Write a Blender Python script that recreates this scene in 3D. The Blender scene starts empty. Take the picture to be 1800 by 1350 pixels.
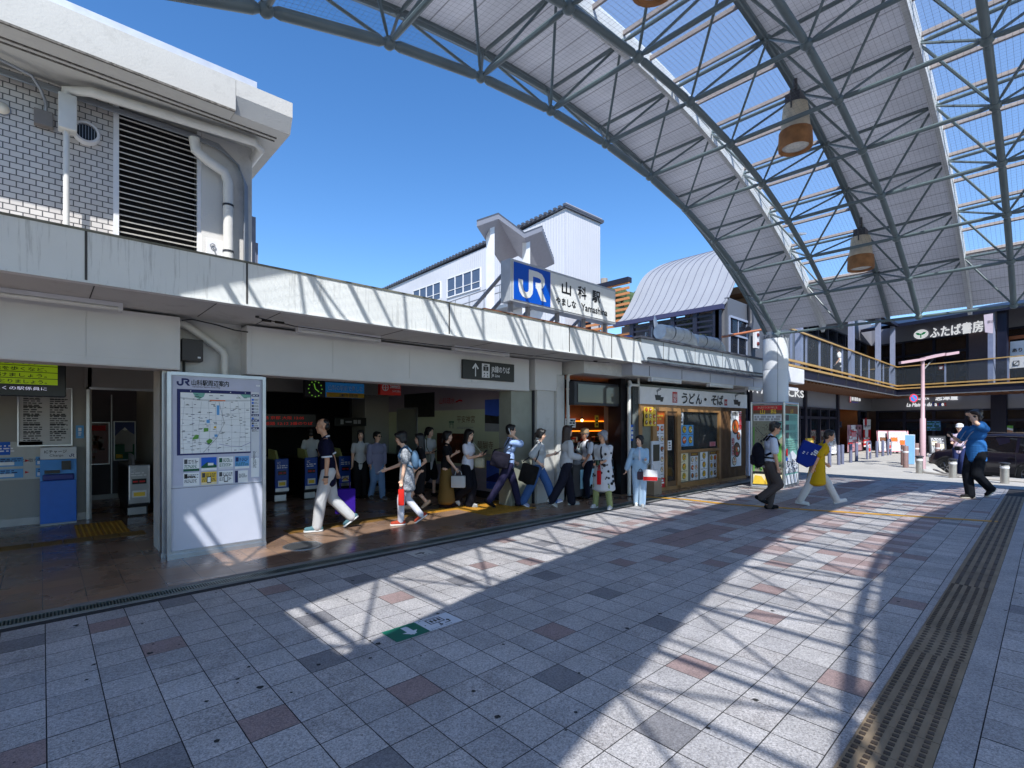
import bpy, bmesh, math, random
from math import sin, cos, pi, radians, sqrt, atan2, asin, hypot
from mathutils import Vector, Matrix, Quaternion
random.seed(7)
SC = bpy.context.scene
COL = SC.collection

# ------------------------------------------------------------------ camera, sky, sun
TH = radians(46.97); FPX = 884.0; YH = 743.6; EYE = 1.6
cam_d = bpy.data.cameras.new('camera'); cam = bpy.data.objects.new('camera', cam_d); COL.objects.link(cam)
cam_d.sensor_width = 36.0; cam_d.lens = 36.0 * FPX / 1800.0
cam_d.shift_y = (YH - 675.0) / 1800.0
cam_d.clip_end = 5000.0; cam_d.clip_start = 0.05
cam.location = (0, 0, EYE); cam.rotation_euler = (pi / 2, 0, TH - pi / 2)
SC.camera = cam

LIGHT = Vector((0.585, 0.645, -1.0)).normalized()
EL = asin(-LIGHT.z); AZ = atan2(-LIGHT.x, -LIGHT.y)
world = bpy.data.worlds.new('World'); SC.world = world; world.use_nodes = True
wn = world.node_tree; wn.nodes.clear()
sky = wn.nodes.new('ShaderNodeTexSky'); sky.sky_type = 'NISHITA'; sky.sun_disc = False
sky.sun_elevation = EL; sky.sun_rotation = AZ; sky.air_density = 1.0; sky.dust_density = 0.0; sky.ozone_density = 3.0
bgn = wn.nodes.new('ShaderNodeBackground'); bgn.inputs['Strength'].default_value = 0.15
won = wn.nodes.new('ShaderNodeOutputWorld')
hs = wn.nodes.new('ShaderNodeHueSaturation'); hs.inputs['Saturation'].default_value = 1.24; hs.inputs['Hue'].default_value = 0.504; hs.inputs['Value'].default_value = 1.0
wn.links.new(sky.outputs[0], hs.inputs['Color']); wn.links.new(hs.outputs[0], bgn.inputs[0]); wn.links.new(bgn.outputs[0], won.inputs[0])
sun_d = bpy.data.lights.new('sun', 'SUN'); sun = bpy.data.objects.new('sun', sun_d); COL.objects.link(sun)
sun_d.energy = 5.0; sun_d.angle = radians(0.55); sun_d.color = (1.0, 0.975, 0.935)
sun.rotation_euler = LIGHT.to_track_quat('-Z', 'Y').to_euler(); sun.location = (-20, -25, 40)
SC.view_settings.view_transform = 'Standard'; SC.view_settings.look = 'None'
SC.view_settings.exposure = 0.57; SC.view_settings.gamma = 1.0
try:
    SC.cycles.max_bounces = 8; SC.cycles.transparent_max_bounces = 24; SC.cycles.diffuse_bounces = 4
    SC.cycles.caustics_reflective = False; SC.cycles.caustics_refractive = False
    SC.cycles.use_denoising = True
except Exception:
    pass

# ------------------------------------------------------------------ helpers: camera rays to points
cT, sT = cos(TH), sin(TH)
def ray(u, v):
    r = (u - 900.0) / FPX
    return Vector((cT + r * sT, sT - r * cT, (YH - v) / FPX))
O = Vector((0, 0, EYE))
def atZ(u, v, z=0.0):
    d = ray(u, v); return O + d * ((z - EYE) / d.z)
def atY(u, v, y):
    d = ray(u, v); return O + d * (y / d.y)
def atX(u, v, x):
    d = ray(u, v); return O + d * (x / d.x)
def atP(u, v, p, n):
    d = ray(u, v); return O + d * ((Vector(p) - O).dot(n) / d.dot(n))

# ------------------------------------------------------------------ materials
def lin(c):
    c = c / 255.0
    return c / 12.92 if c <= 0.04045 else ((c + 0.055) / 1.055) ** 2.4
def S(r, g, b): return (lin(r), lin(g), lin(b))
MATS = {}
def mat(name, col=(0.5, 0.5, 0.5), rough=0.6, metal=0.0, var=0.08, scale=6.0, bump=0.0, bscale=60.0, spec=0.4, emit=None, estr=0.0, speck=None, coat=0.0):
    if name in MATS: return MATS[name]
    m = bpy.data.materials.new(name); m.use_nodes = True
    nt = m.node_tree; b = nt.nodes['Principled BSDF']
    b.inputs['Roughness'].default_value = rough; b.inputs['Metallic'].default_value = metal
    b.inputs['Specular IOR Level'].default_value = spec
    if coat: b.inputs['Coat Weight'].default_value = coat
    tc = nt.nodes.new('ShaderNodeTexCoord')
    src = None
    if var > 0:
        n = nt.nodes.new('ShaderNodeTexNoise'); n.inputs['Scale'].default_value = scale; n.inputs['Detail'].default_value = 5
        nt.links.new(tc.outputs['Object'], n.inputs['Vector'])
        r = nt.nodes.new('ShaderNodeMapRange'); r.inputs[1].default_value = 0.3; r.inputs[2].default_value = 0.7
        r.inputs[3].default_value = 1 - var; r.inputs[4].default_value = 1 + var
        nt.links.new(n.outputs['Fac'], r.inputs[0])
        mx = nt.nodes.new('ShaderNodeVectorMath'); mx.operation = 'SCALE'; mx.inputs[0].default_value = col
        nt.links.new(r.outputs[0], mx.inputs['Scale']); src = mx.outputs[0]
    else:
        b.inputs['Base Color'].default_value = (*col, 1)
    if speck:                                   # (scale, strength): granite-like grains
        n2 = nt.nodes.new('ShaderNodeTexNoise'); n2.inputs['Scale'].default_value = speck[0]; n2.inputs['Detail'].default_value = 2; n2.inputs['Roughness'].default_value = 0.8
        nt.links.new(tc.outputs['Object'], n2.inputs['Vector'])
        r2 = nt.nodes.new('ShaderNodeMapRange'); r2.inputs[1].default_value = 0.3; r2.inputs[2].default_value = 0.68
        r2.inputs[3].default_value = 1 - speck[1]; r2.inputs[4].default_value = 1 + speck[1] * 0.75
        nt.links.new(n2.outputs['Fac'], r2.inputs[0])
        m2 = nt.nodes.new('ShaderNodeVectorMath'); m2.operation = 'SCALE'
        if src: nt.links.new(src, m2.inputs[0])
        else: m2.inputs[0].default_value = col
        nt.links.new(r2.outputs[0], m2.inputs['Scale']); src = m2.outputs[0]
    if src: nt.links.new(src, b.inputs['Base Color'])
    if bump > 0:
        nb = nt.nodes.new('ShaderNodeTexNoise'); nb.inputs['Scale'].default_value = bscale; nb.inputs['Detail'].default_value = 4
        nt.links.new(tc.outputs['Object'], nb.inputs['Vector'])
        bp = nt.nodes.new('ShaderNodeBump'); bp.inputs['Strength'].default_value = bump; bp.inputs['Distance'].default_value = 0.01
        nt.links.new(nb.outputs['Fac'], bp.inputs['Height']); nt.links.new(bp.outputs[0], b.inputs['Normal'])
    if emit:
        b.inputs['Emission Color'].default_value = (*emit, 1); b.inputs['Emission Strength'].default_value = estr
    MATS[name] = m; return m
def flat(name, r, g, b, rough=0.55): return mat(name, S(r, g, b), rough, var=0.05, scale=9)
def glow(name, r, g, b, k): return mat(name, S(r, g, b), 0.5, var=0, emit=S(r, g, b), estr=k)
def glassmat(name, tint=(0.8, 0.85, 0.85), refl=0.12, rough=0.02, alpha=0.6, dark=(0.02, 0.022, 0.03)):
    """pane: partly see-through, partly dark body, with a mirror coat"""
    if name in MATS: return MATS[name]
    m = bpy.data.materials.new(name); m.use_nodes = True; nt = m.node_tree; nt.nodes.clear()
    out = nt.nodes.new('ShaderNodeOutputMaterial')
    tr = nt.nodes.new('ShaderNodeBsdfTransparent'); tr.inputs[0].default_value = (*tint, 1)
    df = nt.nodes.new('ShaderNodeBsdfDiffuse'); df.inputs[0].default_value = (*dark, 1)
    m1 = nt.nodes.new('ShaderNodeMixShader'); m1.inputs[0].default_value = alpha
    nt.links.new(df.outputs[0], m1.inputs[1]); nt.links.new(tr.outputs[0], m1.inputs[2])
    gl = nt.nodes.new('ShaderNodeBsdfGlossy'); gl.inputs['Roughness'].default_value = rough
    fr = nt.nodes.new('ShaderNodeLayerWeight'); fr.inputs[0].default_value = refl
    m2 = nt.nodes.new('ShaderNodeMixShader'); nt.links.new(fr.outputs['Fresnel'], m2.inputs[0])
    nt.links.new(m1.outputs[0], m2.inputs[1]); nt.links.new(gl.outputs[0], m2.inputs[2]); nt.links.new(m2.outputs[0], out.inputs[0])
    MATS[name] = m; return m
def stained(name, col, dirt, rough=0.85, amt=0.7, vs=(9.0, 9.0, 0.55), lo=0.5, hi=0.75, bump=0.25):
    """painted concrete with vertical drip streaks"""
    if name in MATS: return MATS[name]
    m = mat(name, col, rough, var=0.05, scale=1.3, bump=bump, bscale=45)
    nt = m.node_tree; b = nt.nodes['Principled BSDF']; src = b.inputs['Base Color'].links[0].from_socket
    tc = [n for n in nt.nodes if n.type == 'TEX_COORD'][0]
    mp = nt.nodes.new('ShaderNodeMapping'); mp.inputs['Scale'].default_value = vs
    nt.links.new(tc.outputs['Object'], mp.inputs[0])
    n = nt.nodes.new('ShaderNodeTexNoise'); n.inputs['Scale'].default_value = 2.2; n.inputs['Detail'].default_value = 8; n.inputs['Roughness'].default_value = 0.7
    nt.links.new(mp.outputs[0], n.inputs['Vector'])
    n2 = nt.nodes.new('ShaderNodeTexNoise'); n2.inputs['Scale'].default_value = 0.9; n2.inputs['Detail'].default_value = 3
    nt.links.new(tc.outputs['Object'], n2.inputs['Vector'])
    ad = nt.nodes.new('ShaderNodeMath'); ad.operation = 'MULTIPLY_ADD'; ad.inputs[1].default_value = 0.35
    nt.links.new(n2.outputs['Fac'], ad.inputs[0]); nt.links.new(n.outputs['Fac'], ad.inputs[2])
    r = nt.nodes.new('ShaderNodeMapRange'); r.inputs[1].default_value = lo + 0.2; r.inputs[2].default_value = hi + 0.2; r.inputs[3].default_value = 0; r.inputs[4].default_value = amt
    nt.links.new(ad.outputs[0], r.inputs[0])
    mx = nt.nodes.new('ShaderNodeMix'); mx.data_type = 'RGBA'; mx.inputs[7].default_value = (*dirt, 1)
    nt.links.new(r.outputs[0], mx.inputs[0]); nt.links.new(src, mx.inputs[6]); nt.links.new(mx.outputs[2], b.inputs['Base Color'])
    return m

# ------------------------------------------------------------------ objects
class MB:
    """collects geometry (several material slots) and links it as ONE mesh object"""
    def __init__(s): s.v = []; s.f = []; s.m = []
    def add(s, vs, fs, m=0):
        o = len(s.v); s.v += [Vector(p) for p in vs]
        for f in fs: s.f.append(tuple(i + o for i in f)); s.m.append(m)
    def poly(s, pts, m=0): s.add(pts, [tuple(range(len(pts)))], m)
    def box(s, x0, x1, y0, y1, z0, z1, m=0, T=None):
        vs = [Vector((x, y, z)) for z in (z0, z1) for y in (y0, y1) for x in (x0, x1)]
        if T: vs = [T @ p for p in vs]
        s.add(vs, [(0, 2, 3, 1), (4, 5, 7, 6), (0, 1, 5, 4), (2, 6, 7, 3), (0, 4, 6, 2), (1, 3, 7, 5)], m)
    def bbox(s, x0, x1, y0, y1, z0, z1, b=0.01, m=0, T=None):
        """box with bevelled edges"""
        bm = bmesh.new(); bmesh.ops.create_cube(bm, size=1.0)
        for q in bm.verts: q.co = Vector((x0 + (q.co.x + .5) * (x1 - x0), y0 + (q.co.y + .5) * (y1 - y0), z0 + (q.co.z + .5) * (z1 - z0)))
        bmesh.ops.bevel(bm, geom=bm.edges[:], offset=b, segments=2, affect='EDGES', profile=0.6)
        vs = [(T @ q.co) if T else q.co.copy() for q in bm.verts]
        bm.verts.index_update(); s.add(vs, [tuple(q.index for q in f.verts) for f in bm.faces], m); bm.free()
    def prism(s, pts, d, m=0):
        """closed outline pts (3D, planar) extruded by vector d"""
        n = len(pts); P = [Vector(p) for p in pts]; d = Vector(d)
        s.add(P + [p + d for p in P], [tuple(range(n))[::-1], tuple(range(n, 2 * n))] + [(i, (i + 1) % n, n + (i + 1) % n, n + i) for i in range(n)], m)
    def tube(s, a, b, r, n=8, m=0, r2=None, cap=True):
        a = Vector(a); b = Vector(b); d = (b - a)
        if d.length < 1e-6: return
        q = d.to_track_quat('Z', 'Y').to_matrix(); r2 = r if r2 is None else r2
        vs = []
        for p, rr in ((a, r), (b, r2)):
            for i in range(n):
                t = 2 * pi * i / n; vs.append(p + q @ Vector((rr * cos(t), rr * sin(t), 0)))
        fs = [(i, (i + 1) % n, n + (i + 1) % n, n + i) for i in range(n)]
        if cap: fs += [tuple(range(n))[::-1], tuple(range(n, 2 * n))]
        s.add(vs, fs, m)
    def path(s, pts, r, n=8, m=0, rs=None):
        P = [Vector(p) for p in pts]; N = len(P); up = None; vs = []
        for k in range(N):
            d = (P[min(k + 1, N - 1)] - P[max(k - 1, 0)]).normalized()
            if up is None: up = d.orthogonal().normalized()
            up = (up - d * up.dot(d)).normalized(); w = d.cross(up); rr = rs[k] if rs else r
            for i in range(n):
                t = 2 * pi * i / n; vs.append(P[k] + up * (rr * cos(t)) + w * (rr * sin(t)))
        fs = [(k * n + i, k * n + (i + 1) % n, (k + 1) * n + (i + 1) % n, (k + 1) * n + i) for k in range(N - 1) for i in range(n)]
        fs += [tuple(range(n))[::-1], tuple(range((N - 1) * n, N * n))]
        s.add(vs, fs, m)
    def lathe(s, prof, c=(0, 0, 0), n=16, m=0, T=None, sx=1, sy=1):
        c = Vector(c); vs = []
        for r, z in prof:
            for i in range(n):
                t = 2 * pi * i / n; p = Vector((r * cos(t) * sx, r * sin(t) * sy, z))
                vs.append((T @ p if T else p) + c)
        N = len(prof); fs = [(k * n + i, k * n + (i + 1) % n, (k + 1) * n + (i + 1) % n, (k + 1) * n + i) for k in range(N - 1) for i in range(n)]
        fs += [tuple(range(n))[::-1], tuple(range((N - 1) * n, N * n))]
        s.add(vs, fs, m)
    def ell(s, c, r, n=12, k=8, m=0, T=None):
        if not hasattr(r, '__len__'): r = (r, r, r)
        c = Vector(c); vs = []
        for j in range(1, k):
            ph = pi * j / k
            for i in range(n):
                t = 2 * pi * i / n; p = Vector((r[0] * sin(ph) * cos(t), r[1] * sin(ph) * sin(t), r[2] * cos(ph)))
                vs.append((T @ p if T else p) + c)
        for z in (r[2], -r[2]):
            p = Vector((0, 0, z)); vs.append((T @ p if T else p) + c)
        L = (k - 1) * n; fs = [(L, i, (i + 1) % n) for i in range(n)]
        fs += [(j * n + i, (j + 1) * n + i, (j + 1) * n + (i + 1) % n, j * n + (i + 1) % n) for j in range(k - 2) for i in range(n)]
        fs += [(L + 1, (k - 2) * n + (i + 1) % n, (k - 2) * n + i) for i in range(n)]
        s.add(vs, fs, m)
    def capsule(s, a, b, ra, rb, n=10, m=0):
        a = Vector(a); b = Vector(b); q = (b - a).to_track_quat('Z', 'Y').to_matrix() if (b - a).length > 1e-5 else Matrix.Identity(3)
        L = (b - a).length; prof = []
        for k in range(5): t = -pi / 2 + k * pi / 8; prof.append((max(ra * cos(t), 1e-4), ra * sin(t)))
        for k in range(5): t = k * pi / 8; prof.append((max(rb * cos(t), 1e-4), L + rb * sin(t)))
        s.lathe(prof, a, n, m, q)
    def build(s, name, mats, parent=None, smooth=False, kind=None, label=None, cat=None, group=None, local=False):
        if not isinstance(mats, (list, tuple)): mats = [mats]
        M = None
        if parent is not None and not local:
            rt = parent
            while rt.parent: rt = rt.parent
            M = (Matrix.Translation(rt.location) @ rt.rotation_euler.to_matrix().to_4x4()).inverted()
        me = bpy.data.meshes.new(name)
        me.from_pydata([tuple(M @ p) if M else tuple(p) for p in s.v], [], s.f)
        for mm in mats: me.materials.append(mm)
        if any(s.m): me.polygons.foreach_set('material_index', s.m)
        if smooth:
            me.polygons.foreach_set('use_smooth', [True] * len(s.f))
            if smooth != 'all': me.set_sharp_from_angle(angle=radians(40))
        me.update()
        o = bpy.data.objects.new(name, me); COL.objects.link(o)
        if parent is not None: o.parent = parent
        tag(o, label, cat, group, kind)
        return o
def tag(o, label=None, cat=None, group=None, kind=None):
    if label: o['label'] = label
    if cat: o['category'] = cat
    if group: o['group'] = group
    if kind: o['kind'] = kind
    return o
def thing(name, label, cat, loc=(0, 0, 0), rz=0.0, group=None):
    o = bpy.data.objects.new(name, None); o.empty_display_size = 0.2; COL.objects.link(o)
    o.location = loc; o.rotation_euler = (0, 0, rz)
    return tag(o, label, cat, group)
def kids(o): return [c for c in COL.objects if c.parent == o]
def dup(o, loc=None, rz=None, label=None, parent=None):
    c = o.copy(); COL.objects.link(c)
    if parent is not None: c.parent = parent
    if loc is not None: c.location = loc
    if rz is not None: c.rotation_euler = (0, 0, rz)
    if label: c['label'] = label
    for ch in kids(o): dup(ch, parent=c)
    return c
TXT = {}
def txt_mesh(s):
    if s not in TXT:
        cu = bpy.data.curves.new('t', 'FONT'); cu.body = s; cu.size = 1.0; cu.resolution_u = 3
        ob = bpy.data.objects.new('t', cu); me = bpy.data.meshes.new_from_object(ob)
        vs = [v.co.copy() for v in me.vertices]; fs = [tuple(p.vertices) for p in me.polygons]
        bpy.data.objects.remove(ob); bpy.data.curves.remove(cu); bpy.data.meshes.remove(me)
        TXT[s] = (vs, fs)
    return TXT[s]
class Frame:
    """flat drawing surface: origin, right, up and outward normal, in metres"""
    def __init__(s, o, ux, uz, mb, lift=0.003):
        s.o = Vector(o); s.x = Vector(ux).normalized(); s.z = Vector(uz).normalized(); s.n = s.x.cross(s.z).normalized(); s.mb = mb; s.l = lift
    def p(s, x, z, k=1): return s.o + s.x * x + s.z * z + s.n * (s.l * k)
    def rect(s, x0, z0, x1, z1, m=0, k=1): s.mb.poly([s.p(x0, z0, k), s.p(x1, z0, k), s.p(x1, z1, k), s.p(x0, z1, k)], m)
    def poly(s, pts, m=0, k=1): s.mb.poly([s.p(x, z, k) for x, z in pts], m)
    def disc(s, x, z, r, m=0, k=1, n=16, rz=None):
        rz = rz or r; s.poly([(x + r * cos(2 * pi * i / n), z + rz * sin(2 * pi * i / n)) for i in range(n)], m, k)
    def line(s, pts, w, m=0, k=1):
        for (x0, z0), (x1, z1) in zip(pts, pts[1:]):
            L = hypot(x1 - x0, z1 - z0) or 1e-6; a, b = -(z1 - z0) / L * w / 2, (x1 - x0) / L * w / 2
            s.poly([(x0 - a, z0 - b), (x1 - a, z1 - b), (x1 + a, z1 + b), (x0 + a, z0 + b)], m, k)
    def text(s, t, x, z, h, m=0, k=2, w=None, bold=0.0, align='l', slant=0.0):
        """h: size of the letters (em); w: fit to this width"""
        vs, fs = txt_mesh(t)
        if not vs: return
        x0 = min(p.x for p in vs); x1 = max(p.x for p in vs)
        sx = h if w is None else w / max(x1 - x0, 1e-6)
        ox = x - x0 * sx - {'l': 0, 'c': .5, 'r': 1}[align] * (x1 - x0) * sx
        offs = [(0, 0)] if not bold else [(-bold, 0), (bold, 0), (0, bold), (0, -bold)]
        for i, (a, b) in enumerate(offs):
            s.mb.add([s.p(ox + p.x * sx + p.y * h * slant + a, z + p.y * h + b, k + i * 0.12) for p in vs], fs, m)
    def scribble(s, x0, z0, x1, z1, rows, m=0, k=1, fill=0.55, seed=0, gap=0.5):
        """rows of small print"""
        R = random.Random(seed); hh = (z1 - z0) / rows
        for r in range(rows):
            z = z1 - (r + 1) * hh + hh * (1 - fill) / 2; x = x0; end = x1 - R.random() * (x1 - x0) * 0.35
            while x < end:
                w = hh * (0.5 + R.random() * 1.6); s.rect(x, z, min(x + w, x1), z + hh * fill * (0.8 + .2 * R.random()), m, k); x += w + hh * gap * (0.4 + R.random())
# ------------------------------------------------------------------ ground
M_joint = mat('paving joint', S(52, 50, 52), 0.95, var=0.2, scale=20)
tA = mat('pale granite paver', (0.435, 0.408, 0.405), 0.6, var=0.17, scale=1.6, bump=0.35, bscale=170, speck=(95, 0.5), spec=0.35)
tB = mat('light grey granite paver', (0.38, 0.358, 0.36), 0.6, var=0.17, scale=2.6, bump=0.35, bscale=170, speck=(95, 0.5), spec=0.35)
tR = mat('red granite paver', (0.30, 0.215, 0.205), 0.6, var=0.12, scale=3, bump=0.3, bscale=170, speck=(100, 0.4), spec=0.35)
tP = mat('pink granite paver', (0.42, 0.335, 0.325), 0.6, var=0.12, scale=3, bump=0.3, bscale=170, speck=(100, 0.35), spec=0.35)
tD = mat('dark granite paver', (0.21, 0.20, 0.21), 0.6, var=0.12, scale=3, bump=0.3, bscale=170, speck=(100, 0.45), spec=0.35)
tC = mat('worn paver', (0.40, 0.37, 0.365), 0.62, var=0.2, scale=5, bump=0.4, bscale=120, speck=(85, 0.55), spec=0.35)
mb = MB(); mb.poly([(-400, -400, -0.7), (600, -400, -0.7), (600, 600, -0.7), (-400, 600, -0.7)])
mb.build('ground', mat('far ground', S(120, 118, 112), 0.9, var=0.1, scale=0.2), kind='structure')
TS = 0.248; TX = 0.015; TY = -0.005
DARK = {(-1, 20), (3, 21), (6, 16), (5, 13), (1, 11), (4, 8), (12, 16), (9, 19), (9, 8), (15, 11), (15, 14), (9, 5), (14, 8), (19, 18), (13, 2), (27, 15), (-4, 15), (-6, 9)}
RED = {(1, 20), (2, 17), (6, 20), (9, 16), (3, 11), (6, 10), (14, 17), (-1, 13), (11, 10), (19, 13), (22, 15), (12, 6), (17, 6), (20, 7), (22, 10), (14, 3), (22, 3), (24, 20), (18, 20), (-5, 18), (8, 2), (5, 5)}
RR = random.Random(3)
pav = MB(); base = MB()
base.box(-6, 17.5, -9, 5.58, -0.06, 0.0)
base.build('plaza_bed', M_joint, kind='structure')
i0, i1 = int(-5.5 / TS), int(17.2 / TS)
for i in range(i0, i1):
    for j in range(-34, 23):
        x0 = TX + i * TS; y0 = TY + j * TS
        if y0 + TS > 5.56 or (j in (1, 2)) : continue
        k = (i, j); r = RR.random()
        if k in DARK: m = 4
        elif k in RED: m = 2
        elif i >= 24 and j in (13, 14) and not (i % 9 == 4): m = 2
        elif i >= 26 and j in (9, 10) and (i * 7 + j * 3) % 5: m = 3 if (i + j) % 3 else 2
        elif i >= 25 and j in (5, 6) and (i + j) % 7: m = 2 if (i % 2) else 3
        elif i >= 22 and j in (17, 18) and (i + j) % 4: m = 3 if (i % 3) else 2
        elif r < 0.012 and i > 14: m = 4
        elif r < 0.028 and i > 14: m = 2
        else: m = 0 if r < 0.45 else (1 if r < 0.8 else 5)
        g = 0.0028; dz = 0.004 + RR.uniform(0, 0.0012); t1, t2 = RR.uniform(-.0006, .0006), RR.uniform(-.0006, .0006)
        pav.poly([(x0 + g, y0 + g, dz), (x0 + TS - g, y0 + g, dz + t1), (x0 + TS - g, y0 + TS - g, dz + t2), (x0 + g, y0 + TS - g, dz)], m)
pav.build('plaza_paving', [tA, tB, tR, tP, tD, tC], kind='structure')
# chewing-gum spots and stains
gum = MB(); Rg = random.Random(11)
spots = [(560, 1170), (1012, 1254), (1245, 1282), (1328, 1232), (650, 1128), (665, 1133), (381, 1305), (263, 1150), (133, 1101), (165, 1170), (457, 1210), (250, 1098), (770, 1080), (832, 1217), (875, 1262), (1018, 1185), (1160, 1080), (1102, 1106), (1358, 1075), (620, 1022), (700, 1005), (518, 1035), (540, 1080)]
for u, v in spots:
    p = atZ(u, v); a = Rg.uniform(.010, .020)
    gum.poly([(p.x + a * cos(t * pi / 5) * Rg.uniform(.7, 1.25), p.y + a * sin(t * pi / 5) * Rg.uniform(.7, 1.25), 0.0075) for t in range(10)])
for _ in range(150):
    x, y = Rg.uniform(-1, 13), Rg.uniform(-1, 5.4); a = Rg.uniform(.005, .014)
    gum.poly([(x + a * cos(t * pi / 4) * Rg.uniform(.6, 1.3), y + a * sin(t * pi / 4) * Rg.uniform(.6, 1.3), 0.0075) for t in range(8)])
gum.build('pavement_stains', mat('old gum', S(52, 50, 50), 0.8), kind='stuff', label='dark flecks of old chewing gum on the paving')
# brown tile floor of the forecourt strip and the hall
def brown_floor():
    m = bpy.data.materials.new('brown floor tile'); m.use_nodes = True; nt = m.node_tree; b = nt.nodes['Principled BSDF']
    tc = nt.nodes.new('ShaderNodeTexCoord'); br = nt.nodes.new('ShaderNodeTexBrick')
    br.inputs['Scale'].default_value = 1; br.inputs['Brick Width'].default_value = 0.3; br.inputs['Row Height'].default_value = 0.3; br.offset = 0
    br.inputs['Mortar Size'].default_value = 0.004; br.inputs['Color1'].default_value = (0.30, 0.185, 0.12, 1); br.inputs['Color2'].default_value = (0.235, 0.145, 0.10, 1)
    br.inputs['Mortar'].default_value = (0.12, 0.09, 0.075, 1)
    nt.links.new(tc.outputs['Object'], br.inputs['Vector'])
    n = nt.nodes.new('ShaderNodeTexNoise'); n.inputs['Scale'].default_value = 1.4; n.inputs['Detail'].default_value = 6; nt.links.new(tc.outputs['Object'], n.inputs['Vector'])
    r = nt.nodes.new('ShaderNodeMapRange'); r.inputs[1].default_value = .3; r.inputs[2].default_value = .7; r.inputs[3].default_value = .75; r.inputs[4].default_value = 1.25
    nt.links.new(n.outputs['Fac'], r.inputs[0]); mx = nt.nodes.new('ShaderNodeVectorMath'); mx.operation = 'SCALE'
    nt.links.new(br.outputs[0], mx.inputs[0]); nt.links.new(r.outputs[0], mx.inputs['Scale']); nt.links.new(mx.outputs[0], b.inputs['Base Color'])
    r2 = nt.nodes.new('ShaderNodeMapRange'); r2.inputs[1].default_value = .35; r2.inputs[2].default_value = .65; r2.inputs[3].default_value = .16; r2.inputs[4].default_value = .42
    nt.links.new(n.outputs['Fac'], r2.inputs[0]); nt.links.new(r2.outputs[0], b.inputs['Roughness']); b.inputs['Specular IOR Level'].default_value = .45
    return m
M_brown = brown_floor()
fl = MB(); fl.box(-8, 9.0, 5.86, 22, -0.06, 0.003); fl.box(9.0, 17.0, 5.86, 8.5, -0.06, 0.002)
fl.build('hall_floor', M_brown, kind='structure')
kb = MB(); kb.box(-8, 16.2, 5.76, 5.86, -0.06, 0.006); kb.box(-8, 16.2, 5.56, 5.60, -0.06, 0.006)
kb.build('drain_kerb', mat('kerb concrete', S(128, 126, 124), 0.8, var=0.15, scale=4, bump=.3), kind='structure')
gr = MB(); x = -3.0
gr.box(-3, 11.8, 5.601, 5.612, -0.03, 0.009); gr.box(-3, 11.8, 5.748, 5.759, -0.03, 0.009)
while x < 11.8:
    gr.box(x, x + 0.010, 5.612, 5.748, -0.02, 0.008); x += 0.023
gr.build('drain_grating', mat('galvanised grating', S(128, 138, 134), 0.42, metal=0.7, var=0.2, scale=9), label='long slotted metal drain grating between grey paving and brown floor', cat='drain grating')
dk = MB(); dk.box(-3, 11.8, 5.60, 5.76, -0.058, -0.045); dk.build('drain_channel', mat('drain dark', (0.01, 0.01, 0.01), 0.9), kind='structure')
# tactile strip along the plaza: raised bars and dots
M_tac = mat('worn brown tactile tile', S(138, 120, 98), 0.75, var=0.22, scale=3, bump=0.2)
tac = MB(); y0, y1 = 0.375, 0.685
x = 0.2
k = 0
while x < 15.3:
    L = 0.305; tac.box(x, x + L - 0.006, y0, y1, -0.02, 0.009)
    if k == 14 or k == 15:
        for a in range(5):
            for b_ in range(5): tac.lathe([(0.018, 0.009), (0.013, 0.014)], (x + .03 + a * .06, y0 + .035 + b_ * .06, 0), 8, 1)
    elif x < 6.5:
        for a in range(6):
            for b_ in range(5): tac.box(x + .012 + a * .05, x + .038 + a * .05, y0 + .03 + b_ * .06, y0 + .056 + b_ * .06, .009, .0145, 1)
    else:
        for b_ in range(4): tac.box(x + .01, x + L - .016, y0 + .035 + b_ * .07, y0 + .065 + b_ * .07, .009, .0145, 1)
    x += L; k += 1
tac.build('tactile_strip', [M_tac, mat('blackened tactile bar', S(84, 70, 60), .7, var=.3, scale=4)], kind='structure')
for nm, q in (('paving_infill', [(0.2 - 6, 0.243, 0.374), (15.3, 17.2, 0)]),): pass
inf = MB(); inf.box(-5.5, 17.2, TY + TS + 0.003, 0.372, -0.02, 0.0045); inf.box(-5.5, 17.2, 0.688, TY + 3 * TS - 0.003, -0.02, 0.0045)
inf.build('paving_infill', tB, kind='structure')
# yellow guiding strips
M_yel = mat('yellow guide tile', S(205, 150, 48), 0.6, var=0.15, scale=5); M_yd = mat('dull yellow guide tile', S(176, 126, 40), 0.6, var=0.2, scale=5)
ys = MB(); pts = [atZ(u, v) for u, v in [(1135, 874), (1200, 878), (1275, 886.5), (1430, 897.5), (1500, 902), (1600, 908), (1757, 918)]]
for a, b in zip(pts, pts[1:]):
    d = (b - a).normalized(); w = Vector((-d.y, d.x, 0)) * 0.075
    z = Vector((0, 0, 0.010)); ys.poly([a - w + z, b - w + z, b + w + z, a + w + z])
ys.build('yellow_guide_line', M_yel, kind='structure')
yh = MB()
def tacrow(x0, x1, yc, w=0.3, dots=True, m=0):
    x = x0
    while x < x1 - .05:
        yh.box(x + .004, x + .296, yc - w / 2, yc + w / 2, -.02, 0.0075, m)
        if dots:
            for a in range(5):
                for b_ in range(5): yh.lathe([(0.017, .0075), (0.011, .0125)], (x + .03 + a * .06, yc - .12 + b_ * .06, 0), 6, m)
        else:
            for b_ in range(4): yh.box(x + .012, x + .288, yc - .12 + b_ * .075, yc - .09 + b_ * .075, .0075, .012, m)
        x += .3
tacrow(2.6, 5.0, 7.62, dots=False, m=1); tacrow(5.0, 9.4, 7.62, dots=False); tacrow(-3.4, 0.9, 9.05, dots=False, m=1); 
for q in range(4): tacrow(0.35, 0.95, 9.05 + .3 * q + .3, dots=True)
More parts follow.
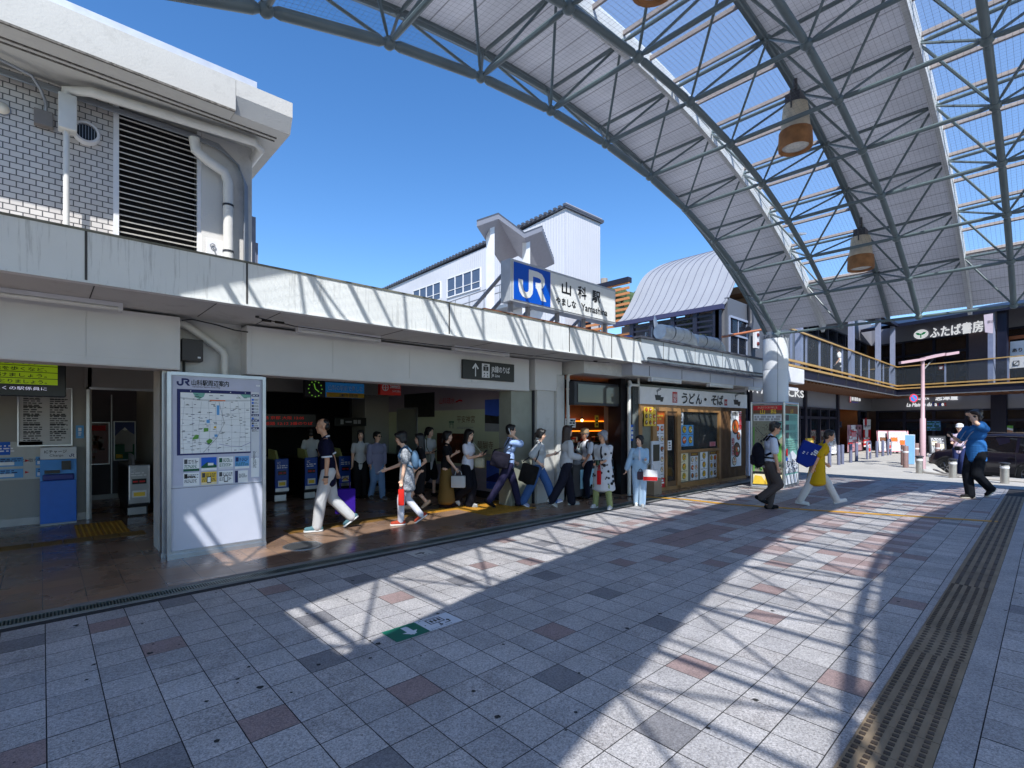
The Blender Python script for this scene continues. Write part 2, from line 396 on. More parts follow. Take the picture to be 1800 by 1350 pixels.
for q in range(3): tacrow(5.6, 6.8, 7.3 - .3 * q * .9, dots=True)
yh.build('yellow_tactile_paving', [M_yd, mat('dimmed yellow tile', S(120, 88, 40), .6, var=.3, scale=4)], kind='structure')  # second slot: the hall's dimness put into a darker copy of the yellow
# lit forecourt road beyond the canopy
rd = MB(); rd.box(17.2, 20.6, -40, 30, -0.06, 0.001); rd.box(20.6, 60, 3.1, 30, -.5, .001); rd.poly([(20.6, 3.1, 0), (20.6, 2.5, 0), (24.5, 2.5, -.45), (24.5, 3.1, 0)]); rd.poly([(24.5, 3.1, 0), (24.5, 2.5, -.45), (60, 2.5, -.45), (60, 3.1, 0)]); rd.box(12.2, 17.2, 5.58, 12, -.06, .0005); rd.box(-6, 17.5, -40, -9, -.06, .0005)
B0 = Vector((33.6, 5.67, 0)); bd = Vector((-.32, -.947, 0)); bn = Vector((-.947, .32, 0))
rd.prism([B0 + bn * 1.2, B0 + bd * 17 + bn * 1.2, B0 + bd * 17 - bn * 4, B0 - bn * 4], (0, 0, -.6))
rd.build('forecourt_pavement', mat('pale block paving', (0.37, 0.36, 0.335), 0.85, var=0.1, scale=1.0, bump=.3, bscale=40, speck=(60, .2)), kind='structure')
kb2 = MB(); kb2.path([(19.0, -6, .012), (19.2, .2, .012), (19.6, 1.8, .012), (20.6, 2.75, .012), (22.5, 3.2, .012), (26, 3.35, .012)], .05, 6); kb2.path([(19.5, -6, .008), (19.7, .1, .008), (20.1, 1.5, .008), (20.9, 2.3, .008), (22.4, 2.75, .008)], .03, 6)
kb2.build('road_kerb', mat('kerb stone', S(160, 156, 150), .8, var=.1), kind='structure')
as_ = MB(); as_.poly([(20.6, -40, .0), (24.5, -40, -.45), (24.5, 2.5, -.45), (20.6, 2.5, .0)]); as_.poly([(24.5, -40, -.45), (60, -40, -.45), (60, 2.5, -.45), (24.5, 2.5, -.45)])
as_.build('asphalt_road', mat('asphalt', (0.125, 0.125, 0.13), 0.9, var=0.15, scale=3, bump=.4, bscale=90), kind='structure')
# ------------------------------------------------------------------ canopy: double-layer space frame barrel vault
CX, CZ, RL, RU = 6.18, -9.31, 15.42, 16.45
YL = [4.9, 3.45, 1.98, 0.5, -0.97, -2.43]; YU = [5.6, 4.17, 2.7, 1.24, -0.23, -1.70, -3.17]
A0 = 30.8; DA = 4.85; NL = 14
angL = [radians(A0 - DA * k) for k in range(NL)]; angU = [radians(A0 - DA * (k + .5) + 0.2) for k in range(NL - 1)]
def arc(R, a, y): return Vector((CX + R * sin(a), y, CZ + R * cos(a)))
M_steel = mat('green grey painted steel', S(98, 113, 117), 0.38, var=0.12, scale=3, spec=0.5)
M_deck = None
def deckmat():
    m = mat('ribbed translucent deck', (.62, .62, .64), 0.5, var=0.1, scale=1.2)
    nt = m.node_tree; b = nt.nodes['Principled BSDF']; tc = [n for n in nt.nodes if n.type == 'TEX_COORD'][0]
    sp = nt.nodes.new('ShaderNodeSeparateXYZ'); nt.links.new(tc.outputs['Object'], sp.inputs[0])
    # seams follow the arc: use the angle about the vault axis
    ax = nt.nodes.new('ShaderNodeMath'); ax.operation = 'SUBTRACT'; ax.inputs[1].default_value = CX; nt.links.new(sp.outputs['X'], ax.inputs[0])
    az = nt.nodes.new('ShaderNodeMath'); az.operation = 'SUBTRACT'; az.inputs[1].default_value = CZ; nt.links.new(sp.outputs['Z'], az.inputs[0])
    at = nt.nodes.new('ShaderNodeMath'); at.operation = 'ARCTAN2'; nt.links.new(ax.outputs[0], at.inputs[0]); nt.links.new(az.outputs[0], at.inputs[1])
    mu = nt.nodes.new('ShaderNodeMath'); mu.operation = 'MULTIPLY'; mu.inputs[1].default_value = RU / 0.32; nt.links.new(at.outputs[0], mu.inputs[0])
    fr = nt.nodes.new('ShaderNodeMath'); fr.operation = 'FRACT'; nt.links.new(mu.outputs[0], fr.inputs[0])
    rp = nt.nodes.new('ShaderNodeValToRGB'); e = rp.color_ramp.elements; e[0].position = 0.0; e[0].color = (0, 0, 0, 1); e[1].position = 0.06; e[1].color = (1, 1, 1, 1)
    e2 = e.new(0.5); e2.color = (.93, .93, .93, 1); e3 = e.new(.53); e3.color = (1, 1, 1, 1)
    nt.links.new(fr.outputs[0], rp.inputs[0])
    src = b.inputs['Base Color'].links[0].from_socket
    mx = nt.nodes.new('ShaderNodeMix'); mx.data_type = 'RGBA'; mx.blend_type = 'MULTIPLY'; mx.inputs[0].default_value = 0.75
    nt.links.new(src, mx.inputs[6]); nt.links.new(rp.outputs[0], mx.inputs[7]); nt.links.new(mx.outputs[2], b.inputs['Base Color'])
    bp = nt.nodes.new('ShaderNodeBump'); bp.inputs['Strength'].default_value = .5; bp.inputs['Distance'].default_value = .02
    nt.links.new(rp.outputs[0], bp.inputs['Height']); nt.links.new(bp.outputs[0], b.inputs['Normal'])
    tl = nt.nodes.new('ShaderNodeBsdfTranslucent'); tl.inputs[0].default_value = (.8, .79, .80, 1); ms = nt.nodes.new('ShaderNodeMixShader'); ms.inputs[0].default_value = .47  # translucency added to brighten the deck's underside and the shade below
    out = nt.nodes['Material Output']; nt.links.new(b.outputs[0], ms.inputs[1]); nt.links.new(tl.outputs[0], ms.inputs[2]); nt.links.new(ms.outputs[0], out.inputs[0]); nt.links.new(mx.outputs[2], tl.inputs[0])
    return m
M_deck = deckmat()
M_poly = glassmat('clear roof sheet', tint=(0.96, 0.98, 0.99), refl=0.03, rough=0.15, alpha=0.94, dark=(.8, .84, .88))
_nt = M_poly.node_tree; _df = [n for n in _nt.nodes if n.type == 'BSDF_DIFFUSE'][0]; _tl = _nt.nodes.new('ShaderNodeBsdfTranslucent'); _tl.inputs[0].default_value = (.8, .84, .88, 1)
_ms = _df.outputs[0].links[0].to_socket; _nt.links.new(_tl.outputs[0], _ms)
canopy = thing('space_frame_canopy', 'large arched steel truss canopy with grey and clear roof strips over the plaza', 'canopy', (CX, 0, 0))
nn = 10
def tubeset(mb, a, b, r, n=8):
    """tube with swaged ends, as in a ball-joint frame"""
    d = (b - a); L = d.length; e = d / L; q = min(.13, L * .12)
    mb.tube(a + e * .05, a + e * q, r * .55, n, 0, r); mb.tube(a + e * q, b - e * q, r, n, 0); mb.tube(b - e * q, b - e * .05, r, n, 0, r * .55)
for k, y in enumerate(YL):
    mb = MB()
    for a, b in zip(angL, angL[1:]): tubeset(mb, arc(RL, a, y), arc(RL, b, y), 0.058 if k == 0 else 0.047, nn)
    for a in angL: mb.ell(arc(RL, a, y), 0.072, 10, 6)
    mb.build('lower_chord', M_steel, canopy, smooth=True)
for k, y in enumerate(YU):
    mb = MB()
    for a, b in zip(angU, angU[1:]): tubeset(mb, arc(RU - .12, a, y), arc(RU - .12, b, y), 0.036, 8)
    for a in angU: mb.ell(arc(RU - .12, a, y), 0.055, 8, 6)
    mb.build('upper_chord', M_steel, canopy, smooth=True)
for k, a in enumerate(angL):
    mb = MB()
    for y, y2 in zip(YL, YL[1:]): tubeset(mb, arc(RL, a, y), arc(RL, a, y2), 0.032)
    mb.build('lower_cross_tube', M_steel, canopy, smooth=True)
for k, a in enumerate(angU):
    mb = MB()
    for y, y2 in zip(YU, YU[1:]): tubeset(mb, arc(RU - .12, a, y), arc(RU - .12, a, y2), 0.028)
    mb.build('upper_cross_tube', M_steel, canopy, smooth=True)
for k, y in enumerate(YL):
    for i, a in enumerate(angL):
        mb = MB()
        for j in (i - 1, i):
            if 0 <= j < len(angU):
                for yy in (YU[k], YU[k + 1]): tubeset(mb, arc(RL, a, y), arc(RU - .12, angU[j], yy), 0.019, 6)
        mb.build('web_struts', M_steel, canopy, smooth=True)
def strip(y0, y1, a0, a1, R, n, th=0.0):
    mb = MB(); P = []
    for i in range(n + 1):
        a = a0 + (a1 - a0) * i / n
        P.append((arc(R, a, y0), arc(R, a, y1), arc(R + th, a, y0), arc(R + th, a, y1)))
    for p, q in zip(P, P[1:]):
        mb.poly([p[0], p[1], q[1], q[0]]); mb.poly([p[2], q[2], q[3], p[3]])
        mb.poly([p[0], q[0], q[2], p[2]]); mb.poly([p[1], p[3], q[3], q[1]])
    for p in (P[0], P[-1]): mb.poly([p[0], p[2], p[3], p[1]])
    return mb
AE, AT, AW = radians(34.4), radians(28.6), radians(-28.0)
AWE = radians(-35.0)
for y0, y1 in ((4.15, 5.66), (1.22, 2.74), (-1.72, -0.21), (-7.5, -3.15)):
    strip(y0, y1, AE, AWE, RU, 40, .06).build('roof_deck', M_deck, canopy, smooth=True)
for y0, y1 in ((2.74, 4.15), (-0.21, 1.22), (-3.15, -1.72)):
    strip(y0, y1, AT, AW, RU + .05, 40, .012).build('glazed_strip', M_poly, canopy, smooth=True)
    strip(y0, y1, AE, AT, RU, 5, .06).build('roof_deck', M_deck, canopy, smooth=True)
    strip(y0, y1, AW, AWE, RU, 5, .06).build('roof_deck', M_deck, canopy, smooth=True)
    pb = MB(); a = AT
    M_purl = mat('taupe glazing bar', S(150, 140, 136), 0.5)
    for a in [q for pr in zip(angU, [(m + n_) / 2 for m, n_ in zip(angU, angU[1:] + [angU[-1] - radians(DA)])]) for q in pr if AW + .04 < q < AT]:
        p0, p1 = arc(RU - .015, a, y0), arc(RU - .015, a, y1); t = Vector((cos(a), 0, -sin(a))); n_ = Vector((sin(a), 0, cos(a)))
        pb.prism([p0 - t * .018 - n_ * .025, p0 + t * .018 - n_ * .025, p0 + t * .018 + n_ * .035, p0 - t * .018 + n_ * .035], p1 - p0)
    pb.build('glazing_bars', M_purl, canopy)
M_edge = mat('white edge gutter', S(206, 208, 208), 0.45)
for y in (5.66, 4.15, 2.74, 1.22, -.21, -1.72):
    mb = MB(); n = 60
    for i in range(n):
        a, b = AE + (AWE - AE) * i / n, AE + (AWE - AE) * (i + 1) / n
        s_ = .012 if y in (4.15, 1.22, -1.72) else -.012
        q_ = .27 if s_ > 0 else .10; mb.prism([arc(RU - q_, a, y - .012), arc(RU - q_, a, y + .06), arc(RU + .08, a, y + .06), arc(RU + .08, a, y - .012)], arc(RU, b, y) - arc(RU, a, y))
    mb.build('roof_edge_trim', M_edge if y in (4.15, 1.22, -1.72) else M_steel, canopy)
# net under the frame
def netmat():
    m = bpy.data.materials.new('bird net wire'); m.use_nodes = True; nt = m.node_tree; nt.nodes.clear()
    out = nt.nodes.new('ShaderNodeOutputMaterial'); tc = nt.nodes.new('ShaderNodeTexCoord'); sp = nt.nodes.new('ShaderNodeSeparateXYZ'); nt.links.new(tc.outputs['Object'], sp.inputs[0])
    def M(op, *ins):
        n = nt.nodes.new('ShaderNodeMath'); n.operation = op
        for i, q in enumerate(ins):
            if isinstance(q, (int, float)): n.inputs[i].default_value = q
            else: nt.links.new(q, n.inputs[i])
        return n.outputs[0]
    ang = M('ARCTAN2', M('SUBTRACT', sp.outputs['X'], 0.0), M('SUBTRACT', sp.outputs['Z'], CZ))
    u = M('FRACT', M('MULTIPLY', ang, RL / .06)); v = M('FRACT', M('DIVIDE', sp.outputs['Y'], .06))
    w = M('MAXIMUM', M('LESS_THAN', u, .036), M('LESS_THAN', v, .036))
    tr = nt.nodes.new('ShaderNodeBsdfTransparent'); df = nt.nodes.new('ShaderNodeBsdfDiffuse'); df.inputs[0].default_value = (.2, .21, .22, 1)
    mx = nt.nodes.new('ShaderNodeMixShader'); nt.links.new(w, mx.inputs[0]); nt.links.new(tr.outputs[0], mx.inputs[1]); nt.links.new(df.outputs[0], mx.inputs[2]); nt.links.new(mx.outputs[0], out.inputs[0])
    return m
M_net = netmat()
mb = MB()
AN0, AN1 = angL[0], angL[-1]
N = 60
for i in range(N):
    a, b = AN0 + (AN1 - AN0) * i / N, AN0 + (AN1 - AN0) * (i + 1) / N
    ys_ = [4.95, -2.45]
    mb.poly([arc(RL + .09, a, ys_[0]), arc(RL + .09, b, ys_[0]), arc(RL + .09, b, ys_[1]), arc(RL + .09, a, ys_[1])])
    mb.poly([arc(RL + .05, a, 4.95), arc(RU - .1, a, 5.62), arc(RU - .1, b, 5.62), arc(RL + .05, b, 4.95)])
mb.build('bird_net', M_net, canopy)
# columns
M_col = mat('ribbed grey column cladding', S(214, 215, 218), 0.5, var=0.06, scale=2)
def column(x, y, label):
    t = thing('canopy_column', label, 'column', (x, y, 0), group=None)
    mb = MB(); mb.lathe([(.30, 0), (.30, 2.96), (.295, 2.97), (.295, 2.985), (.30, 2.99), (.30, 3.78)], (x, y, 0), 40); 
    for q in range(4): 
        a = q * pi / 2 + .5; mb.box(-.004, .004, .29, .303, 0, 3.78, 1, Matrix.Translation((x, y, 0)) @ Matrix.Rotation(a, 4, 'Z'))
    mb.build('shaft', [M_col, mat('cladding seam', S(90, 92, 98), .6)], t, smooth=True)
    sp = MB(); R5 = random.Random(4)
    for q in range(150):
        a = R5.uniform(0, 2 * pi); r = R5.uniform(.16, .3); p = Vector((x + r * cos(a), y + r * sin(a), 3.78))
        sp.tube(p, p + Vector((R5.uniform(-.07, .07), R5.uniform(-.07, .07), R5.uniform(.07, .13))), .003, 4)
    sp.build('bird_spikes', mat('bird spike steel', S(120, 122, 126), .4, metal=.5), t)
    st = MB(); st.lathe([(.1, 3.75), (.07, 3.95)], (x, y, 0), 12); st.ell((x + .12, y, 3.95), .1)
    st.build('bearing', M_steel, t)
    return t
column(13.98, 4.9, 'round light grey canopy column above the free-standing map case')
column(-1.75, 4.9, 'round light grey canopy column outside the ticket hall')
# floodlights
M_lw = mat('cream lamp drum', S(198, 184, 160), 0.55, var=0.2, scale=7); M_lo = mat('rusty orange lamp rim', S(150, 104, 64), 0.65, var=0.35, scale=6)
M_lens = mat('lamp lens', S(180, 182, 180), 0.15, var=.2, scale=30, spec=.8)
def flood(p, label):
    t = thing('hanging_floodlight', label, 'floodlight', p, group='floodlights hung from the canopy frame'); x, y, z = p
    mb = MB(); mb.lathe([(.15, .66), (.165, .65), (.20, .30), (.21, .27)], (x, y, z), 24); mb.build('drum', M_lw, t, smooth=True)
    mb = MB(); mb.lathe([(.21, .27), (.222, .26), (.232, .05), (.225, 0.0), (.19, .01), (.18, .04)], (x, y, z), 24); mb.build('rim', M_lo, t, smooth=True)
    mb = MB(); mb.lathe([(.18, .035), (.1, .03), (.02, .05)], (x, y, z), 20); mb.build('lens', M_lens, t, smooth=True)
    mb = MB(); mb.box(x - .13, x + .13, y - .1, y + .1, z + .66, z + .80); mb.tube((x, y, z + .8), (x, y, z + 1.05), .03); mb.path([(x - .17, y, z + .55), (x - .2, y, z + .8), (x, y, z + .92), (x + .2, y, z + .8), (x + .17, y, z + .55)], .012, 6)
    mb.build('bracket', mat('dark lamp bracket', S(70, 70, 74), .5), t)
for (u, v), x_, lb in (((1150, -20), 0, 'rusty rimmed drum floodlight highest under the canopy, cut by the frame top'), ((1398, 262), 1, 'rusty rimmed drum floodlight hanging by the middle of the clear strip'), ((1513, 474), 2, 'rusty rimmed drum floodlight lowest on the canopy slope')):
    flood(tuple(atY(u, v, 2.62)), lb)
# ------------------------------------------------------------------ station building
def _stroke(s, pts, w, m=0, k=1, closed=False):
    n = len(pts); L = []; R = []
    for i in range(n):
        a = pts[max(i - 1, 0)]; b = pts[min(i + 1, n - 1)]; dx, dz = b[0] - a[0], b[1] - a[1]; q = hypot(dx, dz) or 1e-6
        L.append((pts[i][0] - dz / q * w / 2, pts[i][1] + dx / q * w / 2)); R.append((pts[i][0] + dz / q * w / 2, pts[i][1] - dx / q * w / 2))
    for i in range(n - 1): s.poly([R[i], R[i + 1], L[i + 1], L[i]], m, k + i * .002)
Frame.stroke = _stroke
def jr_logo(F, x, z, w, h, m, k=1):
    """the railway's monogram: a J whose stem turns over into the R"""
    t = w * .165
    P = [(0.06, .60), (.06, .36), (.09, .22), (.16, .12), (.26, .09), (.36, .13), (.425, .23), (.44, .36), (.44, .80), (.44, .92)]
    F.stroke([(x + a * w, z + b * h) for a, b in P], t, m, k)
    P2 = [(.36, .92), (.70, .92), (.83, .885), (.90, .79), (.905, .68), (.86, .575), (.76, .53), (.62, .52)]
    F.stroke([(x + a * w, z + b * h) for a, b in P2], t * .98, m, k + .2)
    F.poly([(x + .60 * w, z + .53 * h), (x + .80 * w, z + .53 * h), (x + 1.04 * w, z + .02 * h), (x + .84 * w, z + .02 * h)], m, k + .4)
PALETTE = {}
def pal(*names): return [PALETTE[n] for n in names]
for n, c in dict(white=(236, 236, 236), paper=(214, 214, 218), black=(14, 14, 16), navy=(26, 34, 92), blue=(0, 92, 200), sky=(96, 160, 214), green=(92, 150, 60), dgreen=(16, 88, 62), mint=(120, 176, 160), red=(190, 26, 34), orange=(216, 104, 36), yellow=(226, 186, 60), grey=(150, 150, 152), dgrey=(70, 70, 74), brown=(110, 70, 44), pink=(206, 140, 150), cream=(226, 212, 176), purple=(84, 60, 150)).items():
    PALETTE[n] = flat('print ' + n, *c)
PN = list(PALETTE)
PM = [PALETTE[n] for n in PN]
def c_(n, off=1): return PN.index(n) + off                   # slot of a print colour when slot 0 is the body

M_conc = stained('weathered white concrete', S(218, 218, 216), S(84, 80, 74), amt=.75, lo=.50, hi=.80, vs=(16, 16, .8))
M_soff = stained('painted soffit', S(196, 194, 190), S(120, 112, 104), amt=.4, vs=(1.5, 1.5, 1.5))
M_panel = mat('cream metal panel', S(206, 204, 202), 0.55, var=.04, scale=2)
M_white = mat('white paint', S(208, 208, 210), 0.5, var=.06, scale=3)
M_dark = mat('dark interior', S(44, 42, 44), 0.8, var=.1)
M_iron = mat('dark steel', S(44, 46, 52), 0.45)
M_seam = mat('joint grey', S(70, 68, 68), .8)  # plain dark grey for the joint lines
M_pipe = mat('white pvc pipe', S(204, 202, 196), .4, var=.05)
M_galv = mat('galvanised conduit', S(134, 138, 144), .4, metal=.5)
M_hallw = mat('hall wall paint', S(150, 148, 142), .6, var=.05, scale=2)
M_black = mat('black plastic', S(14, 14, 16), .35)
M_chrome = mat('brushed steel', S(170, 172, 176), .3, metal=.8)

st = thing('station_building', 'low white concrete station hall with long stained canopy fascia and two open entrances', 'building', (0, 7, 0))
mb = MB(); mb.box(-8, 9.08, 5.8, 5.95, 2.85, 3.29); mb.box(-8, 9.08, 5.78, 5.80, 2.835, 2.85, 0)
mb.build('fascia', M_conc, st)
mb = MB(); mb.box(-8, 9.08, 5.79, 5.97, 3.29, 3.31); mb.build('fascia_coping', mat('mossy coping', S(112, 110, 98), .9, var=.3, scale=7, bump=.4), st)
for xj in (0.28, 1.58, 4.2, 6.8, 8.05): 
    mb = MB(); mb.box(xj - .009, xj + .009, 5.795, 5.80, 2.86, 3.29); mb.build('expansion_joint', M_seam, st)
mb = MB(); mb.box(-8, 17, 5.95, 22, 2.87, 3.12); mb.build('roof_slab', M_soff, st)
for xj in (.35, 1.35, 2.0, 3.6, 5.2, 6.8, 8.2): mb = MB(); mb.box(xj - .004, xj + .004, 5.96, 6.93, 2.866, 2.872); mb.build('soffit_joint', M_seam, st)
mb = MB(); mb.bbox(-8, 1.18, 6.95, 7.3, 2.22, 2.84, .012); mb.box(-8, 1.17, 6.938, 6.95, 2.235, 2.27)
for a, b in ((-8, -.60), (-.59, .33), (.34, 1.13)): mb.box(a, b, 6.944, 6.95, 2.31, 2.79)
mb.build('lintel_panel', M_panel, st)
mb = MB(); mb.bbox(1.89, 6.95, 6.95, 7.3, 2.22, 2.84, .012); mb.box(1.9, 6.94, 6.938, 6.95, 2.235, 2.27)
for a, b in ((1.95, 3.0), (3.01, 4.25), (4.26, 5.5), (5.51, 6.9)): mb.box(a, b, 6.944, 6.95, 2.31, 2.79)
mb.build('lintel_panel', M_panel, st)
mb = MB(); mb.bbox(7.05, 7.84, 6.88, 7.4, 2.25, 2.86, .01); mb.box(7.12, 7.77, 6.874, 6.88, 2.32, 2.8); mb.build('lintel_box', M_panel, st)
mb = MB(); mb.box(1.06, 2.05, 7.28, 8.0, 0, 2.87); mb.box(1.18, 1.89, 7.2, 7.28, 2.0, 2.87); mb.build('column', M_soff, st)
mb = MB(); mb.box(1.03, 1.11, 7.16, 7.3, .06, 2.25); mb.box(1.02, 1.12, 7.15, 7.31, 0, .06); mb.build('jamb', M_chrome, st)
mb = MB(); mb.box(6.56, 7.12, 7.05, 7.4, 0, 2.25); mb.build('jamb_panel', mat('grey green panel', S(142, 144, 132), .6), st)
mb = MB(); mb.bbox(7.15, 7.66, 6.93, 7.5, 0, 2.86, .02); mb.bbox(7.66, 7.9, 6.86, 7.5, 0, 2.6, .03); mb.build('pier', M_soff, st)
mb = MB(); mb.box(7.12, 7.15, 7.0, 7.4, 0, 2.25); mb.box(6.9, 6.96, 7.08, 13.6, 0, .14); mb.build('trim', M_iron, st)
# hall walls
mb = MB(); mb.box(6.96, 7.06, 7.4, 13.6, 0, 2.87); mb.build('side_wall', M_hallw, st)
mb = MB(); mb.box(-8, 17, 17.0, 17.2, 0, 2.87); mb.box(-8.1, -8, 5.8, 17, 0, 2.87); mb.box(7.06, 17, 10.5, 10.6, 0, 2.87); mb.build('back_wall', M_dark, st)  # back walls given a dark colour to darken the hall
mb = MB(); mb.bbox(6.25, 6.96, 12.4, 13.2, 0, 2.87, .02); mb.build('inner_column', M_hallw, st); mb = MB(); mb.box(2.2, 2.5, 13.4, 13.7, 0, 2.87); mb.build('inner_column', M_hallw, st)
mb = MB(); mb.box(-8, .55, 10.95, 11.1, 0, 2.87); mb.box(.55, .60, 10.92, 13.7, 0, 2.87); mb.box(.5, 1.6, 10.92, 11.0, 2.18, 2.87); mb.box(1.5, 1.62, 10.9, 13.7, 0, 2.87); mb.build('office_wall', M_hallw, st)
mb = MB(); mb.box(-8, .55, 10.935, 10.95, 0, .12); mb.box(.6, 1.5, 13.56, 13.6, 0, .1); mb.build('skirting', mat('aluminium skirting', S(150, 150, 152), .4, metal=.4), st)
mb = MB(); mb.box(.6, 1.5, 13.6, 13.7, 0, 2.87); mb.box(1.06, 1.08, 13.58, 13.6, 0, 2.2, 1); mb.build('dark_door', [mat('dark violet door', S(70, 64, 72), .5), M_chrome], st)
mb = MB(); mb.box(.53, .57, 10.9, 10.96, 0, 2.2); mb.box(.53, 1.55, 10.9, 10.96, 2.16, 2.2); mb.build('door_frame', M_chrome, st)
mb = MB(); mb.box(2.1, 6.9, 12.0, 12.3, 2.32, 2.87); mb.build('beam', M_hallw, st)
# mural of temple views on the side wall
mu = MB()
F = Frame((6.96, 13.3, 0), (0, -1, 0), (0, 0, 1), mu, .004)
W = 6.1
mu_m = [mat('mural base', S(196, 200, 168), .5, var=.1, scale=.7)] + PM + [mat('mural photo dark', S(46, 44, 42), .5, var=.6, scale=9), mat('mural autumn leaves', S(86, 44, 26), .5, var=.7, scale=11), mat('mural sky blue', S(64, 96, 196), .45, var=.2, scale=2), mat('mural violet', S(170, 158, 168), .5, var=.1, scale=1)]
Lm = len(PM)
F.rect(.1, .14, W - .1, 2.8, 0, 1); F.rect(.1, 1.9, W - .1, 2.8, Lm + 4, 1.3); F.rect(.1, .14, W - .1, .62, Lm + 4, 1.3)
F.rect(1.7, 1.75, 3.1, 2.35, Lm + 1, 2); F.rect(3.2, .68, 4.6, 1.36, Lm + 2, 2); F.rect(5.0, 1.42, 6.0, 2.1, Lm + 3, 2); F.rect(5.0, 1.42, 6.0, 1.62, c_('grey'), 2.3); F.poly([(5.0, 1.60), (6.0, 1.56), (6.0, 1.72), (5.6, 1.8), (5.4, 1.74), (5.0, 1.78)], Lm + 1, 2.6)
F.rect(5.05, .2, 6.0, .8, Lm + 3, 2); F.poly([(5.05, .42), (5.4, .56), (5.7, .5), (6.0, .58), (6.0, .36), (5.05, .36)], c_('navy'), 2.4)
F.text('山科疏水', 3.3, 2.06, .16, c_('red')); F.text('平安神宮', 4.0, 1.62, .17, c_('brown')); F.text('醍醐寺', 4.75, 1.06, .18, c_('brown')); F.text('琵琶湖', 4.5, .42, .18, c_('grey'))
for x, z in ((3.3, 1.98), (4.0, 1.52), (4.75, .94), (4.5, .34)): F.scribble(x, z - .06, x + .65, z, 2, c_('grey'), 2, seed=int(x * 10))
F.stroke([(3.95, 2.08), (4.1, 2.12), (4.2, 2.10)], .035, c_('red'), 2)
F.rect(3.72, 1.48, 3.74, 1.62, c_('dgreen'), 2); F.rect(3.84, 1.48, 3.86, 1.62, c_('dgreen'), 2); F.rect(3.69, 1.61, 3.89, 1.64, c_('dgreen'), 2.2); F.rect(3.72, 1.57, 3.86, 1.585, c_('dgreen'), 2.2)
mu.build('mural', mu_m, st)
# lamps on the soffit, cable, pipes
def batten(a, b, label):
    a, b = Vector(a), Vector(b); t = thing('batten_light', label, 'batten light', tuple(a), group='fluorescent battens under the canopies')
    d = (b - a); L = d.length; T = Matrix.Translation(a) @ Matrix.Rotation(atan2(d.y, d.x), 4, 'Z')
    mb = MB(); mb.box(0, L, -.05, .05, -.045, 0, 0, T); mb.build('housing', M_white, t)
    mb = MB()
    for y in (-.03, .03): mb.tube(T @ Vector((.04, y, -.062)), T @ Vector((L - .04, y, -.062)), .015, 8)
    mb.build('lamp_tube', mat('unlit tube', S(222, 222, 216), .3), t, smooth=True)
    for q in (0, L - .04): mb = MB(); mb.box(q, q + .04, -.05, .05, -.085, -.0451, 0, T); mb.build('end_cap', M_white, t)
batten((-1.0, 6.72, 2.866), (.62, 6.72, 2.866), 'leftmost fluorescent batten, above the cream panel over the screen')
batten((2.42, 6.7, 2.866), (3.6, 6.7, 2.866), 'fluorescent batten above the wide entrance panel, left of the black line sign')
batten((4.9, 6.65, 2.866), (6.1, 6.65, 2.866), 'fluorescent batten straight above the black line sign')
mb = MB(); mb.path([(1.19, 6.93, 2.80), (1.3, 6.95, 2.83), (1.55, 6.95, 2.80), (1.75, 6.95, 2.76), (1.9, 6.93, 2.75)], .008, 6)
mb.build('loose_cable', M_black, label='thin black cable sagging between the two cream panels', cat='cable')
mb = MB(); mb.path([(1.82, 6.35, 2.84), (2.3, 6.4, 2.80), (3.6, 6.5, 2.80), (5.2, 6.4, 2.80), (7.2, 6.25, 2.80), (8.4, 6.1, 2.82)], .006, 6)
for x, y in ((1.95, 6.37), (2.1, 6.38), (8.0, 6.15)): mb.lathe([(.0, -.06), (.016, -.05), (.016, .05), (.0, .06)], (x, y, 2.82), 6, 0, Matrix.Rotation(pi / 2, 3, 'Y'))
mb.lathe([(.022, -.004), (.022, .004)], (1.84, 6.35, 2.85), 10); mb.build('stay_wire', M_black, label='taut black wire with turnbuckle under the white soffit', cat='wire')
t = thing('drain_pipe', 'white elbow drain pipe in the recess above the station map board', 'pipe', (1.6, 7.15, 2.0))
mb = MB(); mb.path([(1.2, 7.12, 2.80), (1.3, 7.12, 2.76), (1.60, 7.12, 2.55), (1.66, 7.12, 2.50), (1.68, 7.12, 2.44), (1.68, 7.12, 2.1)], .045, 12); mb.build('pipe_run', M_pipe, t, smooth=True)
t = thing('speaker_box', 'dark brown box on the recess wall just above the map board', 'junction box', (1.3, 7.1, 2.35))
mb = MB(); mb.bbox(1.2, 1.42, 6.98, 7.16, 2.34, 2.6, .01); mb.build('case', mat('dark box', S(58, 54, 52), .5), t); mb = MB(); mb.box(1.36, 1.39, 6.974, 6.98, 2.375, 2.395); mb.build('label_plate', M_white, t); mb = MB(); mb.tube((1.24, 7.1, 2.34), (1.24, 7.1, 2.15), .016); mb.build('cable_gland', M_black, t)
t = thing('downpipe', 'thin white downpipe with elbow on the pier left of the bakery', 'pipe', (7.9, 6.82, 0))
mb = MB(); mb.path([(8.75, 6.6, 2.86), (8.75, 6.6, 2.70), (8.70, 6.6, 2.66), (8.0, 6.75, 2.62), (7.93, 6.8, 2.58), (7.93, 6.8, .02)], .035, 10); mb.build('pipe_run', M_pipe, t, smooth=True)
for z in (.6, 1.75, 2.3): mb = MB(); mb.lathe([(.042, -.02), (.042, .02)], (7.93, 6.8, z), 10); mb.build('coupling', M_pipe, t, smooth=True)
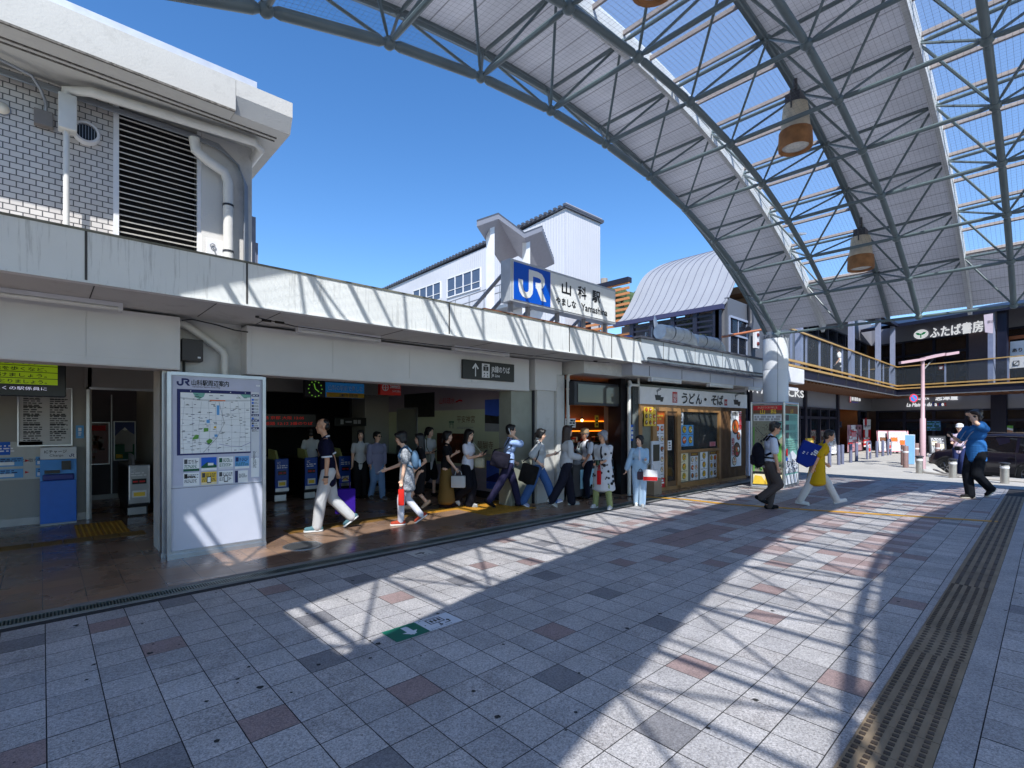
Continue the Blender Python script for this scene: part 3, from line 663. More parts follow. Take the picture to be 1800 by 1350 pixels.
# black line sign
t = thing('overhead_sign', 'black overhead sign with white arrow and train symbol on the cream panel', 'sign', (5.9, 6.93, 2.5))
mb = MB(); mb.bbox(5.28, 6.49, 6.89, 6.937, 2.37, 2.70, .004, 0); F = Frame((5.28, 6.89, 2.37), (1, 0, 0), (0, 0, 1), mb, .002)
F.rect(.265, .05, .285, .235, 1); F.poly([(.275, .285), (.20, .19), (.225, .175), (.275, .24), (.325, .175), (.35, .19)], 1, 1.2)
F.poly([(.42, .04), (.60, .04), (.60, .29), (.42, .29)], 1); F.rect(.45, .16, .57, .24, 0, 2); F.rect(.47, .25, .55, .27, 0, 2); F.disc(.475, .115, .014, 0, 2); F.disc(.545, .115, .014, 0, 2); F.poly([(.45, .05), (.47, .05), (.49, .08), (.47, .08)], 0, 2); F.poly([(.57, .05), (.55, .05), (.53, .08), (.55, .08)], 0, 2); F.rect(.505, .17, .515, .235, 1, 3)
F.text('JR線のりば', .64, .155, .13, 1, 2, w=.45, bold=.002); F.text('JR Line', .64, .065, .075, 1, 2, w=.20, bold=.001)
mb.build('sign_panel', [M_black, M_white], t)

# ------------------------------------------------------------------ upper building
up = thing('upper_building', 'grey upper storey with white tiles, louvres and heavy concrete eaves above the station roof', 'building', (0, 9, 3.1))
def brickmat():
    m = bpy.data.materials.new('white glazed wall tile'); m.use_nodes = True; nt = m.node_tree; b = nt.nodes['Principled BSDF']
    tc = nt.nodes.new('ShaderNodeTexCoord'); sp = nt.nodes.new('ShaderNodeSeparateXYZ'); cb = nt.nodes.new('ShaderNodeCombineXYZ')
    nt.links.new(tc.outputs['Object'], sp.inputs[0]); nt.links.new(sp.outputs['X'], cb.inputs['X']); nt.links.new(sp.outputs['Z'], cb.inputs['Y'])
    br = nt.nodes.new('ShaderNodeTexBrick'); br.inputs['Scale'].default_value = 1; br.inputs['Brick Width'].default_value = .118; br.inputs['Row Height'].default_value = .074
    br.inputs['Mortar Size'].default_value = .0062; br.inputs['Mortar Smooth'].default_value = .1; br.inputs['Color1'].default_value = (.57, .54, .51, 1); br.inputs['Color2'].default_value = (.50, .47, .445, 1); br.inputs['Mortar'].default_value = (.085, .083, .085, 1)
    nt.links.new(cb.outputs[0], br.inputs['Vector']); nt.links.new(br.outputs[0], b.inputs['Base Color']); b.inputs['Roughness'].default_value = .45
    bp = nt.nodes.new('ShaderNodeBump'); bp.invert = True; bp.inputs['Strength'].default_value = .6; bp.inputs['Distance'].default_value = .01
    nt.links.new(br.outputs['Fac'], bp.inputs['Height']); nt.links.new(bp.outputs[0], b.inputs['Normal'])
    return m
mb = MB(); mb.box(-8, .70, 8.7, 9.0, 3.12, 5.93); mb.build('tiled_wall', brickmat(), up)
M_eave = stained('bare concrete eaves', S(186, 184, 178), S(96, 92, 86), amt=.35, lo=.5, hi=.9, vs=(3, 3, 3))
mb = MB(); mb.box(-8, 2.42, 9.0, 14, 3.12, 5.93); mb.build('rear_block', M_soff, up)
mb = MB(); mb.box(1.73, 2.42, 8.62, 9.0, 3.12, 5.93); mb.build('corner_column', M_soff, up)
mb = MB(); mb.box(.70, .76, 8.64, 8.7, 3.12, 5.93); mb.box(1.68, 1.73, 8.64, 8.7, 3.12, 5.93); mb.box(.76, 1.68, 8.86, 9.0, 3.12, 5.93, 1); mb.build('louvre_frame', [M_white, flat('louvre shade', 44, 44, 48)], up)
mb = MB(); z = 3.2
while z < 5.9:
    mb.prism([(.76, 8.66, z), (.76, 8.665, z - .012), (.76, 8.80, z + .040), (.76, 8.795, z + .052)], (.92, 0, 0)); z += .078
mb.build('louvre_slats', mat('cream louvre blade', S(196, 192, 184), .5), up)
mb = MB(); mb.box(-8, 1.955, 7.7, 14.2, 5.93, 6.36); mb.build('eaves', M_eave, up)
mb = MB(); mb.prism([(1.96, 7.7, 6.14), (1.96, 7.7, 6.36), (1.96, 14.2, 6.36), (1.96, 14.2, 5.93), (1.96, 7.8, 5.93)], (.76, 0, 0)); mb.build('eaves_corner', M_eave, up)
mb = MB(); mb.box(-8, 2.24, 7.74, 14, 6.36, 6.47); mb.build('roof_coping', mat('metal coping', S(198, 200, 204), .4, metal=.3), up)
mb = MB()
for y in (8.02, 8.12): mb.box(-8, 2.6, y, y + .02, 5.915, 5.93)
mb.box(-8, 1.95, 7.69, 7.72, 5.905, 5.93); mb.build('drip_edge', mat('dark drip stain', S(104, 100, 94), .95, var=.5, scale=22, bump=.6, bscale=40), up)
t = thing('rain_pipe', 'fat white rain pipe running under the concrete eaves and down the corner', 'pipe', (1.9, 8.4, 5.5))
mb = MB(); mb.path([(.22, 8.45, 5.55), (.22, 8.45, 5.78), (.45, 8.35, 5.82), (2.35, 8.2, 5.84), (2.45, 8.3, 5.8), (2.45, 9.5, 5.78)], .06, 12); mb.bbox(.14, .32, 8.38, 8.56, 5.28, 5.72, .02); mb.build('gutter_pipe', M_pipe, t, smooth=True)
mb = MB(); mb.path([(.22, 8.47, 5.3), (.22, 8.5, 3.2)], .032, 10); mb.build('thin_pipe', M_pipe, t, smooth=True)
mb = MB(); mb.path([(1.6, 8.45, 5.72), (1.62, 8.45, 5.55), (1.78, 8.45, 5.45), (2.0, 8.5, 5.38), (2.06, 8.52, 5.25), (2.06, 8.52, 3.15)], .07, 14); mb.build('corner_pipe', M_pipe, t, smooth=True)
mb = MB()
for z in (4.9, 4.2, 3.6): mb.lathe([(.076, -.015), (.076, .015)], (2.06, 8.52, z), 14)
mb.build('pipe_clamp', M_iron, t)
t = thing('conduit_bundle', 'bundle of thin grey conduits bending under the eaves to the corner', 'conduit', (1.5, 8.5, 5.6))
for k in range(4):
    mb = MB(); y = 8.64 - .03 * k; mb.path([(-6, y, 5.87 - .035 * k), (1.6, y, 5.87 - .035 * k), (1.95, y - .02, 5.83 - .035 * k), (2.2, y - .04, 5.62 - .02 * k), (2.34 - .02 * k, y - .06, 5.3), (2.36 - .03 * k, y - .06, 3.15)], .013, 6); mb.build('conduit', M_galv, t, smooth=True)
mb = MB(); mb.box(2.34, 2.5, 8.7, 9.0, 3.12, 4.9); mb.box(2.36, 2.54, 8.72, 9.0, 3.5, 4.5); mb.build('cable_duct', mat('grey blue duct', S(120, 124, 140), .5), t)
t = thing('vent_cowl', 'round white vent cowl on the tiled wall', 'vent', (.42, 8.7, 5.55))
T = Matrix.Rotation(pi / 2, 3, 'X'); mb = MB(); mb.lathe([(.15, 0), (.15, .05), (.135, .08), (.11, .08), (.11, .03)], (.42, 8.7, 5.42), 24, 0, T); mb.build('ring', M_white, t, smooth=True)
mb = MB(); mb.lathe([(.11, .02), (.11, .031)], (.42, 8.7, 5.42), 20, 0, T); mb.build('hole', M_black, t)
mb = MB()
for k in range(7): mb.box(.32 + k * .03, .326 + k * .03, 8.625, 8.64, 5.33, 5.51)
mb.build('grille', M_galv, t)
t = thing('wall_junction_box', 'small grey junction box with bent conduit on the tiled wall', 'junction box', (0, 8.7, 5.4))
mb = MB(); mb.bbox(-.08, .1, 8.6, 8.7, 5.33, 5.52, .01); mb.build('case', flat('grey box', 118, 112, 108), t); mb = MB(); mb.path([(.03, 8.62, 5.52), (.03, 8.6, 5.62), (-.02, 8.5, 5.72), (-.1, 8.4, 5.80), (-.5, 8.3, 5.84), (-2.5, 8.3, 5.86)], .018, 8); mb.build('conduit', M_galv, t, smooth=True)
t = thing('wall_lamp', 'small cream bulkhead lamp at the left edge of the tiled wall', 'lamp', (-.36, 8.66, 5.3)); mb = MB(); mb.lathe([(.07, 0), (.07, .03), (.04, .07), (.001, .08)], (-.36, 8.7, 5.42), 14, 0, T); mb.build('globe', flat('cream globe', 214, 206, 190), t, smooth=True); mb = MB(); mb.lathe([(.08, 0), (.08, .015)], (-.36, 8.7, 5.42), 14, 0, T); mb.build('lamp_base', M_galv, t)
t = thing('access_hatch', 'white hatch cover with a hooked rod at the foot of the corner column', 'hatch', (1.85, 8.6, 3.2))
mb = MB(); mb.bbox(1.78, 2.02, 8.57, 8.61, 3.9, 4.36, .006); mb.build('cover', M_white, t); mb = MB(); mb.path([(1.96, 8.55, 3.98), (1.87, 8.55, 4.22)], .01, 6); 
for (x, z) in ((1.97, 3.95), (1.86, 4.25)):
    mb.path([(x + .03 * cos(a * pi / 6), 8.55, z + .03 * sin(a * pi / 6)) for a in range(13)], .008, 5)
mb.build('hook_rod', M_galv, t)

# ------------------------------------------------------------------ station name sign on the roof
t = thing('station_name_sign', 'big white roof sign with a blue square monogram and black station name', 'sign', (6.9, 6.05, 3.29))
mb = MB(); mb.bbox(5.53, 8.41, 5.96, 6.2, 3.58, 4.27, .01); mb.build('box_frame', mat('sign frame aluminium', S(186, 188, 192), .4, metal=.2), t)
fm = MB(); fm.box(5.59, 8.37, 5.95, 5.9595, 3.615, 4.225, 0); F = Frame((5.59, 5.95, 3.615), (1, 0, 0), (0, 0, 1), fm, .002)
F.rect(0, 0, .88, .61, 1, 1); jr_logo(F, .12, .065, .625, .475, 0, 2)
for ch, x in (('山', 1.18), ('科', 1.625), ('駅', 2.05)): F.text(ch, x, .315, .245, 2, 2, w=.245, bold=.006)
F.text('やましな', 1.02, .095, .15, 2, 2, w=.55, bold=.004); F.text('Yamashina', 1.72, .085, .18, 2, 2, w=.80, bold=.004)
fm.build('sign_face', [mat('sign white', S(226, 226, 224), .4, var=.03), mat('rail blue', S(0, 82, 190), .35, var=.04), M_black], t)
for k, x in enumerate((5.65, 6.05, 6.8, 7.55, 8.22)):
    mb = MB(); mb.prism([(x - .03, 6.06, 3.12), (x + .03, 6.06, 3.12), (x + .03, 6.12, 3.12), (x - .03, 6.12, 3.12)], (0, 0, .5)); mb.tube((x - .02, 6.15, 4.15), (x - .5, 7.1, 3.12), .035, 4); mb.build('support_strut', mat('sign strut grey', S(140, 138, 142), .5), t)
mb = MB(); mb.box(4.9, 8.9, 5.86, 5.93, 3.31, 3.35); mb.build('rusty_rail', mat('rusty angle iron', S(112, 66, 44), .85, var=.35, scale=8), t)

# ------------------------------------------------------------------ map board
t = thing('station_map_board', 'tall pale grey board with a town map, beside the ticket hall entrance', 'information board', (1.58, 7.1, 0))
mb = MB(); mb.bbox(1.08, 2.12, 7.05, 7.27, .05, 2.19, .008); mb.build('board_body', mat('board grey lacquer', S(196, 198, 212), .4, var=.04, scale=2), t)
mb = MB(); mb.box(1.06, 1.10, 7.02, 7.06, 0, 2.2); mb.box(2.10, 2.14, 7.02, 7.06, 0, 2.2); mb.box(1.10, 2.10, 7.02, 7.06, 2.165, 2.205); mb.box(1.06, 2.14, 7.0, 7.2, 0, .05); mb.box(1.10, 2.10, 7.035, 7.055, .05, .09); mb.build('frame', M_chrome, t)
mp = MB(); F = Frame((1.1, 7.048, 0), (1, 0, 0), (0, 0, 1), mp, .0015); R = random.Random(21)
F.rect(.02, .86, .98, 2.15, 0, 1); F.rect(.0, .825, 1.0, .83, c_('dgrey'), 1)
jr_logo(F, .06, 2.045, .13, .085, c_('navy'), 2); F.text('山科駅周辺案内', .21, 2.06, .075, c_('black'), 2, w=.40, bold=.0015); F.text('Yamashina Station Area Map', .215, 2.03, .03, c_('black'), 2, w=.30)
for x in (.93, .955): F.rect(x, 2.075, x + .018, 2.095, c_('white'), 2)
F.rect(.06, 1.215, .865, 2.005, c_('navy'), 2); F.rect(.095, 1.235, .86, 1.965, c_('white'), 3)
for x in (.2, .4, .63, .8): F.disc(x, 1.985, .006, c_('white'), 3)
F.poly([(.22, 1.965), (.25, 1.91), (.29, 1.89), (.335, 1.92), (.35, 1.965)], c_('mint'), 4); F.poly([(.74, 1.965), (.78, 1.92), (.86, 1.93), (.86, 1.965)], c_('mint'), 4); F.poly([(.70, 1.96), (.75, 1.90), (.74, 1.92)], c_('green'), 4)
for z in (1.885, 1.875): F.stroke([(.095, z + .02), (.3, z), (.5, z - .005), (.86, z + .01)], .004, c_('grey'), 4)
F.rect(.40, 1.872, .57, 1.885, c_('orange'), 5); F.rect(.475, 1.70, .505, 1.82, c_('sky'), 5); F.rect(.365, 1.60, .40, 1.64, c_('sky'), 5); F.rect(.45, 1.43, .485, 1.46, c_('sky'), 5)
F.poly([(.335, 1.49), (.385, 1.50), (.385, 1.54), (.335, 1.54)], c_('green'), 5); F.poly([(.22, 1.42), (.25, 1.46), (.285, 1.455), (.28, 1.41), (.22, 1.40)], c_('green'), 5); F.poly([(.36, 1.38), (.40, 1.41), (.43, 1.39), (.42, 1.36), (.385, 1.34)], c_('green'), 5); F.rect(.445, 1.535, .47, 1.56, c_('yellow'), 5)
for k in range(9): x = .13 + .085 * k; F.stroke([(x, 1.24), (x + R.uniform(-.03, .03), 1.55), (x + R.uniform(-.02, .02), 1.86)], .0022, c_('grey'), 4)
for k in range(8): z = 1.28 + .072 * k; F.stroke([(.1, z), (.45, z + R.uniform(-.02, .02)), (.855, z + R.uniform(-.03, .03))], .0022, c_('grey'), 4)
F.stroke([(.33, 1.24), (.48, 1.42), (.56, 1.6), (.50, 1.86)], .005, c_('grey'), 5); F.stroke([(.5, 1.34), (.62, 1.31), (.75, 1.30), (.86, 1.35)], .004, c_('purple'), 5)
for k in range(110):
    x, z = R.uniform(.10, .82), R.uniform(1.25, 1.94); F.rect(x, z, x + R.uniform(.015, .04), z + .006, c_(R.choice(['black', 'dgrey', 'dgrey', 'navy'])), 6)
F.rect(.87, 1.16, .965, 2.0, c_('paper'), 2)
for z, q in ((1.955, 1), (1.70, 1), (1.63, 1), (1.53, 1)): F.rect(.872, z - .012, .962, z + .016, c_('navy'), 3); F.scribble(.885, z - .006, .95, z + .01, 1, c_('white'), 4, seed=int(z * 99))
for z in (1.9, 1.86, 1.82, 1.78, 1.74, 1.66, 1.595, 1.565, 1.50): F.rect(.876, z - .012, .90, z + .012, c_(R.choice(['dgrey', 'navy', 'blue', 'grey'])), 3); F.scribble(.905, z - .01, .955, z + .01, 2, c_('dgrey'), 3, seed=int(z * 77))
F.scribble(.89, 1.02, .93, 1.24, 14, c_('dgrey'), 3, seed=4); F.rect(.868, .90, .965, 1.15, c_('white'), 2)
cols = [('white', 'dgrey', 'dgreen'), ('blue', 'dgrey', 'white'), ('white', 'dgreen', 'paper'), ('sky', 'navy', 'white')], [('white', 'black', 'white'), ('yellow', 'dgrey', 'cream'), ('white', 'dgrey', 'white'), ('navy', 'white', 'white')]
for r in range(2):
    for q in range(4):
        x, z = .125 + q * .185, 1.02 - r * .175; a, b_, c2 = cols[r][q]
        if (r, q) == (0, 1): F.rect(x, z, x + .165, z + .16, c_('blue'), 2); F.poly([(x, z + .05), (x + .06, z + .1), (x + .11, z + .09), (x + .165, z + .06), (x + .165, z + .02), (x, z + .02)], c_('dgreen'), 3); F.rect(x + .07, z + .06, x + .13, z + .09, c_('white'), 4); F.rect(x, z, x + .165, z + .03, c_('white'), 4)
        elif (r, q) == (1, 3): F.rect(x, z, x + .15, z + .15, c_('white'), 2); F.rect(x, z, x + .035, z + .15, c_('navy'), 3); F.scribble(x + .045, z + .06, x + .14, z + .11, 4, c_('dgrey'), 3, seed=5)
        else:
            F.rect(x, z, x + .165, z + .158, c_(a), 2); F.scribble(x + .05, z + .09, x + .155, z + .14, 3, c_(b_), 3, seed=q + 7 * r); F.rect(x + .008, z + .09, x + .042, z + .145, c_(b_), 3); F.rect(x, z, x + .165, z + .03, c_(c2), 3); F.scribble(x + .01, z + .036, x + .155, z + .08, 3, c_('dgreen' if r == 0 else 'dgrey'), 3, seed=q + 17)
            if r == 1 and q in (1, 2): F.rect(x + .06, z + .02, x + .105, z + .1, c_('black'), 5); F.rect(x + .066, z + .032, x + .099, z + .09, c_('white'), 6)
            if r == 1 and q == 0: F.text('navita', x + .02, z + .10, .04, c_('black'), 4, w=.1, bold=.001)
mp.build('map_sheet', [flat('board sheet', 190, 190, 208)] + PM, t)
# ------------------------------------------------------------------ inside the ticket hall
def glowm(n, r, g, b, k): return glow(n, r, g, b, k)
t = thing('information_screen', 'wide hanging screen with yellow-green notice rows at the left edge', 'screen', (-.6, 8.6, 2.2))
mb = MB(); mb.bbox(-1.7, .22, 8.6, 8.75, 1.93, 2.5, .01); mb.build('screen_case', M_black, t)
mb = MB(); F = Frame((-1.68, 8.6, 1.92), (1, 0, 0), (0, 0, 1), mb, .002)
F.rect(0, .54, 1.86, .60, 1); F.text('熱中症予防のポイント！', 1.0, .55, .045, 2, 2, w=.7)
for k, s in enumerate(('①こまめに水分・塩分を補給しましょう。', '（喫茶・バイン飲料などが望ましいです）', '②帽子・日傘の使用や日陰を歩くなど、', 'できるだけ直射日光を避けましょう。', '③無理をせず、適度に休憩をとりましょう。')):
    z = .47 - k * .078; F.rect(.3, z, 1.82, z + .07, 0); F.text(s, .42, z + .014, .05, 3, 2, w=1.3 - .1 * (k == 1), bold=.001)
F.text('ご不良の際は、遠慮なくお近くの駅係員に', .42, .09, .045, 2, 2, w=1.3); F.text('申し出下さい。', .42, .03, .045, 2, 2, w=.45)
mb.build('display', [glow('screen lime', 140, 170, 16, .2), glow('screen red', 180, 40, 50, .45), glow('screen text', 190, 190, 220, .5), M_black], t)
mb = MB(); mb.box(-.4, -.34, 8.66, 8.7, 2.5, 2.87); mb.box(-1.2, -1.14, 8.66, 8.7, 2.5, 2.87); mb.build('hanger', M_iron, t)
# office wall things
def wallposter(name, label, cat, x0, x1, z0, z1, y, draw, mats, frame=True, group=None, parts=True):
    t = thing(name, label, cat, ((x0 + x1) / 2, y, z0), group=group)
    if frame:
        mb = MB(); b = .018
        for q in ((x0 - b, x1 + b, z0 - b, z0), (x0 - b, x1 + b, z1, z1 + b), (x0 - b, x0, z0, z1), (x1, x1 + b, z0, z1)): mb.box(q[0], q[1], y - .03, y, q[2], q[3])
        mb.build('poster_frame', M_chrome, t)
    mb = MB(); F = Frame((x0, y, z0), (1, 0, 0), (0, 0, 1), mb, .006); F.rect(0, 0, x1 - x0, z1 - z0, 0, 1); draw(F, x1 - x0, z1 - z0); mb.build('poster_sheet', mats, t)
def d_notice(F, w, h):
    for q in (0, 1):
        F.scribble(.05 + q * w / 2, .06, w / 2 * (q + 1) - .04, h - .08, 22, c_('dgrey'), 2, seed=q)
        for z in (.93, .8, .67, .52, .36, .22): F.rect(.05 + q * w / 2, z * h, w / 2 * (q + 1) - .06, z * h + .012, c_('black'), 3)
wallposter('timetable_notice', 'large framed sheet of small printed columns on the office wall, below the screen', 'notice', -.27, .34, 1.25, 2.15, 10.945, d_notice, [flat('notice paper', 196, 196, 196)] + PM)
def d_dark(F, w, h): F.scribble(.06, .5 * h, w - .05, h - .06, 4, c_('white'), 2, seed=3); F.rect(w - .2, .06, w - .06, .16, c_('white'), 2); F.text('↗', w - .17, .07, .1, c_('black'), 3)
wallposter('dark_notice', 'dark framed notice panel at the left edge of the office wall', 'notice', -1.1, -.53, .92, 1.32, 10.945, d_dark, [PALETTE['navy']] + PM)
def d_ic(F, w, h):
    F.rect(0, h - .2, w * .3, h, c_('blue'), 2); F.scribble(.02, h - .16, .2, h - .04, 3, c_('white'), 3, seed=9); F.text('ICチャージ 取り扱い方', .05, h - .32, .065, c_('dgrey'), 2, w=.6)
    for r in range(2):
        for q in range(2): F.rect(.02 + q * .42, .03 + r * .18, .3 + q * .42, .17 + r * .18, c_('sky'), 2); F.rect(.04 + q * .42, .05 + r * .18, .2 + q * .42, .1 + r * .18, c_('white'), 3); F.scribble(.05 + q * .42, .1 + r * .18, .28 + q * .42, .16 + r * .18, 2, c_('navy'), 3, seed=r + q)
        F.poly([(.32, .09 + r * .18), (.37, .11 + r * .18), (.32, .13 + r * .18)], c_('red'), 2)
wallposter('charge_instructions', 'pale instruction sheet with small blue pictures beside the blue charging machine', 'notice', -.52, .0, .72, 1.31, 10.945, d_ic, [flat('pale sheet', 186, 186, 182)] + PM, frame=False)
def d_small(F, w, h): F.rect(.03, h * .55, w - .03, h - .04, c_('white'), 2); F.scribble(.03, .04, w - .03, h * .5, 3, c_('white'), 2, seed=2)
wallposter('blue_notice', 'small light blue card on the wall by the door frame', 'notice', .40, .50, 1.35, 1.56, 10.945, d_small, [PALETTE['sky']] + PM, frame=False)
t = thing('charging_machine', 'slim blue card charging machine standing against the office wall', 'ticket machine', (.17, 10.8, 0))
mb = MB(); mb.bbox(-.03, .40, 10.66, 10.94, .03, .70, .012, 0); mb.bbox(-.03, .40, 10.66, 10.94, 1.03, 1.22, .01, 1); mb.prism([(-.03, 10.66, .70), (-.03, 10.72, 1.03), (-.03, 10.94, 1.03), (-.03, 10.94, .70)], (.43, 0, 0), 2); mb.box(-.03, .40, 10.66, 10.94, 0, .03, 3)
mb.build('machine_body', [flat('machine blue', 40, 104, 196, .4), flat('machine header', 206, 208, 212), flat('machine panel blue', 74, 140, 206, .4), M_galv], t)
mb = MB(); F = Frame((-.03, 10.66, 1.03), (1, 0, 0), (0, 0, 1), mb, .002); F.text('ICチャージ', .05, .10, .06, 0, 1, w=.26, bold=.001); F.text('Charge', .11, .045, .05, 0, 1, w=.16); jr_logo(F, .34, .03, .06, .05, 1, 1); mb.build('header_text', [M_black, PALETTE['navy']], t)
mb = MB(); mb.bbox(.0, .37, 10.61, 10.67, .70, .80, .02, 0); mb.build('coin_tray', flat('tray navy', 30, 44, 120, .4), t)
mb = MB(); mb.box(.22, .33, 10.655, 10.70, .86, 1.0); mb.build('small_display', M_black, t); mb = MB(); mb.box(.02, .2, 10.645, 10.68, .81, .86); mb.build('card_slot', M_black, t)
mb = MB(); mb.ell((-1.02, 9.3, 1.62), (.2, .2, .2), 20, 12); mb.build('balloon', flat('purple rubber', 84, 20, 140, .3), smooth='all', label='purple round balloon cut by the left frame edge, under the screen', cat='balloon')
def d_pink(F, w, h):
    F.rect(.05, h - .16, w - .05, h - .05, c_('red'), 2); R = random.Random(2)
    for k in range(16): x, z = R.uniform(.05, w - .14), R.uniform(.08, h - .3); F.rect(x, z, x + R.uniform(.04, .1), z + R.uniform(.03, .1), c_(R.choice(['dgrey', 'brown', 'grey'])), 2)
wallposter('travel_poster', 'faded pink framed poster on the dark door', 'poster', .66, 1.02, .75, 1.6, 13.58, d_pink, [flat('faded pink', 150, 122, 124)] + PM)
def d_mtn(F, w, h): F.poly([(0, h * .62), (w * .3, h * .78), (w * .5, h * .86), (w * .75, h * .74), (w, h * .66), (w, h * .4), (0, h * .4)], c_('grey'), 2); F.poly([(w * .38, h * .8), (w * .5, h * .86), (w * .64, h * .79), (w * .5, h * .77)], c_('white'), 3); F.rect(0, .0, w, h * .42, c_('dgreen'), 2); F.rect(w * .5, h * .2, w * .9, h * .42, c_('grey'), 3); F.rect(.02, .03, w * .4, h * .14, c_('yellow'), 3)
wallposter('travel_poster', 'dark blue mountain poster on the dark door behind the grey gate machine', 'poster', 1.12, 1.46, .82, 1.62, 13.58, d_mtn, [flat('poster dusk blue', 60, 74, 130)] + PM)
mb = MB(); mb.box(1.0, 1.2, 12.6, 12.8, 2.83, 2.868); mb.build('ceiling_light', glow('lit lamp', 255, 240, 220, 1.6), label='nearer of two small lit ceiling lamps in the dark doorway', cat='ceiling light', group='ceiling lamps in the doorway')
mb = MB(); mb.box(.95, 1.1, 13.1, 13.25, 2.83, 2.868); mb.build('ceiling_light', MATS['lit lamp'], label='farther of two small lit ceiling lamps in the dark doorway', cat='ceiling light', group='ceiling lamps in the doorway')
# ticket gates: long cabinets running into the hall
M_gate = mat('gate charcoal', S(30, 30, 34), .35); M_gblue = flat('gate blue', 14, 62, 142, .35); M_gpale = flat('gate pale blue', 90, 150, 206, .4)
def gate(x, label, y=10.6, w=.26, blue=True, L=1.6):
    t = thing('ticket_gate', label, 'ticket gate', (x, y, 0), group='automatic ticket gates')
    mb = MB(); mb.bbox(x - w / 2, x + w / 2, y + .02, y + L, .16, .86, .03, 0); mb.box(x - w / 2 + .02, x + w / 2 - .02, y + .06, y + L - .05, 0, .16, 0); mb.build('gate_cabinet', M_gate, t)
    mb = MB(); mb.bbox(x - w / 2, x + w / 2, y - .03, y + .03, .22, .88, .02, 0); mb.build('gate_face', M_gblue if blue else M_chrome, t)
    mb = MB(); mb.prism([(x - .1, y - .03, .86), (x - .1, y + .1, 1.04), (x - .1, y + .5, 1.06), (x - .1, y + .5, .86)], (.04, 0, 0)); mb.build('side_rail', flat('gate trim', 150, 150, 90) if blue else M_chrome, t)
    mb = MB(); F = Frame((x - w / 2, y - .03, .22), (1, 0, 0), (0, 0, 1), mb, .003); F.text('IC', .04, .55, .07, 0, 1); F.scribble(.03, .46, w - .03, .54, 2, 0, 1, seed=int(x * 9)); F.rect(.05, .33, w - .05, .42, 1, 1); F.scribble(.06, .35, w - .06, .40, 1, 3, 2, seed=3); F.rect(.05, .1, w - .05, .22, 0, 1); F.rect(.07, .12, w - .07, .19, 2, 2); F.rect(0, 0, w, .07, 4, 1); mb.build('face_labels', [M_white, M_black, PALETTE['yellow'], PALETTE['red'], M_chrome], t)
    mb = MB(); mb.box(x - w / 2 - .01, x + w / 2 - .05, y - .02, y + .02, .03, .15); mb.build('foot_box', M_chrome, t)
gate(3.53, 'leftmost blue-fronted ticket gate, beside the map board edge'); gate(4.12, 'blue-fronted ticket gate behind the man in the navy polo shirt'); gate(4.86, 'blue-fronted ticket gate just right of the man in the navy polo'); gate(5.6, 'dark ticket gate behind the man in the lilac shirt', blue=False); gate(6.3, 'dark ticket gate near the inner column, half hidden by the walkers', y=10.2, blue=False)
gate(1.22, 'silver ticket gate cabinet in the left doorway', y=10.75, blue=False, w=.3)
mb = MB(); mb.bbox(2.3, 3.05, 13.0, 13.4, 0, 1.15, .02, 0); mb.bbox(2.35, 3.0, 12.98, 13.0, .85, 1.1, .005, 1)
mb.build('fare_machine', [M_dark, M_iron], label='dark fare machine in the depth of the hall', cat='ticket machine')
t = thing('departure_board', 'black board with rows of red lit characters above the gates', 'display', (3.6, 12.1, 1.5))
mb = MB(); mb.bbox(2.7, 4.79, 12.0, 12.2, 1.5, 1.81, .01); mb.build('board_case', M_black, t)
mb = MB(); F = Frame((2.7, 12.0, 1.5), (1, 0, 0), (0, 0, 1), mb, .003); F.text('普通 京都 大阪 12:05', .8, .19, .08, 0, 1, w=1.0); F.text('新快速 姫路 12:12 3番のりば', .55, .06, .08, 0, 1, w=1.45); mb.build('led_text', glow('red led', 200, 24, 10, .14), t)
def hang(name, label, cat, x0, x1, y, z0, z1, mats, draw, rodz=2.87):
    t = thing(name, label, cat, ((x0 + x1) / 2, y, z0)); mb = MB(); mb.bbox(x0, x1, y, y + .1, z0, z1, .006); F = Frame((x0, y, z0), (1, 0, 0), (0, 0, 1), mb, .003); draw(F, x1 - x0, z1 - z0); mb.build('sign_panel', mats, t)
    if rodz > z1:
        mb = MB(); mb.tube(((x0 + x1) / 2, y + .05, z1), ((x0 + x1) / 2, y + .05, rodz), .012, 6); mb.build('hanger', M_iron, t)
def d_blue(F, w, h): F.rect(0, 0, w, .11, 2, 1); F.text('山科の駅前で楽しむ', .05, h * .5, .13, 1, 1, w=w * .9); F.text('山麓の杜 京都山科', .3, .02, .08, 3, 2, w=w * .5)
hang('advert_panel', 'blue advert panel with a yellow stripe hung high in the hall', 'advert', 4.70, 5.62, 11.2, 2.19, 2.53, [glow('advert blue', 40, 120, 190, .10), M_white, PALETTE['yellow'], PALETTE['navy']], d_blue)
t = thing('hall_clock', 'dark square clock with a green face hung beside the blue advert', 'clock', (4.45, 11.2, 2.5)); mb = MB(); mb.bbox(4.22, 4.68, 11.2, 11.32, 2.17, 2.55, .01); mb.build('clock_case', M_black, t)
mb = MB(); F = Frame((4.22, 11.2, 2.14), (1, 0, 0), (0, 0, 1), mb, .003)
for k in range(12): F.disc(.23 + .15 * sin(k * pi / 6), .22 + .17 * cos(k * pi / 6), .014, 0, 1, 8)
F.line([(.23, .22), (.20, .34)], .018, 0, 2); F.line([(.23, .22), (.31, .16)], .018, 0, 2); mb.build('clock_face', glow('clock green', 120, 190, 60, .3), t)
def d_gatesign(F, w, h): F.rect(.15, .05, .23, h - .05, 1, 1); F.scribble(.28, .07, .45, h - .06, 1, 1, 1, seed=2); F.rect(.5, .06, .6, h - .06, 1, 1); F.rect(.62, .06, .7, h - .06, 1, 1)
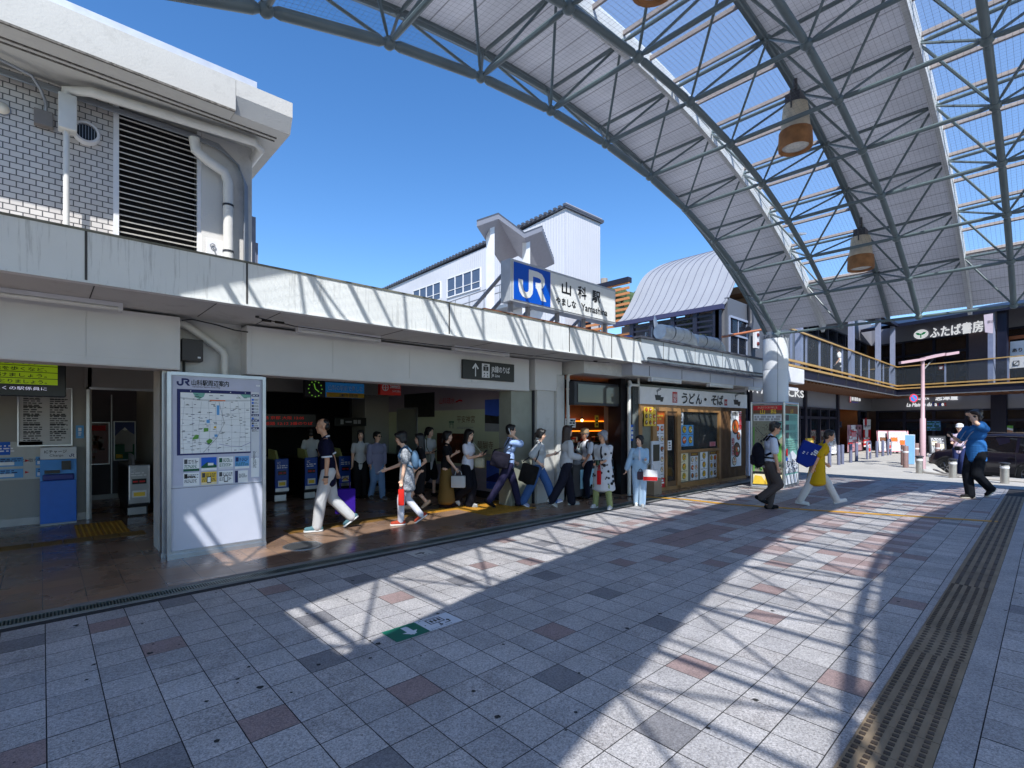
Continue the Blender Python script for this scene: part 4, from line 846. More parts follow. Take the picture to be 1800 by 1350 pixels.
hang('gate_sign', 'black hanging sign with small pale symbols beyond the gates', 'sign', 5.4, 6.26, 12.35, 1.52, 1.74, [M_black, MATS['print grey']], d_gatesign)
def d_sweets(F, w, h): F.disc(.10, h * .55, .07, 1, 1, 20); F.disc(.10, h * .55, .053, 0, 2, 20); F.rect(.04, h * .53, .16, h * .57, 1, 3); F.rect(.09, h * .3, .11, h * .8, 1, 3); F.text('Sweets', .20, h * .52, .12, 1, 1, w=.22, bold=.003); F.text('SAKURA', .25, h * .22, .06, 1, 1, w=.18)
hang('shop_sign', 'red hanging sign with white lettering under the entrance lintel', 'sign', 4.70, 5.14, 8.7, 2.14, 2.40, [flat('sign red', 196, 40, 30), M_white], d_sweets)
t = thing('hall_door', 'pale plain door in the mural wall', 'door', (6.95, 11.6, 0)); mb = MB(); mb.box(6.935, 6.955, 11.0, 11.9, .02, 1.95); mb.build('door_leaf', flat('door grey green', 138, 140, 128), t); mb = MB(); mb.box(6.93, 6.96, 10.95, 11.0, 0, 2.0); mb.box(6.93, 6.96, 11.9, 11.95, 0, 2.0); mb.box(6.93, 6.96, 11.0, 11.9, 1.95, 2.0); mb.build('door_frame', M_chrome, t)
t = thing('manhole_grate', 'oval-looking round steel drain grate on the brown floor by the entrance', 'drain grate', (2.47, 6.63, 0))
mb = MB(); mb.lathe([(.24, 0), (.24, .008), (.215, .009), (.215, 0)], (2.47, 6.63, .003), 36); mb.build('ring', M_chrome, t, smooth=True)
mb = MB()
for k in range(-9, 10): a = k * .023; L = sqrt(max(.21 ** 2 - a * a, 0)); mb.box(2.47 + a - .005, 2.47 + a + .005, 6.63 - L, 6.63 + L, .003, .010)
mb.build('bars', M_chrome, t); mb = MB(); mb.lathe([(.214, .0045), (.001, .0046)], (2.47, 6.63, 0), 24); mb.build('pit', M_black, t)
def floor_sign(pts, name, label, draw, mats):
    P = [atZ(u, v, .009) for u, v in pts]; o = P[0]; ux = (P[1] - P[0]); uy = (P[3] - P[0]); t = thing(name, label, 'floor sticker', tuple(o)); mb = MB()
    F = Frame(o, ux, (Vector((0, 0, 1)).cross(ux)).normalized(), mb, .0006); draw(F, ux.length, uy.length); mb.build('sticker', mats, t)
# floor stickers: green arrow and lift notice
t = thing('floor_sticker', 'green and white floor sticker with an arrow and a lift symbol', 'floor sticker', (2.2, 3.25, 0))
mb = MB(); o = Vector((TX + 7 * TS + .13, TY + 13 * TS + .02, .0068)); F = Frame(o, (1, 0, 0), (0, 1, 0), mb, .0006)
F.rect(0, 0, .29, .235, 0, 1); F.rect(.29, 0, .60, .235, 1, 1)
F.poly([(.10, .06), (.10, .045), (.145, .045), (.145, .19), (.20, .19), (.20, .045)][2:], 1, 2); F.poly([(.145, .20), (.195, .20), (.195, .10), (.235, .10), (.17, .03), (.105, .10), (.145, .10)], 1, 2.4)
F.rect(.36, .10, .50, .20, 2, 2); F.rect(.37, .11, .49, .19, 1, 2.5); 
for x in (.385, .42, .455): F.rect(x, .125, x + .022, .175, 2, 3)
F.line([(.43, .095), (.43, .055)], .012, 2, 2); F.poly([(.41, .06), (.45, .06), (.43, .035)], 2, 2.2); F.poly([(.50, .09), (.54, .09), (.52, .12)], 2, 2.2); F.line([(.52, .09), (.52, .06), (.47, .06)], .012, 2, 2)
F.text('エレベーター のりば', .31, .015, .025, 2, 2, w=.2); F.text('JR Elevator', .31, .208, .02, 2, 2, w=.17)
mb.build('sticker_sheet', [flat('sticker green', 16, 104, 84), flat('sticker white', 214, 216, 222), M_black], t)
t = thing('floor_sticker', 'small white floor sticker with dark marks near the drain grating', 'floor sticker', (3.9, 5.2, 0)); p = atZ(742, 973)
mb = MB(); F = Frame((p.x - .16, p.y - .12, .0068), (1, 0, 0), (0, 1, 0), mb, .0006); F.rect(0, 0, .3, .24, 0, 1); F.poly([(.06, .1), (.14, .1), (.14, .06), (.2, .12), (.14, .18), (.14, .14), (.06, .14)], 1, 2); F.scribble(.03, .02, .26, .05, 1, 1, 2, seed=6); mb.build('sticker_sheet', [flat('worn sticker', 200, 198, 192), M_iron], t)

# ------------------------------------------------------------------ shops right of the hall
SO = Vector((9.08, 5.8, 0)); SD = Vector((5.82, -.30, 0)).normalized()
M_woods0 = mat('shelf wood', S(140, 90, 52), .5, var=.15, scale=4)
bk = thing('bakery', 'dark-fronted bakery kiosk with glowing counter between the white pier and the noodle shop', 'shop', (8.9, 6.7, 0))
mb = MB(); mb.bbox(7.92, 9.95, 6.62, 6.85, 1.97, 2.46, .01, 0); F = Frame((7.92, 6.62, 1.97), (1, 0, 0), (0, 0, 1), mb, .003); mb.build('sign_box', M_iron, bk)
mb = MB(); mb.box(8.02, 9.85, 6.606, 6.618, 2.03, 2.41); mb.build('sign_glass', glassmat('sign glass', alpha=.15, refl=.35, dark=(.12, .12, .11)), bk)
for bx in ((9.45, 9.62, 6.55, 6.9, 0, 2.86), (9.62, 9.97, 6.45, 6.8, 0, 2.4), (7.9, 7.96, 6.9, 8.6, 0, 2.6)): mb = MB(); mb.box(*bx); mb.build('black_pillar', flat('black panel', 26, 24, 28, .35), bk)
mb = MB(); mb.box(7.9, 10.6, 7.6, 7.7, 0, 2.86, 0); mb.box(7.96, 10.3, 7.54, 7.6, 1.66, 2.4, 1); mb.build('interior', [flat('shop black', 20, 18, 18), mat('warm wood', S(150, 84, 42), .5, var=.2, scale=4)], bk)
for z in (1.63, 1.40): mb = MB(); mb.box(7.97, 10.2, 7.50, 7.535, z, z + .025); mb.build('strip_light', glow('amber strip', 255, 132, 24, 1.6), bk)
mb = MB(); mb.ell((9.0, 7.3, 1.66), .03); mb.build('pendant_bulb', glow('warm bulb', 255, 210, 130, 6), bk); mb = MB(); mb.tube((9.0, 7.3, 1.7), (9.0, 7.3, 2.6), .006, 5); mb.lathe([(.05, 1.70), (.02, 1.73)], (9.0, 7.3, 0), 10); mb.build('pendant_shade', M_iron, bk)
R = random.Random(18)
for z in (.95, 1.15): 
    mb = MB(); mb.box(8.1, 10.1, 7.42, 7.6, z, z + .02, 0)
    for k in range(22): x = R.uniform(8.1, 10.0); mb.box(x, x + R.uniform(.04, .1), 7.45, 7.55, z + .02, z + R.uniform(.06, .15), 1 + k % 3)
    mb.build('shelf', [M_woods0, flat('pack red', 160, 50, 36), flat('pack cream', 206, 190, 150), flat('pack brown', 110, 70, 40)], bk)
t = thing('display_counter', 'low shop counter with a pale blue lit front panel and glass case', 'counter', (8.7, 7.0, 0))
mb = MB(); mb.bbox(8.0, 9.42, 6.72, 7.2, .06, .78, .01); mb.build('counter_body', M_iron, t)
for (a, b) in ((8.22, 8.75), (9.02, 9.38)): mb = MB(); mb.box(a, b, 6.708, 6.718, .22, .62); mb.build('front_panel', flat('ice blue panel', 150, 196, 214, .3), t)
mb = MB(); mb.box(8.02, 9.4, 6.74, 7.18, .78, .80, 0); mb.build('counter_top', M_chrome, t); mb = MB(); mb.box(8.02, 9.4, 6.75, 6.756, .8, 1.16); mb.build('glass_case', glassmat('clear glass', alpha=.9, refl=.1), t)
R = random.Random(8)
for k in range(14): 
    mb = MB(); x = 8.1 + k * .09; mb.ell((x, 6.95 + R.uniform(-.08, .08), .84), (.04, .05, .035), 8, 6); mb.build('bread_roll', flat('bun %d' % (k % 3), *[(150, 90, 40), (196, 150, 90), (120, 40, 30)][k % 3]), t)
def shopposter(o, ux, w, h, label, mats, draw, name='shop_poster', group=None):
    mb = MB(); F = Frame(o, ux, (0, 0, 1), mb, .004); F.rect(0, 0, w, h, 0, 1); F.mb.prism([F.p(0, 0, -3), F.p(w, 0, -3), F.p(w, h, -3), F.p(0, h, -3)], F.n * .006, 0); draw(F, w, h)
    return mb.build(name, mats, label=label, cat='poster', group=group)
def d_txt(a, b_=None):
    def f(F, w, h): F.scribble(.03, h * .1, w - .03, h * .9, 3, c_(a), 2, seed=int(w * 100), fill=.7)
    return f
shopposter((8.35, 7.25, 1.50), (1, 0, 0), .36, .2, 'white handwritten card hanging inside the bakery', [PALETTE['white']] + PM, d_txt('black'))
shopposter((9.42, 7.25, 1.50), (1, 0, 0), .12, .28, 'narrow yellow card hanging inside the bakery', [PALETTE['yellow']] + PM, d_txt('black'))
shopposter((9.64, 6.44, 1.20), (1, 0, 0), .20, .36, 'blue poster on the black pillar right of the bakery', [PALETTE['blue']] + PM, d_txt('white'))
mb = MB(); mb.path([(9.45, 6.34, 2.52), (9.45, 6.30, 2.44), (9.36, 6.28, 2.38), (9.36, 6.28, .02)], .04, 12); mb.path([(9.45, 6.34, 2.44), (9.75, 6.3, 2.44), (9.75, 6.3, 2.6)], .032, 10); mb.build('downpipe', M_pipe, smooth=True, label='thick white downpipe between the bakery and the noodle shop', cat='pipe')

sh = thing('noodle_shop', 'noodle shop with wooden front under a long white sign with black brush lettering', 'shop', (12.5, 6.2, 0))
M_metp = mat('pale metal fascia', S(196, 202, 208), .4, var=.04, scale=1.5, metal=.1); M_wood = mat('honey wood', S(150, 112, 70), .5, var=.18, scale=5); M_slat = mat('brown slat wood', S(104, 76, 50), .55, var=.2, scale=6)
L = 6.3
def sbox(mb, s0, s1, d0, d1, z0, z1, m=0):
    n = Vector((-SD.y, SD.x, 0)); pts = [SO + SD * a + n * b for a, b in ((s0, d0), (s1, d0), (s1, d1), (s0, d1))]
    mb.prism([(p.x, p.y, z0) for p in pts], (0, 0, z1 - z0), m)
mb = MB(); sbox(mb, 0.003, L, 0, .14, 2.90, 3.36); mb.build('metal_fascia', M_metp, sh)
mb = MB(); sbox(mb, -.1, L, -.06, .2, 3.36, 3.40); sbox(mb, .2, L, -.05, -.01, 2.96, 2.985); sbox(mb, .05, L, -.08, .0, 2.86, 2.90); mb.build('rail', flat('dark rail', 70, 72, 82), sh)
mb = MB(); sbox(mb, .0, L, .22, .5, 2.62, 2.868); mb.build('canopy_edge', mat('lilac grey panel', S(184, 187, 200), .5, var=.04), sh)
mb = MB(); sbox(mb, -1.2, L, .5, 3.0, 2.60, 2.868); sbox(mb, -.003, L, .2, .5, 2.60, 2.619); mb.build('lower_soffit', M_soff, sh)
for s in (.6, 1.9, 3.2, 4.5, 5.6): mb = MB(); sbox(mb, s, s + .012, .216, .22, 2.63, 2.85); sbox(mb, s + .2, s + .212, -.004, 0, 2.99, 3.35); mb.build('panel_joint', M_seam, sh)
UO = Vector((9.74, 6.27, 0)); UD = Vector((5.5, -.22, 0)).normalized(); UN = Vector((UD.y, -UD.x, 0))
def us(u, v=743.0):
    p = atP(u, v, UO, UN); return (p - UO).dot(UD), p.z
def usb(x, y): return us(1050 + x / 5.193, 620 + y / 5.193)
def ubox(mb, s0, s1, d0, d1, z0, z1, m=0):
    pts = [UO + UD * a - UN * b for a, b in ((s0, d0), (s1, d0), (s1, d1), (s0, d1))]
    mb.prism([(p.x, p.y, z0) for p in pts], (0, 0, z1 - z0), m)
W = us(1312)[0]; s_ = lambda x: usb(x, 640)[0]
mb = MB(); ubox(mb, 0, W, -.02, .12, 2.03, 2.42); F = Frame(UO + UN * .02 + Vector((0, 0, 2.03)), UD, (0, 0, 1), mb, .004)
def bowl(x, z, k):
    F.poly([(x - .13 * k, z + .05 * k), (x + .13 * k, z + .05 * k), (x + .09 * k, z - .07 * k), (x - .09 * k, z - .07 * k)], 1, 1); F.poly([(x + .08 * k, z + .01 * k), (x + .24 * k, z + .01 * k), (x + .2 * k, z - .1 * k), (x + .1 * k, z - .1 * k)], 1, 1.4)
    F.line([(x - .02 * k, z + .05 * k), (x - .02 * k, z + .17 * k)], .02 * k, 1, 1); F.line([(x - .06 * k, z + .12 * k), (x + .13 * k, z + .19 * k)], .016 * k, 1, 1.2); F.line([(x - .06 * k, z + .15 * k), (x + .13 * k, z + .22 * k)], .016 * k, 1, 1.2)
bowl(s_(545), .17, 1.0); bowl(s_(1258), .17, 1.15)
a, b = s_(678), s_(722); F.rect(a, .06, b, .32, 2, 1); F.text('麺', a + .02, .19, .11, 0, 2, w=(b - a) * .8); F.text('家', a + .02, .08, .11, 0, 2, w=(b - a) * .8)
for ch, x in (('う', 760), ('ど', 828), ('ん', 892), ('・', 966), ('そ', 1030), ('ば', 1086)):
    F.text(ch, s_(x), .07, .30, 1, 2, w=(s_(x + 52) - s_(x)) * (1 if ch != '・' else .4), bold=.008, slant=.06)
a, b = s_(1152), s_(1178); F.rect(a, .05, b, .22, 2, 1); F.text('柳', a + .02, .09, .1, 0, 2, w=(b - a) * .8)
mb.build('sign_board', [flat('sign ivory', 222, 218, 216), M_black, flat('seal red', 176, 30, 34)], sh)
mb = MB(); ubox(mb, 0, .12, 0, .1, 0, 2.03); 
for x0, x1 in ((508, 545), (625, 640), (732, 765), (1112, 1130)): ubox(mb, s_(x0), s_(x1), .0, .1, 0, 2.03)
ubox(mb, .12, s_(1130), .005, .1, 1.88, 2.03); ubox(mb, s_(765), s_(1112), .005, .12, .86, .93); ubox(mb, s_(765), s_(1112), .02, .12, .08, .12); ubox(mb, .12, W, .0, .12, 0, .08)
mb.build('timber_frame', M_wood, sh)
for bx in ((s_(765), s_(1112), .08, .12, .1, .87), (.12, s_(508), .06, .12, .06, 1.9)): mb = MB(); ubox(mb, *bx); mb.build('base_panel', flat('grey door panel', 120, 118, 104), sh)
mb = MB(); ubox(mb, 0, W, 2.6, 2.7, 0, 2.5); ubox(mb, .0, .05, .02, 1.0, 0, 2.5); ubox(mb, -.05, 0, 1.4, 2.6, 0, 2.5); ubox(mb, W, W + .05, 0.05, 2.6, 0, 2.5); ubox(mb, 0, W, .2, 2.6, 2.42, 2.5); mb.build('interior', flat('noodle shop inside', 128, 136, 136), sh)
M_glass = glassmat('shop glass', alpha=.8, refl=.14, dark=(.22, .24, .24))  # grey body, with the lightened interior, stands in for the pale reflection
mb = MB(); ubox(mb, s_(765), s_(1112), .05, .056, .93, 1.88); mb.build('window_glass', M_glass, sh)
mb = MB(); ubox(mb, s_(640), s_(732), .05, .056, .08, 1.88); mb.build('door_glass', glassmat('door glass', alpha=.45, refl=.16, dark=(.04, .035, .035)), sh)
mb = MB(); ubox(mb, s_(640), s_(652), .03, .06, .08, 1.88); ubox(mb, s_(722), s_(732), .03, .06, .08, 1.88); ubox(mb, s_(652), s_(722), .03, .06, 1.78, 1.88); ubox(mb, s_(652), s_(722), .03, .06, .08, .2); ubox(mb, s_(715), s_(719), -.01, .03, .9, 1.2); mb.build('door_leaf', M_slat, sh)
mb = MB(); ubox(mb, s_(1130), W, .06, .1, .08, 2.03, 1)
x = s_(1130)
while x < W - .03: ubox(mb, x, x + .035, .0, .06, .08, 2.03, 0); x += .075
mb.build('slat_wall', [M_slat, flat('slat back', 60, 44, 30)], sh)
for x in (868, 978): 
    mb = MB(); p = atP(1050 + x / 5.193, 739, UO - UN * .6, UN); mb.lathe([(.12, 1.32), (.13, 1.34), (.13, 1.78), (.12, 1.8)], (p.x, p.y, 0), 14); mb.build('paper_lantern', glow('lantern glow', 240, 180, 110, 1.1), sh, smooth=True)
mb = MB(); ubox(mb, s_(765), s_(1112), 1.6, 2.0, 0, .95, 0); mb.build('kitchen_counter', flat('kitchen counter', 120, 116, 110), sh)
def spost(x0, x1, z0, z1, label, bg, draw, d=.012, nm='shop_poster', group='posters on the noodle shop front'):
    s0, s1 = s_(x0), s_(x1); return shopposter(UO + UD * s0 + UN * d + Vector((0, 0, z0)), UD, s1 - s0, z1 - z0, label, [PALETTE[bg]] + PM, draw, nm, group)
def food(F, x, z, r, seed):
    R = random.Random(seed); F.disc(x, z, r, c_('black'), 2, 14); F.disc(x, z, r * .84, c_(R.choice(['cream', 'orange', 'brown', 'yellow'])), 3, 14)
    for k in range(5): a = R.uniform(0, 6.3); q = r * R.uniform(.1, .55); F.disc(x + q * cos(a), z + q * sin(a), r * R.uniform(.15, .3), c_(R.choice(['white', 'green', 'brown', 'orange', 'red'])), 4 + .2 * k, 8)
def d_menu(cols, rows, top=0.0, hd=None):
    def f(F, w, h):
        if top: F.rect(0, h * (1 - top), w, h, c_(hd), 2); F.scribble(.05, h * (1 - top * .7), w - .05, h * (1 - top * .2), 2, c_('yellow'), 3, seed=1)
        ww, hh = w / cols, h * (1 - top) / rows
        for i in range(cols):
            for j in range(rows):
                food(F, (i + .5) * ww, (j + .58) * hh, min(ww, hh) * .36, i * 7 + j * 3 + int(w * 100)); F.scribble(i * ww + .03, j * hh + .01, (i + 1) * ww - .03, j * hh + hh * .16, 1, c_('dgrey'), 2, seed=j)
    return f
spost(545, 625, .12, 1.87, 'tall narrow picture menu in two columns beside the shop door', 'paper', d_menu(2, 6, .17, 'orange'), d=-.05)
spost(545, 625, .08, .30, 'red banner strip under the tall two-column menu', 'red', d_txt('white'), d=-.03)
spost(425, 530, 1.53, 1.96, 'square dark framed poster at the left end of the shop front', 'yellow', d_menu(3, 3), d=.01)
for k, (x0, x1, lb) in enumerate(((778, 852, 'orange-topped menu poster under the shop window, leftmost of four'), (874, 942, 'pale menu poster under the shop window, second from the door'), (962, 1030, 'white menu poster with red marks, third under the window'), (1048, 1112, 'lilac-white menu poster at the right end under the window'))):
    spost(x0, x1, .14, .84, lb, ['cream', 'paper', 'white', 'paper'][k], d_menu(1, 3) if k % 2 == 0 else d_menu(2, 3, .12, 'brown'), d=-.075)
spost(778, 890, 1.02, 1.55, 'blue-bordered picture poster on the lower left of the shop window', 'sky', d_menu(2, 2), d=-.045)
spost(768, 798, 1.55, 1.86, 'narrow white notice in the top left window corner', 'white', d_txt('dgrey'), d=-.045)
spost(655, 690, .95, 1.18, 'white notice on the dark shop door', 'white', d_txt('dgrey'), d=-.04)
spost(1042, 1092, .98, 1.1, 'pink card at the bottom of the shop window', 'pink', d_txt('red'), d=-.045)
def d_tall(F, w, h):
    food(F, w * .4, h * .72, w * .36, 3); food(F, w * .55, h * .30, w * .36, 5); food(F, w * .3, h * .1, w * .22, 6); food(F, w * .72, h * .55, w * .2, 8)
    for k in range(4): F.text('天丼定食'[k], w * .72, h * (.9 - .075 * k), w * .3, c_('red'), 5, bold=.004)
    for k in range(4): F.text('肉うどん'[k], w * .02, h * (.43 - .075 * k), w * .28, c_('red'), 5, bold=.004)
    F.text('期間限定', w * .08, h * .93, w * .2, c_('black'), 5, w=w * .55, bold=.002)
spost(1215, 1305, .38, 1.93, 'tall white poster with bowls and red characters on the slatted wall', 'white', d_tall, d=.02)
t = thing('menu_cart', 'slanting grey menu screen on a low stand left of the noodle shop door', 'stand', (9.9, 6.1, 0))
mb = MB(); ubox(mb, s_(430), s_(500), -.25, 0, 0, .35); mb.build('stand_base', flat('cart beige', 150, 130, 110), t); mb = MB(); p = UO + UD * s_(450) + UN * .2; mb.bbox(p.x - .17, p.x + .17, p.y - .05, p.y, .36, 1.2, .02, 0); mb.build('stand_panel', flat('cart grey', 196, 200, 206), t); mb = MB(); mb.box(p.x - .13, p.x + .13, p.y - .056, p.y - .0505, .75, 1.12); mb.build('screen', M_black, t)
batten((9.7, 5.98, 2.598), (10.9, 5.93, 2.598), 'fluorescent batten at the left end under the noodle shop canopy'); batten((12.2, 5.86, 2.598), (13.4, 5.8, 2.598), 'fluorescent batten in the middle under the noodle shop canopy'); batten((14.3, 5.76, 2.598), (15.1, 5.72, 2.598), 'rightmost fluorescent batten, by the grey canopy column')
mb = MB(); p = UO + UD * (W + .1); mb.bbox(p.x - .06, p.x + .5, p.y - .05, p.y + .04, .06, 1.66, .01); mb.build('partition_panel', mat('lavender white panel', S(206, 208, 226), .45), label='white upright panel between the noodle shop and the map case', cat='panel')
# ducts
M_duct = mat('spiral zinc duct', S(196, 202, 208), .4, metal=.15, var=.12, scale=9)
def duct(p, label, k=1.0):
    t = thing('ventilation_duct', label, 'duct', p, group='silver ducts on the shop roof'); x, y, z = p
    mb = MB(); mb.path([(x - 1.1, y + .05, z - .02), (x - .1, y, z), (x + .12, y, z - .03), (x + .28, y, z - .12), (x + .35, y, z - .28), (x + .36, y, z - .5)], .14 * k, 18); mb.build('duct_run', M_duct, t, smooth=True)
    for q in (-.7, -.3, .02): mb = MB(); mb.lathe([(.145 * k, -.01), (.15 * k, 0), (.145 * k, .01)], (x + q, y + (.02 if q < 0 else 0), z - .005), 18, 0, Matrix.Rotation(pi / 2, 3, 'Y')); mb.build('duct_seam', M_galv, t)
duct((11.75, 6.25, 3.78), 'left silver elbow duct on the roof above the noodle shop', 1.25); duct((13.5, 6.3, 3.78), 'right silver elbow duct on the shop roof, beside the grey column', 1.15)
mb = MB(); mb.path([(9.15, 6.4, 3.42), (9.6, 6.4, 3.5), (9.72, 6.4, 3.48), (9.74, 6.4, 3.3)], .06, 10); mb.build('blue_pipe', flat('blue wrap', 60, 120, 200), smooth=True, label='short blue wrapped pipe elbow on the roof edge below the name sign', cat='pipe')
t = thing('satellite_dish', 'small white dish aerial on the roof behind the ducts', 'aerial', (11.3, 6.9, 3.2)); mb = MB(); T = Matrix.Rotation(radians(70), 3, 'X') @ Matrix.Rotation(.5, 3, 'Y'); mb.lathe([(.02, 0), (.16, .03), (.27, .09), (.275, .1), (.16, .045), (.02, .012)], (11.4, 6.9, 4.05), 20, 0, T); mb.build('dish', M_white, t, smooth=True); mb = MB(); mb.tube((11.4, 7.0, 3.2), (11.4, 6.95, 4.05), .02); mb.tube((11.2, 7.0, 3.2), (11.2, 7.0, 3.9), .035); mb.tube((11.4, 6.9, 3.95), (11.6, 6.6, 4.0), .01); mb.build('mast', M_galv, t)
# ------------------------------------------------------------------ white stair building on the embankment behind
M_corr = mat('white corrugated cladding', S(186, 187, 193), .5, var=.03, scale=.6)
def corr():
    m = M_corr; nt = m.node_tree; b = nt.nodes['Principled BSDF']; tc = [n for n in nt.nodes if n.type == 'TEX_COORD'][0]
    sp = nt.nodes.new('ShaderNodeSeparateXYZ'); nt.links.new(tc.outputs['Object'], sp.inputs[0])
    ad = nt.nodes.new('ShaderNodeMath'); ad.operation = 'ADD'; nt.links.new(sp.outputs['X'], ad.inputs[0]); nt.links.new(sp.outputs['Y'], ad.inputs[1])
    mu = nt.nodes.new('ShaderNodeMath'); mu.operation = 'MULTIPLY'; mu.inputs[1].default_value = 2 * pi / .16; nt.links.new(ad.outputs[0], mu.inputs[0])
    si = nt.nodes.new('ShaderNodeMath'); si.operation = 'SINE'; nt.links.new(mu.outputs[0], si.inputs[0])
    bp = nt.nodes.new('ShaderNodeBump'); bp.inputs['Strength'].default_value = .22; bp.inputs['Distance'].default_value = .015; nt.links.new(si.outputs[0], bp.inputs['Height']); nt.links.new(bp.outputs[0], b.inputs['Normal'])
corr()
wb = thing('stair_building', 'white corrugated building with long sloping roof and end tower behind the name sign', 'building', (17, 20, 3))
mb = MB(); XW = 16.16
mb.prism([(XW, 14, 3), (XW, 31, 3), (XW, 31, 10.15), (XW, 17.2, 10.42), (XW, 14, 10.68)], (2.4, 0, 0)); mb.build('wall', M_corr, wb)
M_roof = mat('dark corrugated roof', S(74, 78, 88), .5)
mb = MB(); y = 13.9
while y < 31: mb.prism([(XW - .14, y, 10.74 - (y - 14) * .034), (XW - .14, y + .13, 10.74 - (y - 14) * .034), (XW - .14, y + .13, 10.84 - (y - 14) * .034), (XW - .14, y, 10.84 - (y - 14) * .034)], (2.7, 0, 0)); y += .28
mb.prism([(XW - .1, 13.9, 10.69), (XW - .1, 31, 10.12), (XW - .1, 31, 10.17), (XW - .1, 13.9, 10.76)], (2.6, 0, 0)); mb.build('roof', M_roof, wb)
mb = MB(); mb.box(XW - .02, XW + 2.46, 13.93, 14.0, 10.69, 10.9); mb.build('gable_trim', flat('cool grey trim', 150, 152, 166), wb)
M_win = glassmat('station window', alpha=.05, refl=.3, dark=(.07, .10, .16))
for (ya, yb, za, zb) in ((23.09, 25.9, 8.5, 9.42), (19.62, 22.45, 8.45, 9.42)):
    f = MB(); n = 4; 
    for k in range(n + 1): yy = ya + (yb - ya) * k / n; f.box(XW - .05, XW, yy - .03, yy + .03, za, zb)
    f.box(XW - .05, XW, ya, yb, zb, zb + .05); f.box(XW - .06, XW, ya, yb, za - .06, za); f.box(XW - .045, XW, ya, yb, za + .3, za + .33)
    fr = f.build('window', M_white, wb); g = MB(); g.box(XW - .02, XW - .005, ya, yb, za, zb); g.build('pane', M_win, fr)
mb = MB()
for z in (8.1, 7.75): mb.tube((XW - .6, 15.2, z), (XW - .6, 26, z - .3), .025, 6)
for k in range(10): y = 15.2 + 1.15 * k; mb.tube((XW - .6, y, 7.0), (XW - .6, y, 8.1 - .027 * (y - 15)), .025, 6)
mb.box(XW - .7, XW, 15, 26, 6.9, 7.05); mb.build('stair_railing', M_galv, wb)
bf = thing('butterfly_canopy', 'small zigzag roof on two white posts in front of the white tower', 'canopy', (12, 12, 3.1))
def pt(u, v, y): return atY(u, v, y)
P0, P1, P2, P3 = pt(838, 390, 12), pt(876, 377, 12), pt(922, 411, 12), pt(953, 399, 12)
for a, b in ((P0, P1), (P1, P2), (P2, P3)):
    e = Vector((2.4, 1.6, -.25)); a, b = Vector(a), Vector(b); mb = MB(); mb.prism([a, b, b + Vector((0, 0, -.14)), a + Vector((0, 0, -.14))], e); mb.build('roof_leaf', flat('canopy grey', 126, 128, 138), bf)
    mb = MB(); n = 12
    for k in range(n): q = a + e * (k / n) + Vector((0, 0, .0)); mb.prism([q, b + e * (k / n), b + e * (k / n) + Vector((0, 0, .06)), q + Vector((0, 0, .06))], e / n * .5)
    mb.build('roof_ribs', M_roof, bf)
for u, vt in ((862, 388), (925, 412)):
    p = pt(u, vt, 12.3); mb = MB(); mb.box(p.x - .09, p.x + .09, 12.2, 12.4, 3.1, p.z - .1); mb.build('post', M_white, bf)
mb = MB(); p = pt(1062, 490, 13.5); mb.tube((p.x, 13.5, 5), (p.x, 13.5, p.z), .16, 10); mb.build('chimney_stack', flat('grey flue', 140, 132, 124), label='thin grey chimney standing right of the station name sign', cat='chimney')
# hill with trees beyond
hl = MB(); R = random.Random(5); c = atY(1096, 512, 60)
for k in range(60): hl.ell((c.x + R.uniform(-9, 9), 60 + R.uniform(-4, 6), c.z - 1.2 - R.uniform(0, 4)), (R.uniform(.8, 1.8),) * 3, 8, 6)
hl.build('wooded_hill', mat('distant foliage', (.05, .08, .035), .9, var=.4, scale=1.5, bump=.8, bscale=4), kind='structure')

# ------------------------------------------------------------------ shopping terrace: left wing, end block, right wing
M_chr = mat('charcoal cladding', S(78, 80, 92), .5, var=.05); M_gold = mat('gold anodised rail', S(206, 168, 108), .4, metal=.35); M_gpost = mat('lilac grey post', S(128, 134, 156), .45); M_dkf = mat('blue black frame', S(28, 30, 46), .4)
M_woods = mat('wood soffit', S(112, 74, 48), .55, var=.15, scale=3); M_band = mat('grey sign band', S(128, 130, 140), .5, var=.04, scale=1); M_int = mat('dim shop interior', S(104, 84, 68), .8, var=.4, scale=1.2)
M_wg = glassmat('mall glass', tint=(.7, .74, .8), alpha=.72, refl=.07, dark=(.03, .034, .045))
M_rg = glassmat('rail glass', tint=(.95, .97, .98), alpha=.96, refl=.012, dark=(.4, .45, .5))
ml = thing('shopping_terrace', 'two-storey dark shopping building with gold terrace rails wrapping a corner', 'building', (25, 7, 0))
class WF:
    """wall frame: s along, d out of the wall (towards the viewer), z up"""
    def __init__(s, o, ux): s.o = Vector(o); s.x = Vector(ux).normalized(); s.n = s.x.cross(Vector((0, 0, 1))).normalized()
    def p(s, a, d, z): return s.o + s.x * a + s.n * d + Vector((0, 0, z))
    def box(s, mb, a0, a1, d0, d1, z0, z1, m=0): mb.prism([s.p(a, d, z0) for a, d in ((a0, d0), (a0, d1), (a1, d1), (a1, d0))], (0, 0, z1 - z0), m)
    def at(s, u, v, d=0):
        p = atP(u, v, s.p(0, d, 0), s.n); q = p - s.o; return q.dot(s.x), p.z
    def frame(s, a, d, z, mb, lift=.01): return Frame(s.p(a, d, z), s.x, (0, 0, 1), mb, lift)
A = WF((15.6, 7.5, 0), (1, 0, 0)); B = WF((37, 7.5, 0), (-.32, -.947, 0)); LA, LB = 21.4, 17.0
